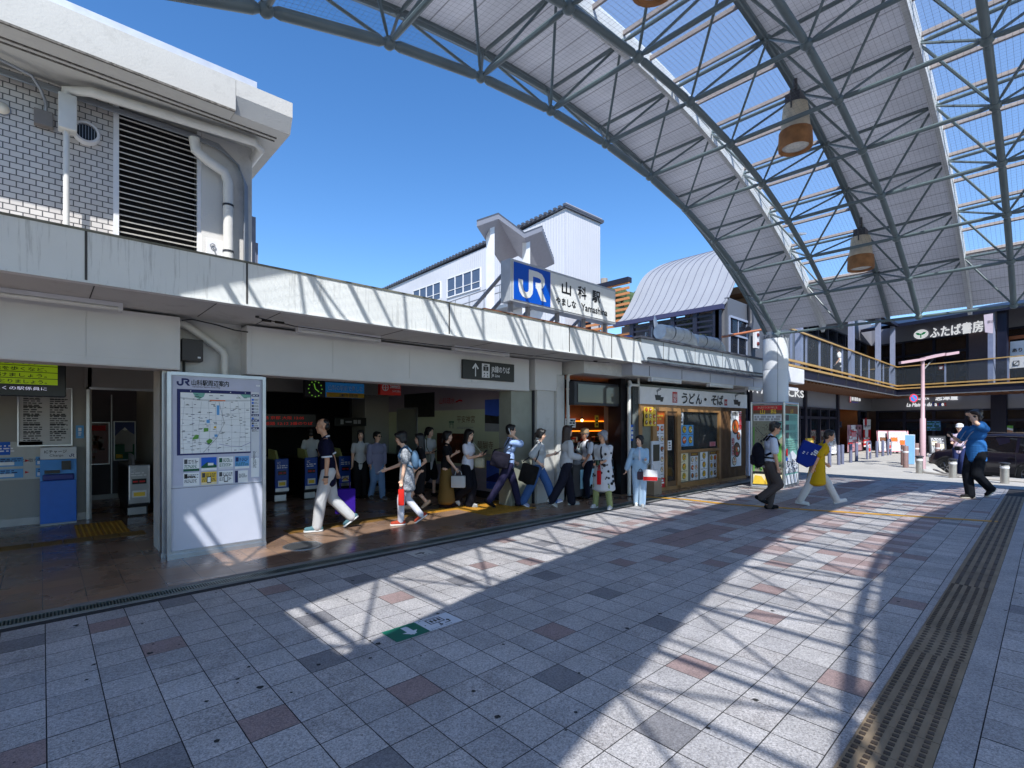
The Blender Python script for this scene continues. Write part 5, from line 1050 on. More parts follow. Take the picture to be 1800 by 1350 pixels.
def wing(W, L, s0, name_parts, edge, e0, e1, u0=0.0):
    mb = MB(); W.box(mb, s0, L, -.02, .05, 2.32, 3.1); mb.build('sign_band', M_band, ml)
    mb = MB(); W.box(mb, u0, L, -.02, .05, 6.3, 7.6); mb.build('sign_band', M_band, ml)
    mb = MB(); W.box(mb, s0 - (9 if W is B else 0), L + (0 if W is B else 9), -4.2, -4.0, -.5, 3.1); W.box(mb, s0, L, -4.0, -.02, 3.1, 3.5); mb.build('interior', M_int, ml)
    mb = MB(); W.box(mb, u0 - (9 if W is B else 0), L + (0 if W is B else 9), -4.2, -4.0, 3.5, 7.6); W.box(mb, u0 - (4 if W is B else 0), L, -4, -.02, 7.2, 7.5); mb.build('interior', M_int, ml)
    # terrace slab and roof
    E = edge
    mb = MB(); mb.prism([W.p(e0[0], 0, 3.1), W.p(e0[0], E, 3.1), W.p(e1, E, 3.1), W.p(e0[1], 0, 3.1)], (0, 0, .3)); mb.build('terrace_slab', M_dkf, ml)
    mb = MB(); mb.prism([W.p(e0[0], 0, 3.06), W.p(e0[0], E - .1, 3.06), W.p(e1, E - .1, 3.06), W.p(e0[1], 0, 3.06)], (0, 0, .035)); mb.build('soffit', M_woods, ml)
    for z in (3.40, 3.56): mb = MB(); mb.prism([W.p(e0[0], E, z), W.p(e1, E, z), W.p(e1, E + .05, z), W.p(e0[0], E + .05, z)], (0, 0, .07)); mb.build('gold_edge', M_gold, ml)
    mb = MB(); mb.prism([W.p(e0[0], E, 3.05), W.p(e1, E, 3.05), W.p(e1, E + .03, 3.05), W.p(e0[0], E + .03, 3.05)], (0, 0, .045)); mb.build('gutter', M_galv, ml)
    a, b = e0[0], e1
    mb = MB(); mb.prism([W.p(a, E - .02, 4.58), W.p(b, E - .02, 4.58), W.p(b, E + .05, 4.58), W.p(a, E + .05, 4.58)], (0, 0, .05)); mb.build('handrail', M_gold, ml)
    mb = MB(); mb.prism([W.p(a, E, 3.66), W.p(b, E, 3.66), W.p(b, E + .012, 3.66), W.p(a, E + .012, 3.66)], (0, 0, .88)); mb.build('glass_balustrade', M_rg, ml)
    mb = MB(); a = max(a, u0); mb.prism([W.p(a, E + .1, 6.75), W.p(a, -.1, 7.5), W.p(a, -.1, 7.62), W.p(a, E + .1, 6.92)], W.x * (b - a)); mb.build('roof', M_dkf, ml)
wing(A, LA, 0, None, 1.83, (-.1, LA), 18.0, 6.4)
wing(B, LB, 0, None, 2.62, (1.02, 0), LB)
# balustrade posts, tall posts
def posts(W, E, xs, big):
    for s in xs:
        mb = MB(); W.box(mb, s - .03, s + .03, E - .05, E, 3.4, 4.58); mb.build('baluster', M_gpost, ml)
    for s in big:
        mb = MB(); W.box(mb, s - .1, s + .1, E - .22, E - .02, 3.1, 6.8); mb.build('terrace_post', M_gpost, ml)
posts(A, 1.83, [2 + 1.45 * k for k in range(11)], [A.at(1404, 620, 1.7)[0], A.at(1496, 640, 1.7)[0], A.at(1543, 640, 1.7)[0], 17.75])
posts(B, 2.62, [2.6, 5.0, 7.4, 9.8], [B.at(1743, 640, 2.5)[0]])
mb = MB(); s = B.at(1743, 640, 2.5)[0]; B.box(mb, s + .16, s + .5, 2.2, 2.4, 3.1, 6.8); mb.build('terrace_column', M_dkf, ml)
# facade mullions and glass
def facade(W, L, z0, z1, bays, trans, name='window', solid=()):
    for i, (a, b) in enumerate(bays):
        f = MB(); W.box(f, a - .06, a + .06, -.02, .1, z0, z1); W.box(f, b - .05, b + .05, -.02, .09, z0, z1); W.box(f, a, b, -.02, .09, trans - .06, trans + .06); W.box(f, a, b, -.02, .09, z1 - .08, z1); W.box(f, a, b, -.02, .09, z0, z0 + .1)
        o = f.build('window', M_dkf, ml); g = MB(); W.box(g, a + .06, b - .05, .0, .012, z0 + .1, z1 - .08); g.build('pane', M_wg, o)
def bays(L, w, s=0.0):
    out = []; x = s
    while x + w <= L + .01: out.append((x, x + w)); x += w
    return out
facade(A, LA, .05, 2.32, bays(14.0, 1.4) + [(18.5, 20.0)], 1.85); facade(A, LA, 3.45, 6.3, bays(21.0, 1.5, 6.4), 5.6)
facade(B, LB, .05, 2.32, bays(16, 1.45, .4), 1.75); facade(B, LB, 3.45, 6.3, [b for b in bays(16.5, 1.5, .3) if not 4.6 < b[0] < 6.0], 5.45)
mb = MB(); B.box(mb, 4.85, 6.25, .0, .06, 3.45, 6.3); mb.build('brown_panel', flat('taupe panel', 104, 88, 92), ml)
for s in (3.0, 9.0, 14.0): mb = MB(); A.box(mb, s - .12, s + .12, 0.02, .16, 0, 3.1); mb.build('pilaster', M_dkf, ml)
for s in (6.1, 12.0): mb = MB(); B.box(mb, s - .3, s + .3, 0.02, .2, -.5, 3.1); mb.build('pilaster', M_dkf, ml)
mb = MB()
for k in range(38): s = 1.6 + .4 * k; B.box(mb, s, s + .2, .4, 2.6, 3.0, 3.06)
mb.build('wood_battens', M_woods, ml)
mb = MB()
for k in range(44): s = .2 + .42 * k; A.box(mb, s, s + .2, .3, 1.75, 3.0, 3.06)
mb.build('wood_battens', M_woods, ml)
for k in range(10): mb = MB(); s = 1 + 1.8 * k; A.box(mb, s - .03, s + .03, 1.83, 1.86, 3.1, 3.38); mb.build('edge_bracket', M_iron, ml)
# shop lights behind the glass: small lit downlights
R = random.Random(14); 
for s in (7.0, 14.0, 21.25): mb = MB(); A.box(mb, s, s + .06, -3.95, -.1, 0 if s != 14 else .1, 3.05); A.box(mb, s, s + .06, -3.95, -.1, 3.55, 7.1); mb.build('partition', M_int, ml)
mdl = glow('shop downlight', 255, 226, 180, 13)
for W, L in ((A, 20), (B, 15)):
    for k in range(13):
        for d, z in ((-1.2, 7.16), (-2.4, 7.16), (-1.4, 3.06), (-2.8, 3.06)):
            if R.random() < .62 and not (W is A and z > 5 and k < 5):
                mb = MB(); p = W.p(.6 + 1.5 * k * L / 20 + R.uniform(-.3, .3), d + R.uniform(-.2, .2), z); mb.lathe([(.08, -.02), (.08, .04)], tuple(p), 8); mb.build('downlight', mdl, ml)
shelfm = [flat('shelf mix a', 150, 110, 70), flat('shelf mix b', 70, 80, 100), flat('shelf mix c', 180, 170, 160), flat('shelf mix d', 120, 50, 40)]
for W, L in ((A, 20), (B, 16)):
    for z0 in (.0, 3.5):
        for k in range(3 if (W is A and z0) else 0, 11):
            s = .5 + k * L / 11.5; mb = MB()
            for q in range(9): h = R.uniform(.1, .5); a = s + R.uniform(0, 1.0); z = z0 + R.choice([0, .5, .95, 1.35]); W.box(mb, a, a + R.uniform(.1, .45), -R.uniform(.9, 2.4), -.8, z, z + h, q % 4)
            W.box(mb, s, s + 1.1, -2.6, -2.4, z0, z0 + 1.6, 1); mb.build('shop_goods', shelfm, ml)
# end block with curved metal roof
eb = thing('curved_roof_block', 'terrace end block with a wavy standing-seam zinc roof over dark slatted screens', 'building', (16, 9, 3.1))
pf = [(15.51, 5.3), (15.85, 5.5), (16.17, 5.85), (16.5, 6.25), (16.78, 6.65), (17.15, 7.15), (17.6, 7.55), (18.18, 7.88), (18.9, 8.22), (19.76, 8.53), (21, 8.95), (23.49, 9.6)]
def cat(P, n=4):
    out = []
    for i in range(len(P) - 1):
        p0, p1, p2, p3 = P[max(i - 1, 0)], P[i], P[i + 1], P[min(i + 2, len(P) - 1)]
        for k in range(n):
            t = k / n; out.append(tuple(.5 * (2 * p1[j] + (p2[j] - p0[j]) * t + (2 * p0[j] - 5 * p1[j] + 4 * p2[j] - p3[j]) * t * t + (3 * p1[j] - p0[j] - 3 * p2[j] + p3[j]) * t ** 3) for j in (0, 1)))
    return out + [P[-1]]
pf = cat(pf); M_zinc = mat('standing seam zinc', S(142, 145, 152), .5, metal=.0, var=.05, scale=1)
mb = MB()
for (x, z), (x2, z2) in zip(pf, pf[1:]):
    mb.poly([(x, 7.0, z), (x2, 7.0, z2), (x2, 11.0, z2), (x, 11.0, z)]); mb.poly([(x, 7.0, z - .06), (x, 11.0, z - .06), (x2, 11.0, z2 - .06), (x2, 7.0, z2 - .06)]); mb.poly([(x, 7.0, z - .06), (x2, 7.0, z2 - .06), (x2, 7.0, z2), (x, 7.0, z)]); mb.poly([(x, 11.0, z), (x2, 11.0, z2), (x2, 11.0, z2 - .06), (x, 11.0, z - .06)])
mb.build('wavy_roof', M_zinc, eb, smooth=True)
mb = MB(); y = 7.05
while y < 11: mb.path([(x, y, z + .012) for x, z in pf], .014, 4); y += .305
mb.build('roof_seams', flat('seam grey', 104, 108, 122), eb)
mb = MB(); mb.box(15.42, 15.56, 6.95, 11.05, 5.16, 5.31); mb.build('eaves_gutter', flat('navy gutter', 52, 54, 84), eb)
mb = MB()
for y in (7.15, 7.9, 8.7, 9.5, 10.3): mb.box(15.5, 15.66, y - .07, y + .07, 3.1, 5.2)
mb.box(15.5, 15.6, 7.1, 7.3, 3.1, 5.3); mb.build('screen_posts', M_dkf, eb)
mb = MB()
for k in range(11): z = 3.3 + .17 * k; mb.box(15.52, 15.56, 7.2, 10.4, z, z + .06)
mb.build('dark_slats', M_dkf, eb)
mb = MB()
for k in range(10): z = 3.3 + .17 * k; mb.box(15.6, 15.66, 10.4, 13.5, z, z + .07)
for k in range(9): z = 5.35 + .2 * k; mb.box(16.4, 16.46, 11.02, 13.2, z, z + .09)
mb.build('wood_slats', mat('orange brown slats', S(176, 118, 74), .55), eb)
mb = MB(); mb.box(16.35, 16.6, 11.02, 13.3, 7.0, 7.2); mb.box(16.5, 17, 13.3, 13.5, 3.1, 7.1); mb.build('dark_frame', M_dkf, eb)
mb = MB(); mb.box(15.9, 22, 7.0, 7.1, 3.1, 5.6); mb.build('side_wall', flat('grey metal wall', 86, 90, 98), eb)
mb = MB(); mb.box(15.9, 16.0, 7.1, 11, 3.1, 5.2); mb.build('inner_wall', flat('mid grey wall', 104, 106, 112), eb)
f = MB(); 
for x in (16.0, 16.62, 17.3): f.box(x - .025, x + .025, 6.96, 7.0, 3.2, 5.0)
f.box(16.0, 17.3, 6.93, 7.0, 4.4, 4.46); f.box(16.0, 17.3, 6.93, 7.0, 4.96, 5.03); fr = f.build('window', flat('silver frame', 136, 146, 166), eb); g = MB(); g.box(16.04, 17.26, 6.97, 6.98, 3.2, 4.96); g.build('pane', M_wg, fr)
mb = MB(); mb.path([(17.4, 6.9, 5.6), (17.4, 6.88, 5.0), (17.3, 6.86, 4.8), (17.1, 6.84, 4.72)], .09, 10); mb.build('black_downpipe', M_iron, eb, smooth=True)
mb = MB(); a, b = atY(1270, 592, 6.4), atY(1342, 579, 6.2); mb.tube(a, b, .035, 8); mb.build('copper_rail', flat('copper rail', 170, 104, 66, .4), eb, smooth=True)
t = thing('signal_box', 'white box with two dark red round lamps on the grey wall beside the column', 'lamp box', (17.9, 6.9, 4)); p = atY(1329, 597, 6.85); mb = MB(); mb.bbox(p.x - .15, p.x + .15, 6.8, 6.9, p.z - .3, p.z + .3, .01); mb.build('case', M_white, t)
for q in (-.15, .15): mb = MB(); mb.lathe([(.07, 0), (.06, .04)], (p.x, 6.8, p.z + q), 14, 0, Matrix.Rotation(pi / 2, 3, 'X')); mb.build('lamp', flat('dull red', 96, 30, 28), t)
t = thing('screen_plants', 'green climbing plants growing between the dark slats under the wavy roof', 'plant', (15.8, 8.6, 3.1)); mb = MB(); R = random.Random(31)
for (y, z) in ((8.0, 4.55), (8.6, 4.75), (9.7, 4.2), (9.0, 4.0), (8.2, 4.8), (9.9, 4.5)):
    for k in range(150):
        p = Vector((15.78 + R.uniform(-.08, .12), y + R.gauss(0, .22), z + R.gauss(0, .16))); a = R.uniform(0, 6.3); s = R.uniform(.025, .05); u = Vector((R.uniform(-1, 1), R.uniform(-1, 1), R.uniform(-1, 1))).normalized() * s; w = u.orthogonal().normalized() * s * .6; mb.poly([p - u, p + w, p + u, p - w], k % 2)
mb.build('foliage', [mat('leaf green', (.09, .13, .03), .6, var=.3), mat('leaf yellow green', (.16, .17, .04), .6, var=.3)], t); mb = MB()
for y in (8.0, 8.6, 9.7, 9.0): mb.tube((15.8, y, 3.15), (15.8, y + .1, 4.6), .012, 5)
mb.build('stems', M_woods, t)
# shop names and boards on the terrace
def sgn(W, u0, v0, u1, v1, d, fn, mats, name, label, cat='sign'):
    a, z1 = W.at(u0, v0, d); b, z0 = W.at(u1, v1, d); mb = MB(); F = W.frame(a, d, z0, mb, .015); fn(F, b - a, z1 - z0); return mb.build(name, mats, label=label, cat=cat)
M_ltr = glow('glowing white letters', 235, 237, 240, .45); M_grn = glow('brightened leaf green', 0, 130, 80, .35)  # emission added because letters and emblem went dark under the roof
def f_book(F, w, h):
    F.disc(.34, h * .45, .36, 0, 1, 24, .26); F.rect(.31, h * .45 - .2, .37, h * .45 + .04, 1, 2); 
    for sgn_ in (-1, 1): F.poly([(.34, h * .45 + .0), (.34 + sgn_ * .12, h * .45 + .1), (.34 + sgn_ * .26, h * .45 + .1), (.34 + sgn_ * .2, h * .45 + .0), (.34 + sgn_ * .08, h * .45 - .05)], 1, 2)
    F.text('ふたば書房', .78, h * .45 - .24, .62, 0, 1, w=w - .8, bold=.018)
sgn(B, 1607, 572, 1729, 588, .12, f_book, [M_ltr, M_grn], 'bookshop_sign', 'white bookshop lettering with a green sprout emblem on the upper floor')
sgn(A, 1368, 688, 1412, 699, .12, lambda F, w, h: F.text('STARBUCKS', -2.9, 0, .42, 0, 1, w=w + 2.9, bold=.012), [M_ltr], 'cafe_sign', 'white cafe lettering half hidden behind the map case')
def f_p(F, w, h): F.rect(0, 0, .32, h, 0, 1); F.rect(.1, h * .15, .2, h * .85, 1, 2); F.scribble(.4, h * .3, w, h * .9, 1, 1, 1, seed=5, fill=.8); F.scribble(.5, 0, w * .8, h * .25, 1, 2, 1, seed=5, fill=.8)
sgn(A, 1493, 695, 1515, 710, .12, f_p, [flat('sign crimson', 200, 40, 60), M_ltr, flat('sign lilac', 120, 110, 220)], 'shop_sign', 'small red and white sign above the open shop by the corner')
def f_l(F, w, h):
    F.text('SIZUYA', .5, h * .62, h * .3, 0, 1, w=.6, bold=.008); F.text('志津屋', 1.4, h * .55, h * .48, 0, 1, w=1.0, bold=.014); F.text('La Maison du', 0, .0, h * .5, 0, 1, w=w * .63, bold=.01, slant=.2)
    for ch, x, m in (('C', .66, 1), ('a', .72, 0), ('r', .785, 2), ('n', .82, 1), ('e', .885, 0), ('t', .945, 2)): F.text(ch, w * x, 0, h * .5, m, 1, w=w * .05, bold=.012)
sgn(B, 1594, 697, 1664, 713, .12, f_l, [M_ltr, flat('sign blue', 20, 60, 190), flat('sign bright red', 210, 40, 30)], 'bakery_sign', 'white bakery lettering with blue and red letters behind the pink lamp post')
t = thing('sake_banner', 'white cloth banner with a big red character hung at the upper terrace', 'banner', tuple(B.p(7.6, 2.0, 3.7)))
a, z1 = B.at(1774, 601, 2.0); b = a + 2.0; z0 = B.at(1774, 648, 2.0)[1]; mb = MB(); F = B.frame(a, 2.0, z0, mb, .01); h = z1 - z0; F.mb.prism([F.p(0, 0, -2), F.p(1.9, .03, -2), F.p(1.9, h, -2), F.p(.03, h, -2)], F.n * .01, 0); F.text('酒', .55, .3, .95, 1, 2, bold=.02); F.text('あり', .12, .75, .2, 2, 2, bold=.004); F.rect(.14, .12, .36, .34, 2, 1); F.rect(.17, .15, .33, .31, 0, 2); F.line([(.16, .14), (.34, .32)], .03, 2, 3); mb.build('cloth', [flat('banner cloth', 218, 214, 210), flat('banner red', 200, 40, 40), M_black], t)
mb = MB()
for q in (-.12, 2.1): B.box(mb, a + q, a + q + .1, 1.9, 2.0, 3.5, z1 + .25)
B.box(mb, a - .12, a + 2.2, 1.9, 2.0, z1 + .1, z1 + .25); mb.build('wooden_frame', flat('orange timber', 150, 80, 40), t)
t = thing('terrace_pennant', 'pale narrow pennant hanging at the terrace column', 'banner', tuple(B.p(5, 2.6, 6))); a, z1 = B.at(1732, 553, 2.7); b, z0 = B.at(1738, 587, 2.7); mb = MB(); F = B.frame(a, 2.7, z0, mb); h = z1 - z0; mb.prism([F.p(0, .1), F.p(.28, 0), F.p(.28, h), F.p(-.05, h)], F.n * .01); F.text('茶房', .08, .5, .15, 1, 3); mb.build('cloth', [flat('pennant pink white', 220, 200, 206), PALETTE['dgrey']], t)
sgn(B, 1650, 643, 1660, 650, .14, lambda F, w, h: (F.rect(0, 0, w, h, 0, 1), F.scribble(.05, .05, w - .05, h - .05, 2, 1, 2, seed=2)), [flat('sign brick red', 176, 50, 34), M_ltr], 'door_sign', 'small red sign on the upper bookshop door')
t = thing('blade_sign', 'white box sign projecting behind the grey column under the terrace edge', 'sign', (17, 5.5, 3)); mb = MB(); p0, p1 = atY(1384, 646, 5.45), atY(1405, 676, 5.45); mb.bbox(p0.x - .35, p1.x, 5.3, 5.6, p1.z, p0.z, .03); mb.build('sign_box', M_white, t); mb = MB(); p0, p1 = atY(1380, 680, 5.5), atY(1397, 688, 5.5); mb.box(p0.x, p1.x, 5.4, 5.5, p1.z, p0.z); mb.build('lower_plate', M_white, t)
# posters, menu boards, flags in front of the shops
def groundbox(u, v): p = atZ(u, v); return p
def board(u, v, w, h, label, cols, seed, tilt=.12, name='menu_board'):
    p = groundbox(u, v); t = thing(name, label, 'menu board', tuple(p), group='standing boards outside the terrace shops')
    ux = Vector((.62, -.78, 0)) if u > 1530 else Vector((1, -.15, 0)).normalized(); n = ux.cross(Vector((0, 0, 1))); uz = (Vector((0, 0, 1)) - n * tilt).normalized(); mb = MB(); o = p - ux * w / 2
    mb.prism([o + uz * .1, o + ux * w + uz * .1, o + ux * w + uz * h, o + uz * h], n * -.04, 0); mb.build('board_panel', flat('board frame ' + cols[0], *PALC[cols[0]]), t)
    mb = MB(); F = Frame(o + uz * .1, ux, uz, mb, .008); F.rect(.05, .05, w - .05, h - .15, 0, 1); F.scribble(.1, .1, w - .1, h - .2, 13, 1, 2, seed=seed, fill=.45); F.rect(.12, h * .45, w * .45, h * .62, 2, 3); F.rect(w * .55, h * .3, w - .12, h * .5, 2, 3); mb.build('menu_sheet', [PALETTE[cols[1]], PALETTE[cols[2]], PALETTE[cols[3]]], t)
    mb = MB()
    for q in (.04, w - .08): mb.tube(o + ux * q, o + ux * q + uz * h, .02, 6); mb.tube(o + ux * q - n * .35, o + ux * q + uz * h * .95, .02, 6)
    mb.build('easel_legs', M_iron, t)
PALC = dict(white=(226, 226, 226), pink=(206, 140, 150), black=(20, 20, 22), yellow=(226, 186, 60))
board(1562, 797, 1.0, 1.2, 'pink framed menu board outside the corner bakery, left of a pair', ('pink', 'paper', 'grey', 'brown'), 3); board(1581, 797.5, 1.0, 1.2, 'pale menu board outside the corner bakery, right of a pair', ('pink', 'paper', 'grey', 'orange'), 4)
board(1650, 803, .75, 1.0, 'black chalk menu board on an easel behind the brown bollard', ('black', 'dgrey', 'white', 'cream'), 5); board(1466, 801, .8, 1.2, 'white menu board standing among the grey bollards', ('white', 'white', 'dgrey', 'grey'), 6); board(1428, 809, .6, .95, 'yellow board beside the cafe windows', ('yellow', 'yellow', 'cream', 'orange'), 7)
def f_flag(F, w, h): F.rect(0, h * .62, w, h, 0, 1); F.rect(0, 0, w, h * .62, 1, 1); F.disc(w * .3, h * .9, w * .15, 1, 2); F.scribble(.05, h * .7, w - .05, h * .8, 2, 2, 2, seed=1); F.disc(w * .4, h * .5, w * .22, 0, 2); F.scribble(.08, h * .1, w - .08, h * .38, 2, 0, 2, seed=2); F.rect(0, 0, w, h * .06, 0, 3)
sgn(A, 1517, 737, 1530, 784, .3, f_flag, [PALETTE['white'], PALETTE['red'], PALETTE['dgrey']], 'shop_flag', 'tall red and white advertising panel at the shop entrance by the corner', 'banner')
def f_pink(F, w, h):
    R = random.Random(6); F.rect(0, 0, w, h, 0, 1)
    for k in range(26): x, z = R.uniform(0, w * .8), R.uniform(0, h * .85); F.rect(x, z, x + R.uniform(.08, w * .3), z + R.uniform(.06, h * .22), R.randrange(5), 2 + k * .05)
    for k in range(4): F.disc(R.uniform(.2, w - .2), R.uniform(.3, h - .2), .16, R.choice([0, 3]), 4, 12)
sgn(A, 1489, 747, 1516, 791, .2, f_pink, [flat('poster mauve', 170, 130, 140), PALETTE['pink'], PALETTE['red'], PALETTE['paper'], flat('poster plum', 90, 50, 60)], 'window_posters', 'collage of pink posters across the shop entrance beside the corner', 'poster')
mb = MB(); A.box(mb, 14.1, 18.4, -1.5, -1.4, 0, 2.32, 0); A.box(mb, 18.42, 18.5, -3.9, -.05, 0, 3.0, 0); mb.build('lit_shop_wall', [mat('orange shop wall', S(150, 84, 40), .6), glow('shop lightbox', 240, 235, 210, .25)], ml)
def f_win(F, w, h): F.rect(0, 0, w, h, 0, 1); F.poly([(0, h * .55), (w * .4, h * .8), (w, h * .6), (w, h), (0, h)], 1, 2); F.poly([(0, 0), (w, 0), (w, h * .35), (w * .5, h * .5), (0, h * .3)], 2, 2)
sgn(B, 1758, 748, 1781, 762, .1, f_win, [PALETTE['paper'], PALETTE['green'], flat('tan food', 170, 120, 90)], 'window_poster', 'green and tan food poster in the right shop window', 'poster')
sgn(B, 1630, 740, 1654, 757, .1, lambda F, w, h: (F.rect(0, 0, w, h, 0, 1), F.scribble(0, 0, w, h, 5, 1, 2, seed=5, fill=.8), F.scribble(0, 0, w, h, 3, 2, 3, seed=8, fill=.5)), [flat('poster teal', 50, 90, 130), PALETTE['sky'], PALETTE['dgreen']], 'window_poster', 'blue and green poster in the bakery window behind the lamp post', 'poster')

# ------------------------------------------------------------------ map case round the canopy column
mc = thing('map_case', 'free-standing three-sided map case with steel edges around the canopy column', 'information board', (13.6, 4.9, 0))
c0, c1, c2 = Vector((12.95, 5.18, 0)), Vector((13.02, 4.34, 0)), Vector((14.35, 4.48, 0))
c0 = atZ(1321, 856); c1 = atZ(1378, 859.5); c2 = atZ(1402, 853); c3 = c0 + (c2 - c1)
mb = MB(); mb.prism([c0 + Vector((0, 0, .05)), c1 + Vector((0, 0, .05)), c2 + Vector((0, 0, .05)), c3 + Vector((0, 0, .05))], (0, 0, 2.0)); mb.build('case_body', flat('case olive grey', 140, 138, 124), mc)
mb = MB()
for p in (c0, c1, c2, c3): mb.tube(p, p + Vector((0, 0, 2.12)), .03, 8)
for z in (.03, 2.09):
    for a, b in ((c0, c1), (c1, c2), (c2, c3), (c3, c0)): mb.tube(a + Vector((0, 0, z)), b + Vector((0, 0, z)), .03, 6)
mb.build('steel_edge', M_chrome, mc)
def case_face(a, b, fn, name):
    mb = MB(); ux = (b - a); w = ux.length; F = Frame(a + Vector((0, 0, .09)), ux, (0, 0, 1), mb, .006); F.o = F.o + F.n * .004; fn(F, w, 1.96); mb.build(name, [flat('map sheet olive', 132, 130, 110)] + PM, mc)
def f_mapA(F, w, h):
    F.rect(.03, 0, w - .03, h, 0, 1); F.rect(.04, h - .13, w - .04, h - .02, c_('red'), 2); F.rect(.04, h - .21, w - .04, h - .13, c_('brown'), 2); F.text('みんなでつくる やましな', w * .5, h - .09, .06, c_('cream'), 3, w=w * .6, align='c'); F.text('山', w * .28, h - .22, .13, c_('yellow'), 4, bold=.003); F.text('科', w * .6, h - .22, .13, c_('yellow'), 4, bold=.003)
    F.rect(.05, h - .40, w - .05, h - .24, c_('paper'), 2); F.scribble(.07, h - .39, w - .07, h - .26, 2, c_('grey'), 3, seed=4, fill=.9)
    F.poly([(w * .68, h - .75), (w * .8, h - .55), (w * .8, h - .42), (w - .04, h - .42), (w - .04, h - .78), (w * .85, h - .85)], c_('mint'), 3); F.rect(.04, h * .12, .07, h * .72, c_('green'), 3)
    R = random.Random(12)
    for k in range(170): x, z = R.uniform(.08, w * .8), R.uniform(h * .38, h * .76); F.rect(x, z, x + R.uniform(.006, .028), z + R.uniform(.006, .016), c_(R.choice(['black', 'dgrey', 'brown'])), 3)
    F.stroke([(.1, h * .72), (w * .35, h * .62), (w * .5, h * .6), (w * .8, h * .75)], .012, c_('dgrey'), 3); F.poly([(w * .45, h * .2), (w - .05, h * .3), (w - .05, h * .52), (w * .7, h * .45), (w * .5, h * .36)], c_('green'), 3)
    F.rect(.04, h * .13, w - .04, h * .16, c_('black'), 4)
    for k in range(60): x, z = R.uniform(.06, w - .1), R.uniform(h * .16, h * .28); F.rect(x, z, x + .035, z + .03, c_(R.choice(['dgreen', 'black', 'white', 'green'])), 4)
    F.rect(.04, .0, w - .04, h * .13, c_('cream'), 3)
    for q in (.25, .6): F.poly([(w * q - .15, .0), (w * q + .18, .0), (w * q + .05, h * .1), (w * q - .1, h * .11)], c_('yellow'), 4)
def f_mapB(F, w, h):
    F.rect(.03, 0, w - .03, h, c_('mint'), 1); F.rect(.04, h - .12, w - .04, h - .02, c_('brown'), 2); F.rect(.04, h - .22, w - .04, h - .12, c_('brown'), 2); F.text('山科', w * .5, h - .2, .12, c_('yellow'), 3, align='c'); R = random.Random(3)
    for z in (.68, .58, .80): F.rect(.08, h * z, .3, h * z + .14, c_('dgrey'), 3); F.scribble(.36, h * z, w - .08, h * z + .14, 6, c_('dgrey'), 3, seed=int(z * 50), fill=.35)
    F.scribble(.1, h * .42, w - .1, h * .56, 5, c_('dgrey'), 3, seed=1, fill=.3); F.poly([(.06, h * .14), (w - .06, h * .14), (w - .06, h * .33), (w * .55, h * .42), (.3, h * .38), (.06, h * .3)], c_('paper'), 3)
    for k in range(130): x, z = R.uniform(.06, w - .14), R.uniform(h * .13, h * .30); F.rect(x, z, x + R.uniform(.03, .08), z + .025, c_(R.choice(['dgrey', 'white', 'navy', 'grey'])), 4)
    F.rect(.05, 0, w - .05, h * .12, c_('paper'), 3)
    for k in range(5): F.line([(.1 + k * .25, h * .12), (.2 + k * .25, 0)], .03, c_('dgrey'), 4)
    F.rect(.07, h * .36, .2, h * .45, c_('red'), 4); F.rect(.07, h * .30, .2, h * .34, c_('blue'), 4)
case_face(c0, c1, f_mapA, 'map_face'); case_face(c1, c2, f_mapB, 'text_face')

# ------------------------------------------------------------------ street furniture
M_bg = mat('slate bollard', S(96, 100, 122), .45, var=.08); M_bb = mat('brown bollard', S(128, 104, 100), .5, var=.1); M_bs = mat('stainless bollard', S(176, 172, 166), .3, metal=.75, var=.12, scale=8)
def bollard(p, label, m, r, h, cap, group, name='bollard'):
    t = thing(name, label, 'bollard', tuple(p), group=group); mb = MB()
    mb.lathe([(r, 0), (r, h * .98), (r * .9, h)], (0, 0, 0), 20); mb.build('post', m, t, smooth=True, local=True)
    if cap == 'disc':
        mb = MB(); mb.lathe([(r * 1.0, h * .8), (r * 1.06, h * .81), (r * 1.06, h * .9), (r, h * .91)], (0, 0, 0), 20); mb.build('ring', M_white, t, smooth=True, local=True); mb = MB(); mb.lathe([(r * .8, h), (r * 1.25, h + .02), (r * 1.25, h + .05), (r * .4, h + .065)], (0, 0, 0), 20); mb.build('cap', M_iron, t, smooth=True, local=True)
    elif cap == 'ring':
        mb = MB(); mb.lathe([(r * 1.0, h * .68), (r * 1.05, h * .69), (r * 1.05, h * .75), (r, h * .76)], (0, 0, 0), 20); mb.build('ring', M_white, t, smooth=True, local=True)
    return t
gl = ['nearest to the map case', 'second in the row', 'third, before the pink posters', 'fourth in the row', 'fifth, left of a red-signed barrier', 'right of the first red-signed barrier', 'beside the farther barrier', 'farthest, by the pair of pink menu boards']
b0 = None
for (u, v), g in zip(((1449, 820), (1468, 817), (1480, 816), (1492, 813), (1503, 811), (1540, 804), (1552, 802), (1577, 797)), gl):
    lb = 'slate grey bollard along the cafe pavement, ' + g; p = atZ(u, v); p.y = 5.52
    if b0 is None: b0 = bollard(p, lb, M_bg, .058, .76, None, 'slate bollards along the pavement')
    else: dup(b0, loc=p, label=lb)
b1 = bollard(atZ(1592, 822), 'stout brown bollard left of the pale blue post', M_bb, .085, .78, 'ring', 'brown bollards round the lamp post'); dup(b1, loc=atZ(1588, 818), label='brown bollard hidden just behind the stout one left of the blue post'); dup(b1, loc=atZ(1611, 813), label='brown bollard between the blue post and the lamp post'); dup(b1, loc=atZ(1648, 812), label='brown bollard right of the lamp post, before the chalk board')
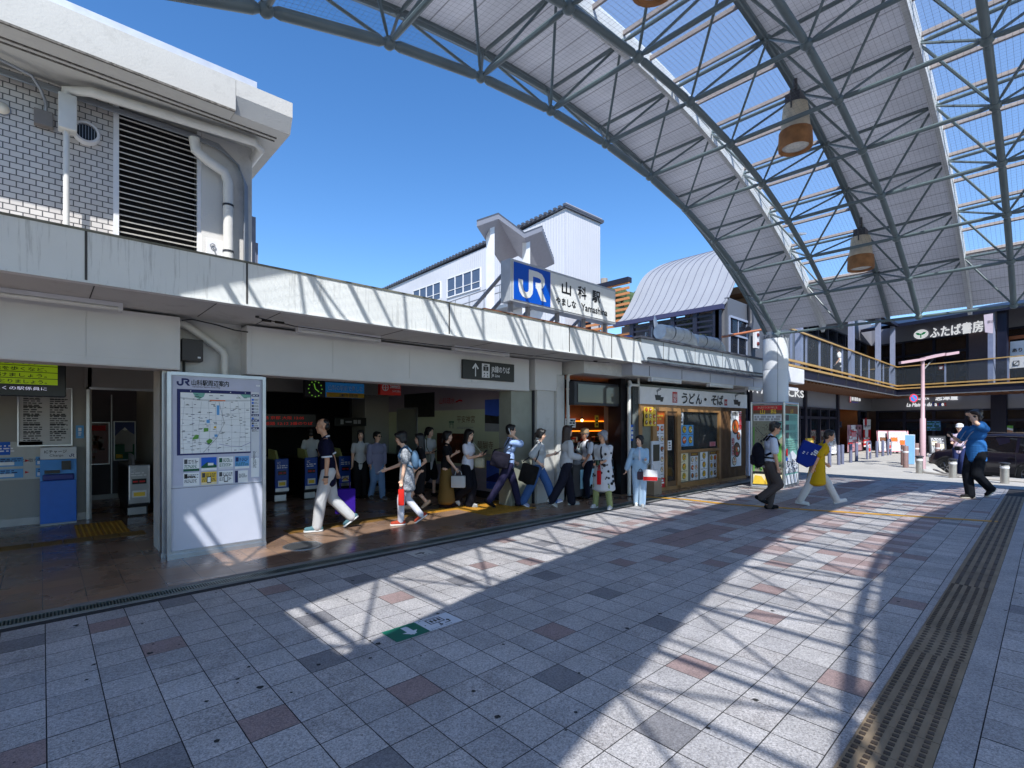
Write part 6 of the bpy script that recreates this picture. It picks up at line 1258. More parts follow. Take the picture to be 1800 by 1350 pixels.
b2 = bollard(atZ(1616, 832), 'stainless bollard at the foot of the pink lamp post', M_bs, .09, .5, 'disc', 'stainless bollards along the kerb'); dup(b2, loc=atZ(1675, 840), label='stainless bollard in front of the dark car, just left of the man in blue'); dup(b2, loc=atZ(1766, 850), label='stainless bollard in front of the dark car at right of the man')
def barrier(u, v, label):
    p = atZ(u, v); p.y = 5.5; t = thing('hoop_barrier', label, 'barrier', tuple(p), group='hoop barriers with red signs'); mb = MB(); mb.path([(-.3, 0, 0), (-.3, 0, .68), (-.22, 0, .78), (.22, 0, .78), (.3, 0, .68), (.3, 0, 0)], .04, 10); mb.build('hoop', M_bg, t, smooth=True, local=True)
    mb = MB(); F = Frame((-.2, -.03, .3), (1, 0, 0), (0, 0, 1), mb, .004); F.rect(0, 0, .4, .36, 0, 1); F.rect(.04, .04, .36, .2, 1, 2); F.disc(.2, .27, .06, 1, 2); mb.build('notice', [M_white, flat('notice red', 206, 50, 50)], t, local=True)
barrier(1524, 807, 'slate hoop barrier with a red notice, nearer of two'); barrier(1565, 800, 'slate hoop barrier with a red notice, farther of two')
p = atZ(1600, 816); t = thing('marker_post', 'square pale blue and white marker post beside the brown bollards', 'post', tuple(p)); mb = MB(); mb.bbox(p.x - .13, p.x + .13, p.y - .13, p.y + .13, 0, 1.15, .01); mb.build('shaft', flat('post white', 214, 218, 226), t); mb = MB(); mb.box(p.x - .14, p.x - .05, p.y - .14, p.y + .14, .02, 1.13); mb.box(p.x - .05, p.x + .02, p.y - .1345, p.y - .13, .2, .7); mb.build('blue_strip', flat('post blue', 130, 180, 226), t)
p = atZ(1622, 824); lp = thing('lamp_post', 'slender pink lamp post with a wing-shaped double lamp arm', 'street lamp', tuple(p)); M_pink = mat('faded pink paint', S(182, 152, 156), .45, var=.06); x, y = p.x, p.y; d = (p - Vector((0, 0, 0))).length
mb = MB(); mb.lathe([(.085, 0), (.085, 1.75), (.06, 1.78), (.055, 3.6), (.048, 3.78)], (x, y, 0), 18); mb.build('pole', M_pink, lp, smooth=True)
rt = Vector((sT, -cT, 0)); b = Vector((x, y, 3.78))
def wingarm(a0, a1, w0, w1, name):
    mb = MB(); q = (a1 - a0).cross(Vector((0, 0, 1))).normalized(); mb.prism([a0 - q * w0, a1 - q * w1, a1 + q * w1, a0 + q * w0], Vector((0, 0, .09))); mb.build(name, M_pink, lp)
wingarm(b, b - rt * .55 + Vector((0, 0, .0)) - rt * .25 + Vector((0, 0, -.12)), .14, .06, 'lamp_arm'); wingarm(b + Vector((0, 0, .02)), b + rt * .62 + Vector((0, 0, .16)), .12, .20, 'lamp_arm'); wingarm(b + rt * .62 + Vector((0, 0, .14)), b + rt * 1.1 + Vector((0, 0, .22)), .24, .2, 'lamp_head')
mb = MB(); mb.tube(b + rt * .05 + Vector((0, 0, -.3)), b + rt * .4 + Vector((0, 0, .12)), .03, 6); mb.build('brace', M_iron, lp)
sg = thing('no_parking_sign', 'round blue no-parking sign with a red rim on the pink lamp post', 'road sign', tuple(p + Vector((0, 0, 2.3)))); c = atP(1606, 700, p - Vector((cT, sT, 0)) * .1, Vector((cT, sT, 0))); mb = MB(); F = Frame(c, rt, (0, 0, 1), mb, .004); r = 7.8 * (c.dot(Vector((cT, sT, 0)))) / FPX
F.disc(0, 0, r, 0, 0, 28); F.disc(0, 0, r * .95, 1, 1, 28); F.disc(0, 0, r * .72, 2, 2, 28); F.line([(-r * .55, r * .55), (r * .55, -r * .55)], r * .2, 1, 3); mb.lathe([(r, -.01), (r, 0)], tuple(c - F.n * .0), 28, 3, Matrix([rt, Vector((0, 0, 1)), F.n]).transposed()); mb.build('sign_disc', [M_white, flat('traffic red', 206, 40, 50), flat('traffic blue', 30, 120, 206), M_galv], sg)
mb = MB(); mb.tube(c - F.n * .03, Vector((x, y, c.z)), .02, 6); mb.build('bracket', M_galv, sg)
# ------------------------------------------------------------------ parked car
def suv(loc, rz, label):
    t = thing('parked_car', label, 'car', loc, rz)
    M_body = mat('dark violet car paint', S(22, 19, 34), .28, var=.03, spec=.5, coat=.35); M_gl = mat('dark car glass', (.008, .009, .012), .04, var=0, spec=.9); M_ty = mat('tyre rubber', (.018, .018, .018), .8); M_rim = mat('alloy rim', S(120, 122, 128), .3, metal=.8); M_trim = mat('chrome trim', S(190, 192, 196), .15, metal=1)
    #  x, bottom, belt, top, half width, half width at top
    ST = [(-2.27, .42, .80, .98, .74, .66), (-2.22, .34, .92, 1.15, .84, .70), (-2.08, .28, 1.0, 1.47, .88, .68), (-1.85, .26, 1.03, 1.60, .90, .68), (-1.2, .24, 1.03, 1.66, .905, .69), (-.4, .24, 1.02, 1.68, .91, .70), (.3, .24, 1.0, 1.64, .91, .69), (.75, .24, .99, 1.48, .91, .71), (1.05, .24, .98, 1.22, .905, .76), (1.28, .24, .97, 1.06, .90, .80), (1.75, .25, .92, 1.0, .88, .74), (2.1, .28, .80, .90, .80, .64), (2.24, .34, .66, .76, .68, .54), (2.28, .42, .58, .64, .58, .45)]
    def ring(s):
        x, zb, zl, zt, w, wt = s; half = [(w * .86, zb), (w * .97, zb + .1), (w, (zb + zl) / 2), (w * .985, zl - .04), (w * .95, zl), (wt + .02, zt - .07), (wt - .05, zt - .01), (wt * .5, zt + .015)]
        return [Vector((x, y, z)) for y, z in half] + [Vector((x, -y, z)) for y, z in reversed(half)]
    mb = MB(); R = [ring(s) for s in ST]; n = len(R[0]); vs = [p for r in R for p in r]
    mb.add(vs, [(k * n + i, k * n + (i + 1) % n, (k + 1) * n + (i + 1) % n, (k + 1) * n + i) for k in range(len(R) - 1) for i in range(n)] + [tuple(range(n))[::-1], tuple(range((len(R) - 1) * n, len(R) * n))])
    mb.build('body', M_body, t, smooth=True, local=True)
    def yat(x, z, sgn):                     # side surface between belt and roof
        for a, b in zip(ST, ST[1:]):
            if a[0] <= x <= b[0]:
                f = (x - a[0]) / (b[0] - a[0]); q = [a[i] + (b[i] - a[i]) * f for i in range(6)]; g = (z - q[2]) / (q[3] - .07 - q[2]); return sgn * (q[4] * .95 + (q[5] + .02 - q[4] * .95) * g + .006)
    for sgn in (1, -1):
        for (x0, x1, x2, x3) in ((.12, 1.0, .55, .16), (-.92, .04, .06, -.9), (-1.85, -1.02, -1.0, -1.62)):
            g = MB(); pts = [(x0, 1.06), (x1, 1.06), (x2, 1.54), (x3, 1.54)]; g.poly([Vector((x, yat(x, z, sgn), z)) for x, z in (pts if sgn < 0 else pts[::-1])]); g.build('side_window', M_gl, t, local=True)
        tr = MB(); tr.path([(x, yat(x, 1.04, sgn), 1.035) for x in (-1.9, -1, 0, .6, 1.05)], .012, 6); tr.path([(-1.68, yat(-1.68, 1.5, sgn), 1.56), (-.4, sgn * .735, 1.60), (.5, sgn * .73, 1.54)], .010, 6); tr.build('window_trim', M_trim, t, local=True)
        for x in (-.86, .12):
            dh = MB(); y = sgn * .905; dh.bbox(x - .1, x + .1, y - .03, y + .03, .86, .90, .01); dh.build('door_handle', M_body, t, local=True)
            sm = MB(); sm.path([(x - .13 if x < 0 else x - .17, sgn * (.906), .34), (x - .12 if x < 0 else x - .16, sgn * .914, .7), (x - .1 if x < 0 else x - .14, sgn * .90, 1.0)], .006, 4); sm.build('door_seam', M_iron, t, local=True)
        mr = MB(); mr.ell((.95, sgn * 1.0, 1.08), (.07, .11, .08), 12, 8); mr.build('side_mirror', M_body, t, smooth='all', local=True)
        tl = MB(); tl.bbox(-2.26, -1.9, sgn * .84 - .05, sgn * .84 + .05, .86, 1.06, .03); tl.build('tail_lamp', mat('tail lamp red', S(176, 16, 26), .15, var=0, spec=.8), t, local=True)
        hl_ = MB(); hl_.bbox(1.85, 2.17, sgn * .70 - .1, sgn * .70 + .1, .68, .82, .04); hl_.build('headlight', mat('headlamp glass', S(200, 204, 210), .1, var=0, spec=.9), t, local=True)
        for xw in (-1.35, 1.36):
            T = Matrix.Rotation(pi / 2, 3, 'X'); tb = MB(); y = sgn * .80; tb.lathe([(.21, -.11), (.33, -.11), (.35, -.08), (.35, .08), (.33, .11), (.21, .11)], (xw, y, .35), 28, 0, T); o = tb.build('wheel', M_ty, t, smooth=True, local=True)
            rm = MB(); rm.lathe([(.22, -.09), (.215, -.115), (.2, -.1), (.05, -.09), (.001, -.1)] if sgn > 0 else [(.22, .09), (.215, .115), (.2, .1), (.05, .09), (.001, .1)], (xw, y + 0, .35), 20, 0, T)
            for k in range(5):
                a = k * 2 * pi / 5; yy = y + sgn * .108; rm.tube((xw + .04 * cos(a), yy, .35 + .04 * sin(a)), (xw + .2 * cos(a), yy, .35 + .2 * sin(a)), .025, 6)
            rm.build('rim', M_rim, o, local=True)
            ar = MB(); ar.path([(xw + .41 * cos(a), sgn * .885, .35 + .41 * sin(a)) for a in [radians(d) for d in range(-10, 191, 20)]], .035, 6); ar.lathe([(.405, -.02), (.405, .02)], (xw, sgn * .882, .35), 28, 0, T); ar.build('wheel_arch', M_ty, t, local=True)
    g = MB(); g.poly([Vector((1.22, .66, 1.08)), Vector((1.22, -.66, 1.08)), Vector((.55, -.58, 1.58)), Vector((.55, .58, 1.58))]); g.build('windscreen', M_gl, t, local=True)
    g = MB(); g.poly([Vector((-2.26, -.6, 1.12)), Vector((-2.26, .6, 1.12)), Vector((-2.09, .56, 1.48)), Vector((-2.09, -.56, 1.48))]); g.build('rear_window', M_gl, t, local=True)
    g = MB(); g.bbox(-1.9, 1.9, -.86, .86, .2, .34, .02); g.build('sill', M_ty, t, local=True)
    g = MB()
    for y in (.6, -.6): g.path([(-1.5, y, 1.68), (-1.3, y, 1.72), (.1, y, 1.71), (.3, y, 1.66)], .015, 6)
    g.build('roof_rail', M_trim, t, local=True)
suv((25.2, 1.1, -.45), radians(56), 'dark violet estate car parked beyond the stainless bollards, rear cut by the right edge')

# ------------------------------------------------------------------ people
def cloth(name, col, sc=7.0, amt=.55, var=.07):
    return mat(name, S(*col), .85, var=var, scale=4, bump=amt, bscale=sc, spec=.15)
SKIN = {k: mat('skin ' + k, S(*c), .5, var=.06, scale=10, spec=.3) for k, c in dict(light=(222, 178, 152), mid=(200, 150, 120), tan=(176, 124, 96)).items()}
HAIR = {k: mat('hair ' + k, S(*c), .42, var=.2, scale=30, bump=.3, bscale=60) for k, c in dict(black=(22, 19, 20), brown=(52, 36, 30), grey=(136, 136, 142), dark=(32, 26, 26)).items()}
M_eye = mat('eye dark', (.012, .01, .01), .3); M_lip = mat('lip', S(170, 92, 86), .5); M_sole = mat('white sole', S(214, 214, 212), .7)
def remesh(mb, name, m, parent, voxel=.010, it=3, label=None):
    me = bpy.data.meshes.new('tmp'); me.from_pydata([tuple(p) for p in mb.v], [], mb.f); o = bpy.data.objects.new('tmp', me); COL.objects.link(o)
    md = o.modifiers.new('r', 'REMESH'); md.mode = 'VOXEL'; md.voxel_size = voxel; md.use_smooth_shade = True
    if it: s = o.modifiers.new('s', 'SMOOTH'); s.factor = .5; s.iterations = it
    dg = bpy.context.evaluated_depsgraph_get(); m2 = bpy.data.meshes.new_from_object(o.evaluated_get(dg)); m2.name = name
    bpy.data.objects.remove(o); bpy.data.meshes.remove(me)
    m2.materials.clear(); m2.materials.append(m); m2.polygons.foreach_set('use_smooth', [True] * len(m2.polygons)); m2.update()
    ob = bpy.data.objects.new(name, m2); COL.objects.link(ob); ob.parent = parent
    if label: ob['label'] = label
    return ob
def ik(a, b, l1, l2, pole):
    a, b, pole = Vector(a), Vector(b), Vector(pole); d = b - a; L = d.length
    if L > (l1 + l2) * .998: b = a + d.normalized() * (l1 + l2) * .998; d = b - a; L = d.length
    e = d / L; x = (l1 * l1 - l2 * l2 + L * L) / (2 * L); h = sqrt(max(l1 * l1 - x * x, 0)); p = (pole - e * pole.dot(e)).normalized()
    return a + e * x + p * h, b
def person(label, loc, rz, h, P, W):
    """P: pose (feet, hands, lean, head turn) in units of a 1.7 m figure; W: what is worn"""
    k = h / 1.7; t = thing('person', label, 'person', tuple(loc), rz); V = lambda x, y, z: Vector((x, y, z)) * k
    fem = W.get('fem', True); sk = SKIN[W.get('skin', 'light')]; lean = P.get('lean', .04); hz = P.get('hip', .87); hx = P.get('hx', 0)
    hip = V(hx, 0, hz); up = Vector((sin(lean), 0, cos(lean))); tw = P.get('twist', 0.0); lat = Vector((-sin(tw), cos(tw), 0)); fwd = lat.cross(up) * 1.0
    waist = hip + up * .17 * k; chest = hip + up * .38 * k + fwd * .01 * k; neck = hip + up * .545 * k; sw = (.165 if fem else .19) * k
    hl = P.get('headlean', lean * .5); yaw = P.get('yaw', 0); pit = P.get('pitch', 0)
    hc = neck + Vector((sin(hl), 0, cos(hl))) * .165 * k + Vector((.015 * k, 0, 0)); HR = Matrix.Rotation(yaw, 3, 'Z') @ Matrix.Rotation(pit, 3, 'Y'); hs = 1.0 * k * W.get('hs', 1.04)
    H = lambda x, y, z: hc + HR @ (Vector((x, y, z)) * hs)
    T3 = Matrix([fwd, lat, up]).transposed()
    b = MB(); L = {}
    for s, nm in ((1, 'L'), (-1, 'R')):
        hj = hip + lat * s * .085 * k; fx, fy, fz, fp = P['f' + nm]; an = V(fx, fy, fz + .075); kn, an = ik(hj, an, .425 * k, .41 * k, Vector((1, s * .06, .0)))
        toe = an + Matrix.Rotation(fp, 3, 'Y') @ Vector((.15 * k, s * .02 * k, -.045 * k)); heel = an + Matrix.Rotation(fp, 3, 'Y') @ Vector((-.045 * k, 0, -.045 * k)); L[nm] = (hj, kn, an, toe, heel)
        b.capsule(hj, kn, .082 * k, .054 * k); b.capsule(kn, an, .054 * k, .036 * k); b.ell(kn.lerp(an, .28) + Vector((-.015 * k, 0, 0)), .052 * k, 10, 8); b.capsule(heel + Vector((0, 0, .01 * k)), toe, .034 * k, .028 * k); b.capsule(an, toe.lerp(an, .5), .035 * k, .03 * k)
        sh = neck + lat * s * sw - up * .078 * k; hd = P['h' + nm]; ht = V(*hd[:3]); ep = Vector(hd[3]) if len(hd) > 3 else Vector((-1, s * .15, -.3)); el, wr = ik(sh, ht, .275 * k, .245 * k, ep); L['A' + nm] = (sh, el, wr)
        b.capsule(sh, el, .046 * k, .037 * k); b.capsule(el, wr, .038 * k, .026 * k)
        d = (wr - el).normalized(); side = (Vector((0, 0, 1)) - d * d.z); side = side.normalized() if side.length > .2 else Vector((1, 0, 0)); nrm = d.cross(side).normalized()
        side = side if d.z > -.6 else (Vector((1, 0, 0)) - d * d.x).normalized(); nrm = d.cross(side).normalized() * s
        pc = wr + d * .045 * k; b.capsule(wr, pc, .024 * k, .024 * k); cr = P.get('curl', .55)
        for q, (o, ln) in enumerate(((.027, .062), (.009, .072), (-.009, .067), (-.026, .052))):
            r0 = pc + side * o * k + d * .018 * k; m1 = r0 + (d * cos(cr) + nrm * sin(cr) * -1) * ln * .55 * k; m2 = m1 + (d * cos(cr * 2) - nrm * sin(cr * 2)) * ln * .5 * k
            b.capsule(wr + side * o * .6 * k, r0, .011 * k, .0095 * k, 6); b.capsule(r0, m1, .0092 * k, .0085 * k, 6); b.capsule(m1, m2, .0085 * k, .0075 * k, 6)
        th = wr + d * .02 * k + side * .022 * k; t1 = th + (d * .6 + side * .75 - nrm * .3).normalized() * .035 * k; b.capsule(th, t1, .012 * k, .010 * k, 6); b.capsule(t1, t1 + (d * .9 + side * .25 - nrm * .4).normalized() * .03 * k, .0095 * k, .008 * k, 6)
        L['H' + nm] = (pc, d, side, nrm)
    def E(c, r): b.ell(c, tuple(q * k for q in r), 14, 10, 0, T3)
    E(hip, (.095, .15 if fem else .145, .11)); E(waist, (.085, .118 if fem else .135, .13)); E(chest, (.098, .142 if fem else .162, .15)); E(neck - up * .07 * k, (.07, sw / k * .95, .06))
    b.capsule(neck - up * .03 * k, hc - Vector((0, 0, .06 * k)), .05 * k, .047 * k)
    def HE(x, y, z, r): b.ell(H(x, y, z), tuple(q * hs for q in r), 16, 12, 0, HR)
    HE(-.008, 0, .025, (.094, .074, .092)); HE(.02, 0, -.045, (.066, .058, .07)); HE(.055, 0, -.083, (.026, .03, .024)); HE(.084, 0, -.018, (.018, .013, .022)); HE(.068, 0, .018, (.022, .055, .018))
    b.capsule(H(.078, 0, .012), H(.093, 0, -.02), .008 * hs, .012 * hs, 6)
    for s in (1, -1): HE(-.005, s * .074, -.012, (.018, .010, .028)); HE(.048, s * .038, -.035, (.025, .022, .024))
    remesh(b, 'body', sk, t, .0085, 2)
    f = MB()
    for s in (1, -1): f.ell(H(.078, s * .03, .004), (.008 * hs, .013 * hs, .006 * hs), 8, 6, 0, HR)
    f.build('eyes', M_eye, t, smooth='all', local=True)
    f = MB()
    for s in (1, -1): f.capsule(H(.088, s * .016, .024), H(.074, s * .046, .024), .0035 * hs, .003 * hs, 6)
    f.build('eyebrows', HAIR[W.get('hairc', 'black')], t, local=True)
    f = MB(); f.capsule(H(.083, .018, -.056), H(.083, -.018, -.056), .006 * hs, .006 * hs, 6); f.build('mouth', M_lip, t, smooth='all', local=True)
    # hair
    hr = MB(); st_ = W.get('hair', 'short')
    def HH(x, y, z, r): hr.ell(H(x, y, z), tuple(q * hs for q in r), 14, 10, 0, HR)
    if st_ != 'bald': HH(-.022, 0, .048, (.098, .084, .088)); HH(-.05, 0, .0, (.062, .08, .085)); HH(.045, 0, .092, (.052, .066, .03)); 
    else: HH(-.055, 0, .0, (.052, .078, .062)); HH(-.03, 0, .055, (.07, .07, .06))
    for s in (1, -1):
        if st_ != 'bald': HH(.012, s * .068, .04, (.05, .018, .05))
        if st_ in ('bob', 'perm', 'long', 'pony', 'messy'): HH(-.01, s * .072, -.02, (.045, .022, .07)); HH(.05, s * .05, .062, (.035, .03, .04))
    if st_ in ('bob', 'perm', 'messy'): HH(-.055, 0, -.045, (.055, .078, .06)); HH(-.03, 0, .06, (.105, .094, .085))
    if st_ == 'messy':
        R = random.Random(4)
        for q in range(16): a = R.uniform(.8, 5.4); HH(-.02 + .09 * cos(a), .08 * sin(a), R.uniform(-.02, .12), (.03, .03, .03))
        HH(.06, .02, .075, (.045, .06, .04))
    if st_ == 'long':
        hr.capsule(H(-.05, 0, .0), H(-.075, 0, -.30), .078 * hs, .062 * hs); hr.capsule(H(-.04, .05, -.02), H(-.06, .05, -.32), .04 * hs, .03 * hs); hr.capsule(H(-.04, -.05, -.02), H(-.06, -.05, -.32), .04 * hs, .03 * hs)
        for s in (1, -1): hr.capsule(H(.0, s * .072, .0), H(.01, s * .085, -.24), .022 * hs, .02 * hs, 8)
    if st_ == 'pony': hr.ell(H(-.11, 0, .01), .03 * hs); hr.capsule(H(-.115, 0, .0), H(-.13, 0, -.13), .032 * hs, .018 * hs)
    if W.get('hair') != 'none': remesh(hr, 'hair', HAIR[W.get('hairc', 'black')], t, .011, 2)
    if W.get('cap'):
        c = MB(); c.lathe([(.112 * hs, .03 * hs), (.113 * hs, .06 * hs), (.10 * hs, .125 * hs), (.05 * hs, .155 * hs), (.001, .16 * hs)], tuple(H(-.016, 0, .0)), 18, 0, HR, 1.06, .92); q = [H(.085 + .085 * cos(a), .082 * sin(a), .045 - .012 * cos(a)) for a in [radians(d) for d in range(-90, 91, 15)]]; c.prism(q, Vector((0, 0, -.008 * k))); c.build('cap', cloth('cap ' + str(W['cap']), W['cap']), t, smooth=True, local=True)
    if W.get('glasses'):
        g = MB()
        for s in (1, -1): g.ell(H(.094, s * .033, .002), (.006 * hs, .026 * hs, .019 * hs), 10, 8, 0, HR); g.tube(H(.088, s * .055, .006), H(-.01, s * .078, .004), .003 * hs, 5)
        g.build('glasses', M_black, t, smooth='all', local=True)
    # clothes
    def arms(c, frac, r, rr=.0):
        for nm in 'LR':
            sh, el, wr = L['A' + nm]
            if frac <= 1: c.capsule(sh, sh.lerp(el, frac), (.052 + r * .7) * k, (.054 + r + rr) * k)
            else: c.capsule(sh, el, (.052 + r * .7) * k, (.050 + r) * k); c.capsule(el, el.lerp(wr, frac - 1), (.052 + r) * k, (.042 + r + rr) * k)
    tp = W.get('top')
    if tp:
        c = MB(); r = tp.get('r', .012); E2 = lambda ce, q: c.ell(ce, tuple(a * k for a in q), 16, 12, 0, T3)
        E2(chest, (.105 + r, .150 + r + (0 if fem else .018), .155)); E2(waist, (.098 + r, .13 + r + (0 if fem else .014), .14)); E2(neck - up * .075 * k, (.075 + r * .5, sw / k * .98 + r * .4, .062)); c.capsule(neck - up * .05 * k, neck - up * .004 * k, .062 * k, .058 * k)
        if fem: E2(chest + fwd * .06 * k - up * .02 * k, (.05 + r, .12, .07))
        lo = tp.get('len', .10)          # hem below the hip joint
        n = 6 if lo < .15 else 16
        for q in range(n + 1):
            z = q / n; ce = hip + up * (.14 * (1 - z)) * k - Vector((0, 0, lo * z * k)); fl = tp.get('flare', .0) * z; zr = .075 if lo < .15 else .085; c.ell(ce, ((.104 + r + fl) * k, (.153 + r + fl) * k, zr * k), 20, 10, 0, T3 if lo < .2 else None)
        arms(c, tp.get('sleeve', .55), r * .7, tp.get('cuff', .008))
        mtop = cloth(tp['n'], tp['c'], tp.get('sc', 7), .6) if 'mat' not in tp else tp['mat']
        remesh(c, tp.get('nm', 'shirt'), mtop, t, .0105, 5)
        if tp.get('collar'):
            c = MB(); 
            for s in (1, -1): c.capsule(neck + fwd * .055 * k - up * .045 * k + lat * s * .012 * k, neck - fwd * .03 * k + up * .012 * k + lat * s * .055 * k, .014 * k, .014 * k, 8)
            c.capsule(neck - fwd * .05 * k + up * .012 * k + lat * .04 * k, neck - fwd * .05 * k + up * .012 * k - lat * .04 * k, .014 * k, .014 * k, 8); c.build('collar', cloth(tp['n'] + ' collar', tp['collar']), t, smooth='all', local=True)
        if tp.get('trim'):
            for nm in 'LR':
                sh, el, wr = L['A' + nm]; e = sh.lerp(el, min(tp.get('sleeve', .55), 1)); c = MB(); c.lathe([((.064 + r * .7) * k, -.012 * k), ((.068 + r * .7) * k, 0), ((.064 + r * .7) * k, .012 * k)], tuple(e + (el - sh).normalized() * .045 * k), 16, 0, (el - sh).to_track_quat('Z', 'Y').to_matrix()); c.build('sleeve_trim', cloth('white trim', (220, 220, 224)), t, smooth=True, local=True)
        if tp.get('inner'):
            c = MB(); c.ell(chest + fwd * (.045 + r) * k - up * .02 * k, (.072 * k, .036 * k, .15 * k), 12, 10, 0, T3); c.build('undershirt', cloth('inner ' + tp['n'], tp['inner']), t, smooth='all', local=True)
        if tp.get('spots'):
            c = MB(); R = random.Random(3)
            for q in range(46):
                a = R.uniform(-pi, pi); z = R.uniform(-lo - .0, .42); rr = (.012 + .0) ; base = hip + (up if z > 0 else Vector((0, 0, 1))) * z * k; g = tp.get('flare', 0) * max(0, -z / max(lo, .01)); X = (.118 + r + g) * k; Y = (.165 + r + g) * k; c.ell(base + T3 @ Vector((X * cos(a), Y * sin(a), 0)), (.030 * k * R.uniform(.5, 1.25),) * 3, 8, 6)
            c.build('print_dots', M_black, t, smooth='all', local=True)
    bt = W.get('bottom')
    if bt:
        c = MB(); r = bt.get('r', .012); c.ell(hip, ((.102 + r * .8) * k, (.155 + r * .8) * k, .12 * k), 16, 10, 0, T3); c.ell(hip + up * .08 * k, ((.098 + r * .6) * k, (.142 + r * .6) * k, .09 * k), 16, 10, 0, T3)
        if bt['t'] == 'skirt':
            n = 20; ft = (L['L'][2] + L['R'][2]) / 2; end = Vector((hip.x * .3 + ft.x * .7, (ft.y) * .7, bt.get('hem', .14) * k))
            for q in range(n + 1): z = q / n; fl = bt.get('flare', .07); c.ell(hip.lerp(end, z), ((.105 + r + fl * z) * k, (.15 + r + fl * z * .9) * k, .10 * k), 20, 10)
        else:
            for nm in 'LR':
                hj, kn, an, toe, heel = L[nm]; wd = bt.get('wide', 0); e = bt.get('end', 1.0)
                if e > .05: c.capsule(hj, kn, (.092 + r) * k, (.062 + r + wd * .5) * k)
                if e == 1: c.capsule(kn, an + Vector((0, 0, -.005 * k)), (.062 + r + wd * .5) * k, (.042 + r * .8 + wd) * k)
                elif e > .5: c.capsule(kn, kn.lerp(an, e * 2 - 1.1), (.062 + r + wd * .5) * k, (.055 + r + wd) * k)
                else: c.capsule(hj, hj.lerp(kn, e * 2), (.095 + r) * k, (.08 + r) * k)
        remesh(c, bt.get('nm', 'trousers' if bt['t'] != 'skirt' else 'skirt'), cloth(bt['n'], bt['c'], bt.get('sc', 6), .7), t, .0105, 5)
        if bt.get('belt'): c = MB(); c.lathe([((.105 + r) * k, -.018 * k), ((.108 + r) * k, 0), ((.105 + r) * k, .018 * k)], tuple(hip + up * .125 * k), 20, 0, T3, 1, 1.42); c.build('belt', M_black, t, smooth=True, local=True)
    sh_ = W.get('shoes', ('shoe black', (24, 24, 26), None))
    for nm in 'LR':
        hj, kn, an, toe, heel = L[nm]; c = MB(); dz = Vector((0, 0, .012 * k)); c.capsule(heel + dz, toe + dz, .042 * k, .036 * k); c.capsule(an - Vector((0, 0, .02 * k)), (toe + an) / 2, .042 * k, .036 * k); c.capsule(heel + dz, heel.lerp(toe, .6) + dz, .045 * k, .047 * k)
        remesh(c, 'shoe', cloth(sh_[0], sh_[1], 30, .2), t, .009, 1)
        if sh_[2]:
            d = (toe - heel).normalized(); sd = Vector((0, 0, 1)).cross(d).normalized(); un = d.cross(sd) * 1.0; pts = []
            for a in range(14): ang = 2 * pi * a / 14; r_ = .046 if cos(ang) < 0 else .042; pts.append((heel if cos(ang) < 0 else toe) + d * cos(ang) * r_ * k + sd * sin(ang) * r_ * k - un * .026 * k)
            c = MB(); c.prism(pts, un * .022 * k); c.build('sole', cloth('sole %s' % (sh_[2],), sh_[2]), t, local=True)
    M = Matrix.Translation(Vector(loc)) @ Matrix.Rotation(rz, 4, 'Z')
    L['M'] = M; L['t'] = t; L['k'] = k; L['W'] = lambda p: M @ Vector(p); L['hip'], L['chest'], L['neck'], L['fwd'], L['lat'], L['up'] = hip, chest, neck, fwd, lat, up; L['hc'] = hc; L['Hf'] = H
    return L
def at_feet(u, v): p = atZ(u, v); p.z = .006; return p
WALK = dict(fL=(.20, .06, 0, 0), fR=(-.34, -.06, .07, .55), hip=.893)
def pose(**kw): d = dict(WALK); d.update(kw); return d
R_ = radians
p1 = person('balding man walking left in a navy polo shirt and pale grey trousers', at_feet(577, 932), R_(157), 1.64, pose(fL=(.16, .06, 0, 0), fR=(-.34, -.07, .10, .65), hL=(.03, .205, .80), hR=(-.14, -.205, .84), lean=.07, headlean=.16), dict(fem=False, hair='bald', skin='mid', top=dict(n='navy polo', c=(20, 20, 44), len=.16, r=.016, sleeve=.62, trim=1, collar=(210, 210, 216)), bottom=dict(t='t', n='pale grey chino', c=(190, 188, 188), r=.02, wide=.018), shoes=('teal sneaker', (84, 116, 124), (222, 222, 220))))
p2 = person('short-haired woman in a patterned grey blouse and white trousers, holding a slip of paper', at_feet(716, 922), R_(150), 1.44, pose(fL=(.12, .05, 0, 0), fR=(-.26, -.05, .08, .6), hL=(.10, .20, .84), hR=(.36, -.10, 1.02), lean=.10, headlean=.3, pitch=.25), dict(hair='perm', skin='light', top=dict(n='speckled blouse', c=(150, 152, 156), len=.22, flare=.03, r=.02, sleeve=.6, mat=mat('speckled blouse', S(150, 152, 158), .85, var=.55, scale=45, bump=.5, bscale=8)), bottom=dict(t='t', n='white slacks', c=(212, 210, 218), r=.006, wide=.012), shoes=('red sneaker', (170, 66, 46), (226, 222, 216))))
p3 = person('man with glasses in a loose lilac shirt and light blue jeans inside the hall', at_feet(662, 877), R_(-95), 1.39, pose(fL=(.16, .09, 0, 0), fR=(-.14, -.10, .03, .3), hL=(.02, .205, .82), hR=(.10, -.205, .86), yaw=.5), dict(fem=False, hair='short', glasses=1, top=dict(n='lilac shirt', c=(142, 142, 168), len=.22, r=.035, sleeve=1.6), bottom=dict(t='t', n='light jeans', c=(120, 150, 190), r=.02, wide=.02), shoes=('grey shoe', (80, 80, 84), (160, 160, 160))))
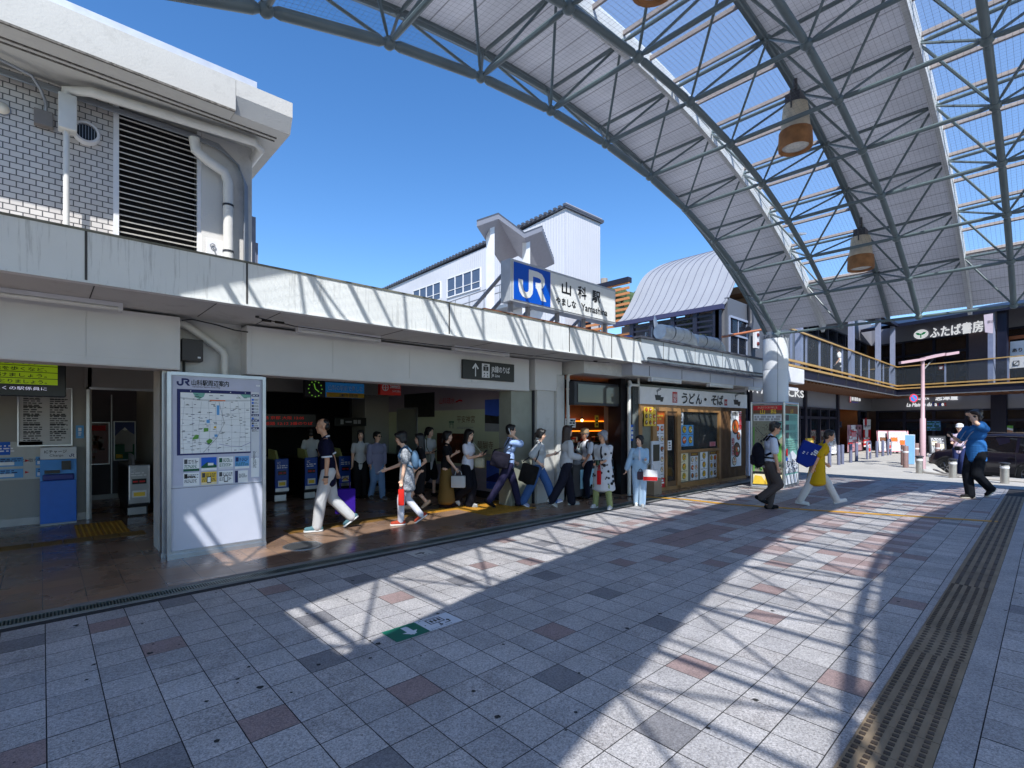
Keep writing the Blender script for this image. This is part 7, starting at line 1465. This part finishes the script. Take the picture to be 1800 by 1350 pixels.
q = atY(634, 760, 10.0); p4 = person('long-haired woman in a black and white top behind the man in lilac', (q.x, 10.0, .004), R_(-115), 1.42, pose(fL=(.02, .08, 0, 0), fR=(-.05, -.08, 0, 0), hL=(.05, .205, .85), hR=(.05, -.205, .85)), dict(hair='long', top=dict(n='white tee', c=(196, 196, 196), len=.12), bottom=dict(t='t', n='black overall', c=(26, 26, 30), r=.02, wide=.02)))
q = atY(547, 764, 11.6); p5 = person('person in a pale tee seen from behind at the blue ticket gate', (q.x, 11.6, .004), R_(70), 1.46, pose(fL=(.05, .08, 0, 0), fR=(-.1, -.08, 0, 0), hL=(.2, .2, .95), hR=(.2, -.2, .95)), dict(hair='bob', top=dict(n='white tee', c=(196, 196, 196), len=.15), bottom=dict(t='t', n='black overall', c=(26, 26, 30), r=.02, wide=.02)))
p6 = person('woman with tied hair in a white tee and black shorts, grey bag at her side', at_feet(753, 872), R_(-75), 1.48, pose(fL=(.12, .07, 0, 0), fR=(-.2, -.08, .05, .4), hL=(.02, .205, .82), hR=(.22, -.14, 1.10), yaw=.2), dict(hair='pony', top=dict(n='bright tee', c=(206, 206, 206), len=.20, r=.03, sleeve=.4), bottom=dict(t='t', n='black shorts', c=(22, 22, 26), r=.035, end=.42, nm='shorts'), shoes=('black sandal', (24, 22, 24), None)))
p6b = person('woman with long black hair and beige heels hidden behind the patterned blouse', at_feet(740, 897), R_(150), 1.38, pose(fL=(.30, .05, 0, 0), fR=(-.12, -.05, .10, .7), hL=(.1, .18, .95), hR=(.2, -.15, .95)), dict(hair='long', top=dict(n='black knit', c=(28, 27, 30), len=.12), bottom=dict(t='skirt', n='black skirt', c=(24, 24, 28), hem=.45, flare=.02), shoes=('beige heel', (206, 170, 140), None)))
p7 = person('woman in a black tee and long olive skirt looking right', at_feet(784, 893), R_(-48), 1.42, pose(fL=(.08, .06, 0, 0), fR=(-.06, -.06, 0, 0), hL=(.20, .08, 1.22), hR=(.24, -.14, .90)), dict(hair='pony', top=dict(n='black tee', c=(26, 25, 28), len=.04, sleeve=.45), bottom=dict(t='skirt', n='olive skirt', c=(112, 88, 48), hem=.16, flare=.085), shoes=('dark sandal', (40, 26, 26), None)))
p8 = person('smiling woman in a white tee and wide black trousers typing on a phone', at_feet(822, 892), R_(-66), 1.45, pose(fL=(.02, .06, 0, 0), fR=(-.26, -.05, .14, .75), hL=(.30, .06, 1.17), hR=(.30, -.06, 1.15), pitch=.15), dict(hair='long', top=dict(n='white crop tee', c=(214, 212, 222), len=.02, sleeve=.48, r=.02), bottom=dict(t='t', n='black wide trousers', c=(20, 20, 28), r=.022, wide=.045), shoes=('white sneaker', (206, 206, 204), (196, 196, 194))))
p9 = person('man in a light blue shirt and navy trousers walking right while phoning', at_feet(893, 893), R_(-32), 1.54, pose(fL=(.24, .06, 0, -.1), fR=(-.42, -.06, .06, .6), hL=(.20, .20, .92), hR=(.10, -.09, 1.49, (.15, -.4, -1)), lean=.08, curl=.9), dict(fem=False, hair='short', top=dict(n='sky shirt', c=(150, 172, 214), len=.03, r=.022, sleeve=.8, cuff=.015, collar=(160, 180, 220)), bottom=dict(t='t', n='navy suit trousers', c=(38, 36, 62), r=.016, wide=.014, belt=1), shoes=('black leather', (18, 18, 22), None)))
p10 = person('woman in a pale grey blouse and blue wide jeans walking right with a phone', at_feet(946, 891), R_(-50), 1.46, pose(fL=(.36, .05, .02, -.25), fR=(-.34, -.06, .03, .45), hL=(.34, .10, 1.16), hR=(.06, -.22, .97), lean=.05, headlean=.15, pitch=.15), dict(hair='pony', top=dict(n='grey blouse', c=(176, 178, 180), len=.02, r=.028, sleeve=.85, cuff=.02, collar=(186, 188, 190)), bottom=dict(t='t', n='blue jeans', c=(62, 92, 142), r=.018, wide=.04), shoes=('lilac sneaker', (150, 152, 180), (220, 220, 226))))
p11 = person('woman with very long dark hair, white blouse and dark trousers, seen from behind', at_feet(995, 889.5), R_(-26), 1.52, pose(fL=(.16, .06, 0, 0), fR=(-.36, -.06, .07, .6), hL=(.26, .14, 1.02), hR=(.28, -.12, 1.04)), dict(hair='long', hairc='brown', top=dict(n='ivory blouse', c=(188, 188, 190), len=.03, r=.032, sleeve=1.85), bottom=dict(t='t', n='ink trousers', c=(32, 32, 44), r=.02, wide=.035), shoes=('cream shoe', (176, 168, 158), (200, 196, 190))))
p12 = person('older man in a beige cap, white shirt and dark trousers at the bakery counter', at_feet(1031, 876), R_(176), 1.44, pose(fL=(.06, .08, 0, 0), fR=(-.06, -.08, 0, 0), hL=(.26, .16, .90), hR=(.28, -.06, .84), lean=.08, headlean=.15), dict(fem=False, hair='short', hairc='grey', skin='tan', cap=(150, 126, 98), top=dict(n='white shirt', c=(208, 208, 214), len=.04, r=.02, sleeve=.7, collar=(214, 214, 220)), bottom=dict(t='t', n='ink slacks', c=(26, 28, 44), r=.02, wide=.02), shoes=('shoe black', (24, 24, 26), None)))
p13 = person('grey-haired older woman in a white coat with black dots and olive trousers', at_feet(1061, 893), R_(-163), 1.42, pose(fL=(.06, .17, 0, 0), fR=(.06, -.17, .0, -.05), hL=(.24, .05, 1.04), hR=(.25, -.08, 1.02), lean=.08, yaw=-.45, pitch=.1), dict(hair='perm', hairc='grey', skin='mid', top=dict(n='white coat', c=(198, 198, 202), len=.46, flare=.085, r=.035, sleeve=1.15, spots=1, nm='coat', inner=(40, 40, 46)), bottom=dict(t='t', n='olive slacks', c=(142, 148, 100), r=.012, wide=.016), shoes=('pale sneaker', (190, 186, 186), (206, 206, 206))))
p14 = person('smiling short-haired woman in a light blue jacket and trousers carrying a paper bag', at_feet(1124, 889.5), R_(-146), 1.33, pose(fL=(.10, .06, 0, 0), fR=(-.05, -.06, .0, 0), hL=(.20, .13, 1.14), hR=(.0, -.32, .84), yaw=-.55), dict(hair='bob', skin='light', top=dict(n='pale blue jacket', c=(162, 190, 214), len=.14, r=.03, sleeve=1.75, nm='jacket', inner=(206, 206, 220)), bottom=dict(t='t', n='pale blue trousers', c=(172, 196, 220), r=.014, wide=.034), shoes=('white sneaker', (206, 206, 204), (196, 196, 194))))
p15 = person('man in a white short-sleeved shirt and brown trousers walking right with a black backpack', at_feet(1351, 896), R_(-56), 1.60, pose(fL=(.02, .06, 0, 0), fR=(-.16, -.07, .17, .55), hL=(.1, .205, .84), hR=(.12, -.205, .80), lean=.10, headlean=.3, pitch=.18), dict(fem=False, hair='short', glasses=1, skin='mid', top=dict(n='office white shirt', c=(196, 200, 214), len=.03, r=.02, sleeve=.72, collar=(200, 204, 218)), bottom=dict(t='t', n='brown slacks', c=(74, 66, 64), r=.018, wide=.018, belt=1), shoes=('shoe black', (24, 24, 26), None)))
p16 = person('woman in a mustard yellow tunic and white trousers striding right, leaning forward', at_feet(1436, 888.5), R_(-66), 1.50, pose(fL=(.40, .06, .02, -.3), fR=(-.34, -.06, .0, .1), hL=(.2, .2, .9), hR=(-.10, -.205, .82), lean=.30, headlean=.5, hx=-.02, hip=.86, pitch=.1), dict(hair='short', hairc='dark', skin='mid', top=dict(n='mustard tunic', c=(186, 148, 24), len=.36, flare=.06, r=.03, sleeve=.75, nm='tunic'), bottom=dict(t='t', n='off white slacks', c=(196, 194, 192), r=.012, wide=.022), shoes=('white sneaker', (206, 206, 204), (196, 196, 194))))
p17 = person('man in a loose blue tee and black wide trousers shading his forehead with one hand', at_feet(1716, 877), R_(142), 1.83, pose(fR=(.06, -.06, 0, 0), fL=(-.22, .07, .13, .6), hL=(.17, .06, 1.60, (.6, .9, -.5)), hR=(.26, -.22, 1.20, (-.5, -.4, -1)), yaw=.35, lean=.02), dict(fem=False, hair='messy', hairc='brown', glasses=1, skin='light', top=dict(n='ocean blue tee', c=(48, 104, 164), len=.13, r=.03, sleeve=.6, cuff=.02, nm='tee'), bottom=dict(t='t', n='black wide slacks', c=(20, 22, 28), r=.014, wide=.026), shoes=('black canvas', (26, 24, 24), (176, 168, 156))))
q = atP(1687, 745, Vector((21.3, 2.0, 0)), Vector((cT, sT, 0))); p18 = person('distant person in a white cap and pink shirt behind the man in blue', (q.x, q.y, -.07), R_(180), 1.60, pose(fL=(.05, .08, 0, 0), fR=(-.1, -.08, 0, 0), hL=(.2, .16, 1.1), hR=(.2, -.16, 1.1)), dict(hair='short', cap=(210, 210, 214), top=dict(n='pink shirt', c=(206, 186, 200), len=.1, r=.02), bottom=dict(t='t', n='navy jeans', c=(40, 50, 90), r=.02, wide=.02)))
s19 = A.at(1476, 640, 1.0)[0]; q = A.p(s19, 1.0, 3.41); p19 = person('person in a white top with crossed dark straps on the upper terrace', tuple(q), R_(90), 1.62, pose(fL=(.05, .08, 0, 0), fR=(-.1, -.08, 0, 0), hL=(.1, .22, .9), hR=(.1, -.22, .9)), dict(hair='bob', top=dict(n='bright tee', c=(206, 206, 206), len=.12, r=.02), bottom=dict(t='t', n='black overall', c=(26, 26, 30), r=.02, wide=.02)))

# ------------------------------------------------------------------ things they carry
def PW(L, v): return L['M'] @ Vector(v)
def strap(mb, pts, L, w=.012): mb.path([PW(L, p) for p in pts], w, 6)
def hang_bag(name, label, L, hand, size, col, n, off=(0, 0, 0), ang=0.0, lip=None, drop=.14, cat='bag', hm=None):
    """bag hung from a hand or arm point (local), size = length along x, thickness, height"""
    k = L['k']; o = Vector(hand) + Vector(off); w, d, h = size; t = thing(name, label, cat, tuple(PW(L, o - Vector((0, 0, drop + h))))); T = L['M'] @ Matrix.Translation(o - Vector((0, 0, drop))) @ Matrix.Rotation(ang, 4, 'Z')
    mb = MB(); mb.bbox(-w / 2, w / 2, -d / 2, d / 2, -h, 0, min(d, h) * .22, 0, T); mb.build('bag_body', cloth(n, col, 12, .4), t, smooth=True)
    if lip: mb = MB(); mb.box(-w / 2 + .004, w / 2 - .004, -d / 2 - .003, d / 2 + .003, -h + .01, -h * .62, 0, T); mb.build('bag_band', cloth(lip[0], lip[1]), t)
    mb = MB()
    for y in (-d * .3, d * .3): mb.path([T @ Vector(q) for q in ((-w * .25, y, -.02), (-w * .2, y * .6, drop * .7), (0, 0, drop), (w * .2, y * .6, drop * .7), (w * .25, y, -.02))], .007, 6)
    mb.build('handle', cloth(*(hm or (n + ' strap', tuple(int(c * .8) for c in col)))), t)
    return t
H_ = lambda L, s: L['H' + s][0] + L['H' + s][1] * .03
hang_bag('shopping_bag', 'deep purple carrier bag behind the man in the navy polo', p1, H_(p1, 'R'), (.30, .10, .38), (52, 22, 128), 'violet carrier', (-.10, .05, .0), drop=.18)
hang_bag('paper_bag', 'narrow red paper bag in the hand of the woman in the patterned blouse', p2, H_(p2, 'L'), (.09, .07, .25), (206, 44, 36), 'red paper', drop=.07, cat='paper bag')
mb = MB(); T = p2['M'] @ Matrix.Translation(H_(p2, 'R') + Vector((.04, 0, 0))) @ Matrix.Rotation(.5, 4, 'Y'); mb.bbox(-.03, .05, -.028, .028, -.003, .003, .002, 0, T); mb.build('paper_slip', flat('paper slip', 222, 220, 210), label='small pale slip of paper held out by the woman in the patterned blouse', cat='slip')
def backpack(L, label, size, col, n, dz=0.0, tilt=0.0, low=0.0):
    k = L['k']; w, d, h = size; t = thing('backpack', label, 'backpack', tuple(PW(L, L['chest'] - L['fwd'] * .25))); T3_ = Matrix([L['fwd'], L['lat'], L['up']]).transposed().to_4x4(); T = L['M'] @ Matrix.Translation(L['chest'] - L['fwd'] * (.115 * k + d / 2) - L['up'] * (h * .22 + low)) @ T3_ @ Matrix.Rotation(tilt, 4, 'Y')
    mb = MB(); mb.ell((0, 0, -h * .08), (d * .55, w * .5, h * .46), 16, 12); mb.bbox(-d * .3, d * .45, -w * .42, w * .42, -h * .45, h * .2, .05); 
    o = MB(); o.add([T @ v for v in mb.v], mb.f); inv = (L['M']).inverted(); o.v = [p for p in o.v]; ob = remesh(o, 'bag_body', cloth(n, col, 14, .5), None, .012, 3); ob.parent = t; ob.location = -t.location
    mb = MB(); mb.bbox(-d * .62, -d * .40, -w * .32, w * .32, -h * .42, -h * .08, .03, 0, T); mb.build('front_pocket', cloth(n, col, 14, .5), t, smooth=True)
    for s in (1, -1):
        mb = MB(); nk, lt, ft, up = L['neck'], L['lat'], L['fwd'], L['up']; y = s * .10 * k; pts = [nk + lt * y - ft * .12 * k - up * .10 * k, nk + lt * y - ft * .05 * k + up * .005 * k, nk + lt * y + ft * .05 * k - up * .02 * k, L['chest'] + lt * s * .13 * k + ft * .11 * k + up * .02 * k, L['chest'] + lt * s * .17 * k + ft * .03 * k - up * .12 * k, L['chest'] + lt * s * .14 * k - ft * .12 * k - up * .22 * k]
        mb.path([PW(L, q) for q in pts], .020 * k, 8); mb.build('shoulder_strap', cloth(n + ' strap', tuple(int(c * .9) for c in col)), t, smooth=True)
    mb = MB(); mb.path([T @ Vector((d * .3, -.04, h * .36)), T @ Vector((d * .3, -.03, h * .46)), T @ Vector((d * .3, .03, h * .46)), T @ Vector((d * .3, .04, h * .36))], .008, 6); mb.build('grab_handle', M_black, t)
    return t
backpack(p2, 'blue denim backpack on the woman in the patterned blouse', (.26, .12, .34), (84, 112, 140), 'denim blue', low=-.02)
backpack(p15, 'large black backpack on the man in the white short-sleeved shirt', (.34, .20, .52), (20, 20, 30), 'black nylon', tilt=-.12, low=.06)
backpack(p12, 'dark small backpack on the older man in the beige cap', (.26, .10, .32), (54, 52, 60), 'slate nylon')
def soft_bag(name, label, L, c, r, col, n, pts, cat='bag', rot=(0, 0, 0)):
    t = thing(name, label, cat, tuple(PW(L, c))); mb = MB(); Rm = Matrix.Rotation(rot[1], 3, 'Y') @ Matrix.Rotation(rot[0], 3, 'X'); M3 = L['M'].to_3x3(); w, d, h = r
    mb.ell(PW(L, Vector(c)) - Vector((0, 0, h * .25)), (w * .8, d, h * .68), 16, 12, 0, M3 @ Rm); mb.bbox(-w * .86, w * .86, -d * .6, d * .6, -h * .82, h * .62, d * .4, 0, Matrix.Translation(PW(L, Vector(c))) @ (M3 @ Rm).to_4x4()); ob = remesh(mb, 'bag_body', cloth(n, col, 14, .6), None, .012, 3); ob.parent = t; ob.location = -t.location
    mb = MB(); mb.path([PW(L, q) for q in pts], .010, 6); mb.build('bag_strap', cloth(n + ' strap', tuple(int(q * .8) for q in col)), t, smooth=True)
    return t
def sh(L, s, z=0.02): return L['neck'] + L['lat'] * s * .13 * L['k'] - L['up'] * (.03 - z) * L['k']
def shoulder(name, label, L, s, c, r, col, n, rot=(0, 0, 0)):
    k = L['k']; a = sh(L, s, .035); c = Vector(c) * k; f = Vector((r[0] * .6, 0, r[2] * .8)); return soft_bag(name, label, L, c, r, col, n, [c - Vector((r[0] * .6, 0, -r[2] * .8)), a.lerp(c, .45) - Vector((.05, 0, 0)) + L['lat'] * s * .06, a + Vector((-.03, 0, .01)), a + Vector((.03, 0, .0)), a.lerp(c, .45) + Vector((.07, 0, 0)) + L['lat'] * s * .06, c + f], rot=rot)
shoulder('shoulder_bag', 'grey shoulder bag held by the woman in the white tee and black shorts', p6, -1, (.12, -.20, .98), (.14, .06, .12), (128, 132, 118), 'khaki canvas')
hang_bag('handbag', 'soft white handbag on the arm of the woman in the olive skirt', p7, H_(p7, 'R'), (.26, .10, .22), (192, 190, 190), 'off white leather', (.02, -.02, .02), drop=.10, cat='handbag')
shoulder('shoulder_bag', 'beige shoulder bag of the woman typing on her phone', p8, 1, (.22, .16, 1.0), (.12, .06, .13), (186, 182, 160), 'beige leather')
shoulder('tote_bag', 'black tote bag on the shoulder of the man phoning', p9, -1, (-.20, -.24, 1.04), (.20, .08, .20), (28, 26, 38), 'black calf', rot=(0, .25, 0))
shoulder('tote_bag', 'big black tote bag of the woman in blue wide jeans', p10, -1, (-.18, -.26, .78), (.19, .09, .25), (40, 42, 54), 'black canvas', rot=(0, .3, 0))
shoulder('shoulder_bag', 'small grey bag held in front by the woman with very long hair', p11, 1, (.30, .10, 1.0), (.09, .06, .14), (120, 124, 132), 'grey nylon')
hang_bag('paper_bag', 'white and red paper bag on the arm of the woman in light blue', p14, H_(p14, 'L'), (.26, .09, .21), (212, 210, 212), 'white card bag', (.06, .10, -.06), ang=1.5, drop=.12, lip=('red card band', (176, 34, 36)), cat='paper bag')
hang_bag('pouch', 'small dark mauve pouch hanging at the waist of the woman in light blue', p14, Vector((.14, .02, .92)) * p14['k'], (.05, .12, .16), (84, 70, 80), 'mauve cloth', drop=.05, cat='pouch')
hang_bag('bottle_pouch', 'red slim bottle pouch hanging in front of the dotted coat', p13, Vector((.24, -.02, 1.0)) * p13['k'], (.06, .07, .26), (186, 30, 34), 'red pouch', drop=.12, cat='pouch')
mb = MB(); c = PW(p13, (H_(p13, 'L') + H_(p13, 'R')) / 2 + Vector((.03, 0, .02))); mb.bbox(-.05, .05, -.02, .02, -.05, .05, .015, 0, Matrix.Translation(c) @ Matrix.Rotation(1.0, 4, 'Z')); mb.build('wallet', flat('dark green leather', 36, 66, 44), smooth=True, label='dark green wallet in the hands of the grey-haired woman', cat='wallet')
# big blue shoulder bag with white printed marks
t = thing('shoulder_bag', 'large royal blue bag with white printed marks on the back of the woman in yellow', 'bag', tuple(PW(p16, (-.3, -.1, 1.0)))); L = p16; k = L['k']; T3_ = Matrix([L['fwd'], L['lat'], L['up']]).transposed().to_4x4(); T = L['M'] @ Matrix.Translation(L['chest'] - L['fwd'] * .22 * k - L['lat'] * .15 * k - L['up'] * .17 * k) @ T3_ @ Matrix.Rotation(radians(12), 4, 'Y')
mb = MB(); mb.prism([T @ Vector(q) for q in ((-.22, -.05, .20), (.10, -.07, .24), (.15, -.07, -.14), (.08, -.07, -.25), (-.12, -.07, -.25), (-.2, -.06, -.05))], (T.to_3x3() @ Vector((0, .17, 0)))); ob = remesh(mb, 'bag_body', cloth('royal blue canvas', (22, 44, 124), 10, .5), None, .012, 3); ob.parent = t; ob.location = -t.location
mb = MB(); R = random.Random(4); ux = (T.to_3x3() @ Vector((1, 0, 0))); uz = T.to_3x3() @ Vector((0, 0, 1)); F = Frame(T @ Vector((0, -.078, 0)), ux, uz, mb, .002)
for x, z, w in ((-.13, -.02, .03), (-.06, .0, .012), (.0, .03, .03), (.04, .05, .05), (.02, .10, .06), (.07, .09, .03)): F.scribble(x, z - .03, x + w, z + .03, 2, 0, 1, seed=int(x * 100), fill=.7)
mb.build('print', M_white, t); mb = MB(); mb.path([T @ Vector((.12, -.06, .2)), PW(L, sh(L, -1, .05) + Vector((-.02, 0, .02))), PW(L, sh(L, 1, .03)), PW(L, L['chest'] + L['fwd'] * .12), PW(L, L['chest'] - L['lat'] * .15 - L['up'] * .1)], .018, 6); mb.build('bag_strap', cloth('royal blue strap', (24, 34, 90)), t, smooth=True)
def phone(L, s, label, off=(.02, 0, .02), rx=0.0, col=(24, 24, 28), size=(.07, .014, .14)):
    c = H_(L, s) + Vector(off); T = L['M'] @ Matrix.Translation(c) @ Matrix.Rotation(rx, 4, 'Y'); w, d, h = size; t = thing('smartphone', label, 'phone', tuple(PW(L, c))); mb = MB(); mb.bbox(-d / 2, d / 2, -w / 2, w / 2, -h / 2, h / 2, .004, 0, T); mb.build('phone_case', flat('phone %s' % (col,), *col), t, smooth=True); mb = MB(); mb.box(-d / 2 - .001, -d / 2, -w / 2 + .005, w / 2 - .005, -h / 2 + .006, h / 2 - .006, 0, T); mb.build('screen', M_black, t)
phone(p8, 'L', 'phone held in both hands by the woman in wide black trousers', rx=.7); phone(p9, 'R', 'white phone at the ear of the man in the light blue shirt', off=(-.02, .03, .03), rx=-.3, col=(214, 214, 218)); phone(p10, 'L', 'large phone held up by the woman in the pale grey blouse', rx=.9, col=(90, 90, 100), size=(.08, .014, .17)); phone(p6, 'R', 'black phone in the hand of the woman in black shorts', rx=1.2); phone(p17, 'R', 'dark phone raised in the hand of the man in blue', rx=.5)
t = thing('camera', 'compact silver-black camera on a neck strap of the man in blue', 'camera', tuple(PW(p17, (.2, 0, 1.0)))); L = p17; c = Vector((.27, -.10, .98)) * L['k']; T = L['M'] @ Matrix.Translation(c); mb = MB(); mb.bbox(-.03, .03, -.07, .07, -.045, .045, .012, 0, T); mb.build('camera_body', flat('camera grey', 60, 60, 66), t, smooth=True); mb = MB(); mb.lathe([(.03, 0), (.03, .05), (.02, .055)], (0, 0, 0), 14, 0, None); mb.v = [T @ (Matrix.Rotation(pi / 2, 4, 'Y') @ p + Vector((.03, 0, 0))) for p in mb.v]; mb.build('lens', M_black, t); mb = MB(); mb.path([PW(L, q) for q in (L['neck'] + L['lat'] * .1 - L['up'] * .01, L['chest'] + L['fwd'] * .18 + L['lat'] * .06, c + Vector((0, .06, .05)))], .008, 6); mb.path([PW(L, q) for q in (L['neck'] - L['lat'] * .1 - L['up'] * .01, L['chest'] + L['fwd'] * .18 - L['lat'] * .08, c + Vector((0, -.06, .05)))], .008, 6); mb.build('neck_strap', flat('grey strap', 130, 140, 160), t)
mb = MB(); a = p1['AL'][2]; d = p1['HL'][1]; mb.lathe([(.034, -.014), (.037, 0), (.034, .014)], tuple(PW(p1, a)), 16, 0, p1['M'].to_3x3() @ d.to_track_quat('Z', 'Y').to_matrix()); mb.build('wristwatch', M_black, label='black watch on the wrist of the man in the navy polo', cat='watch')
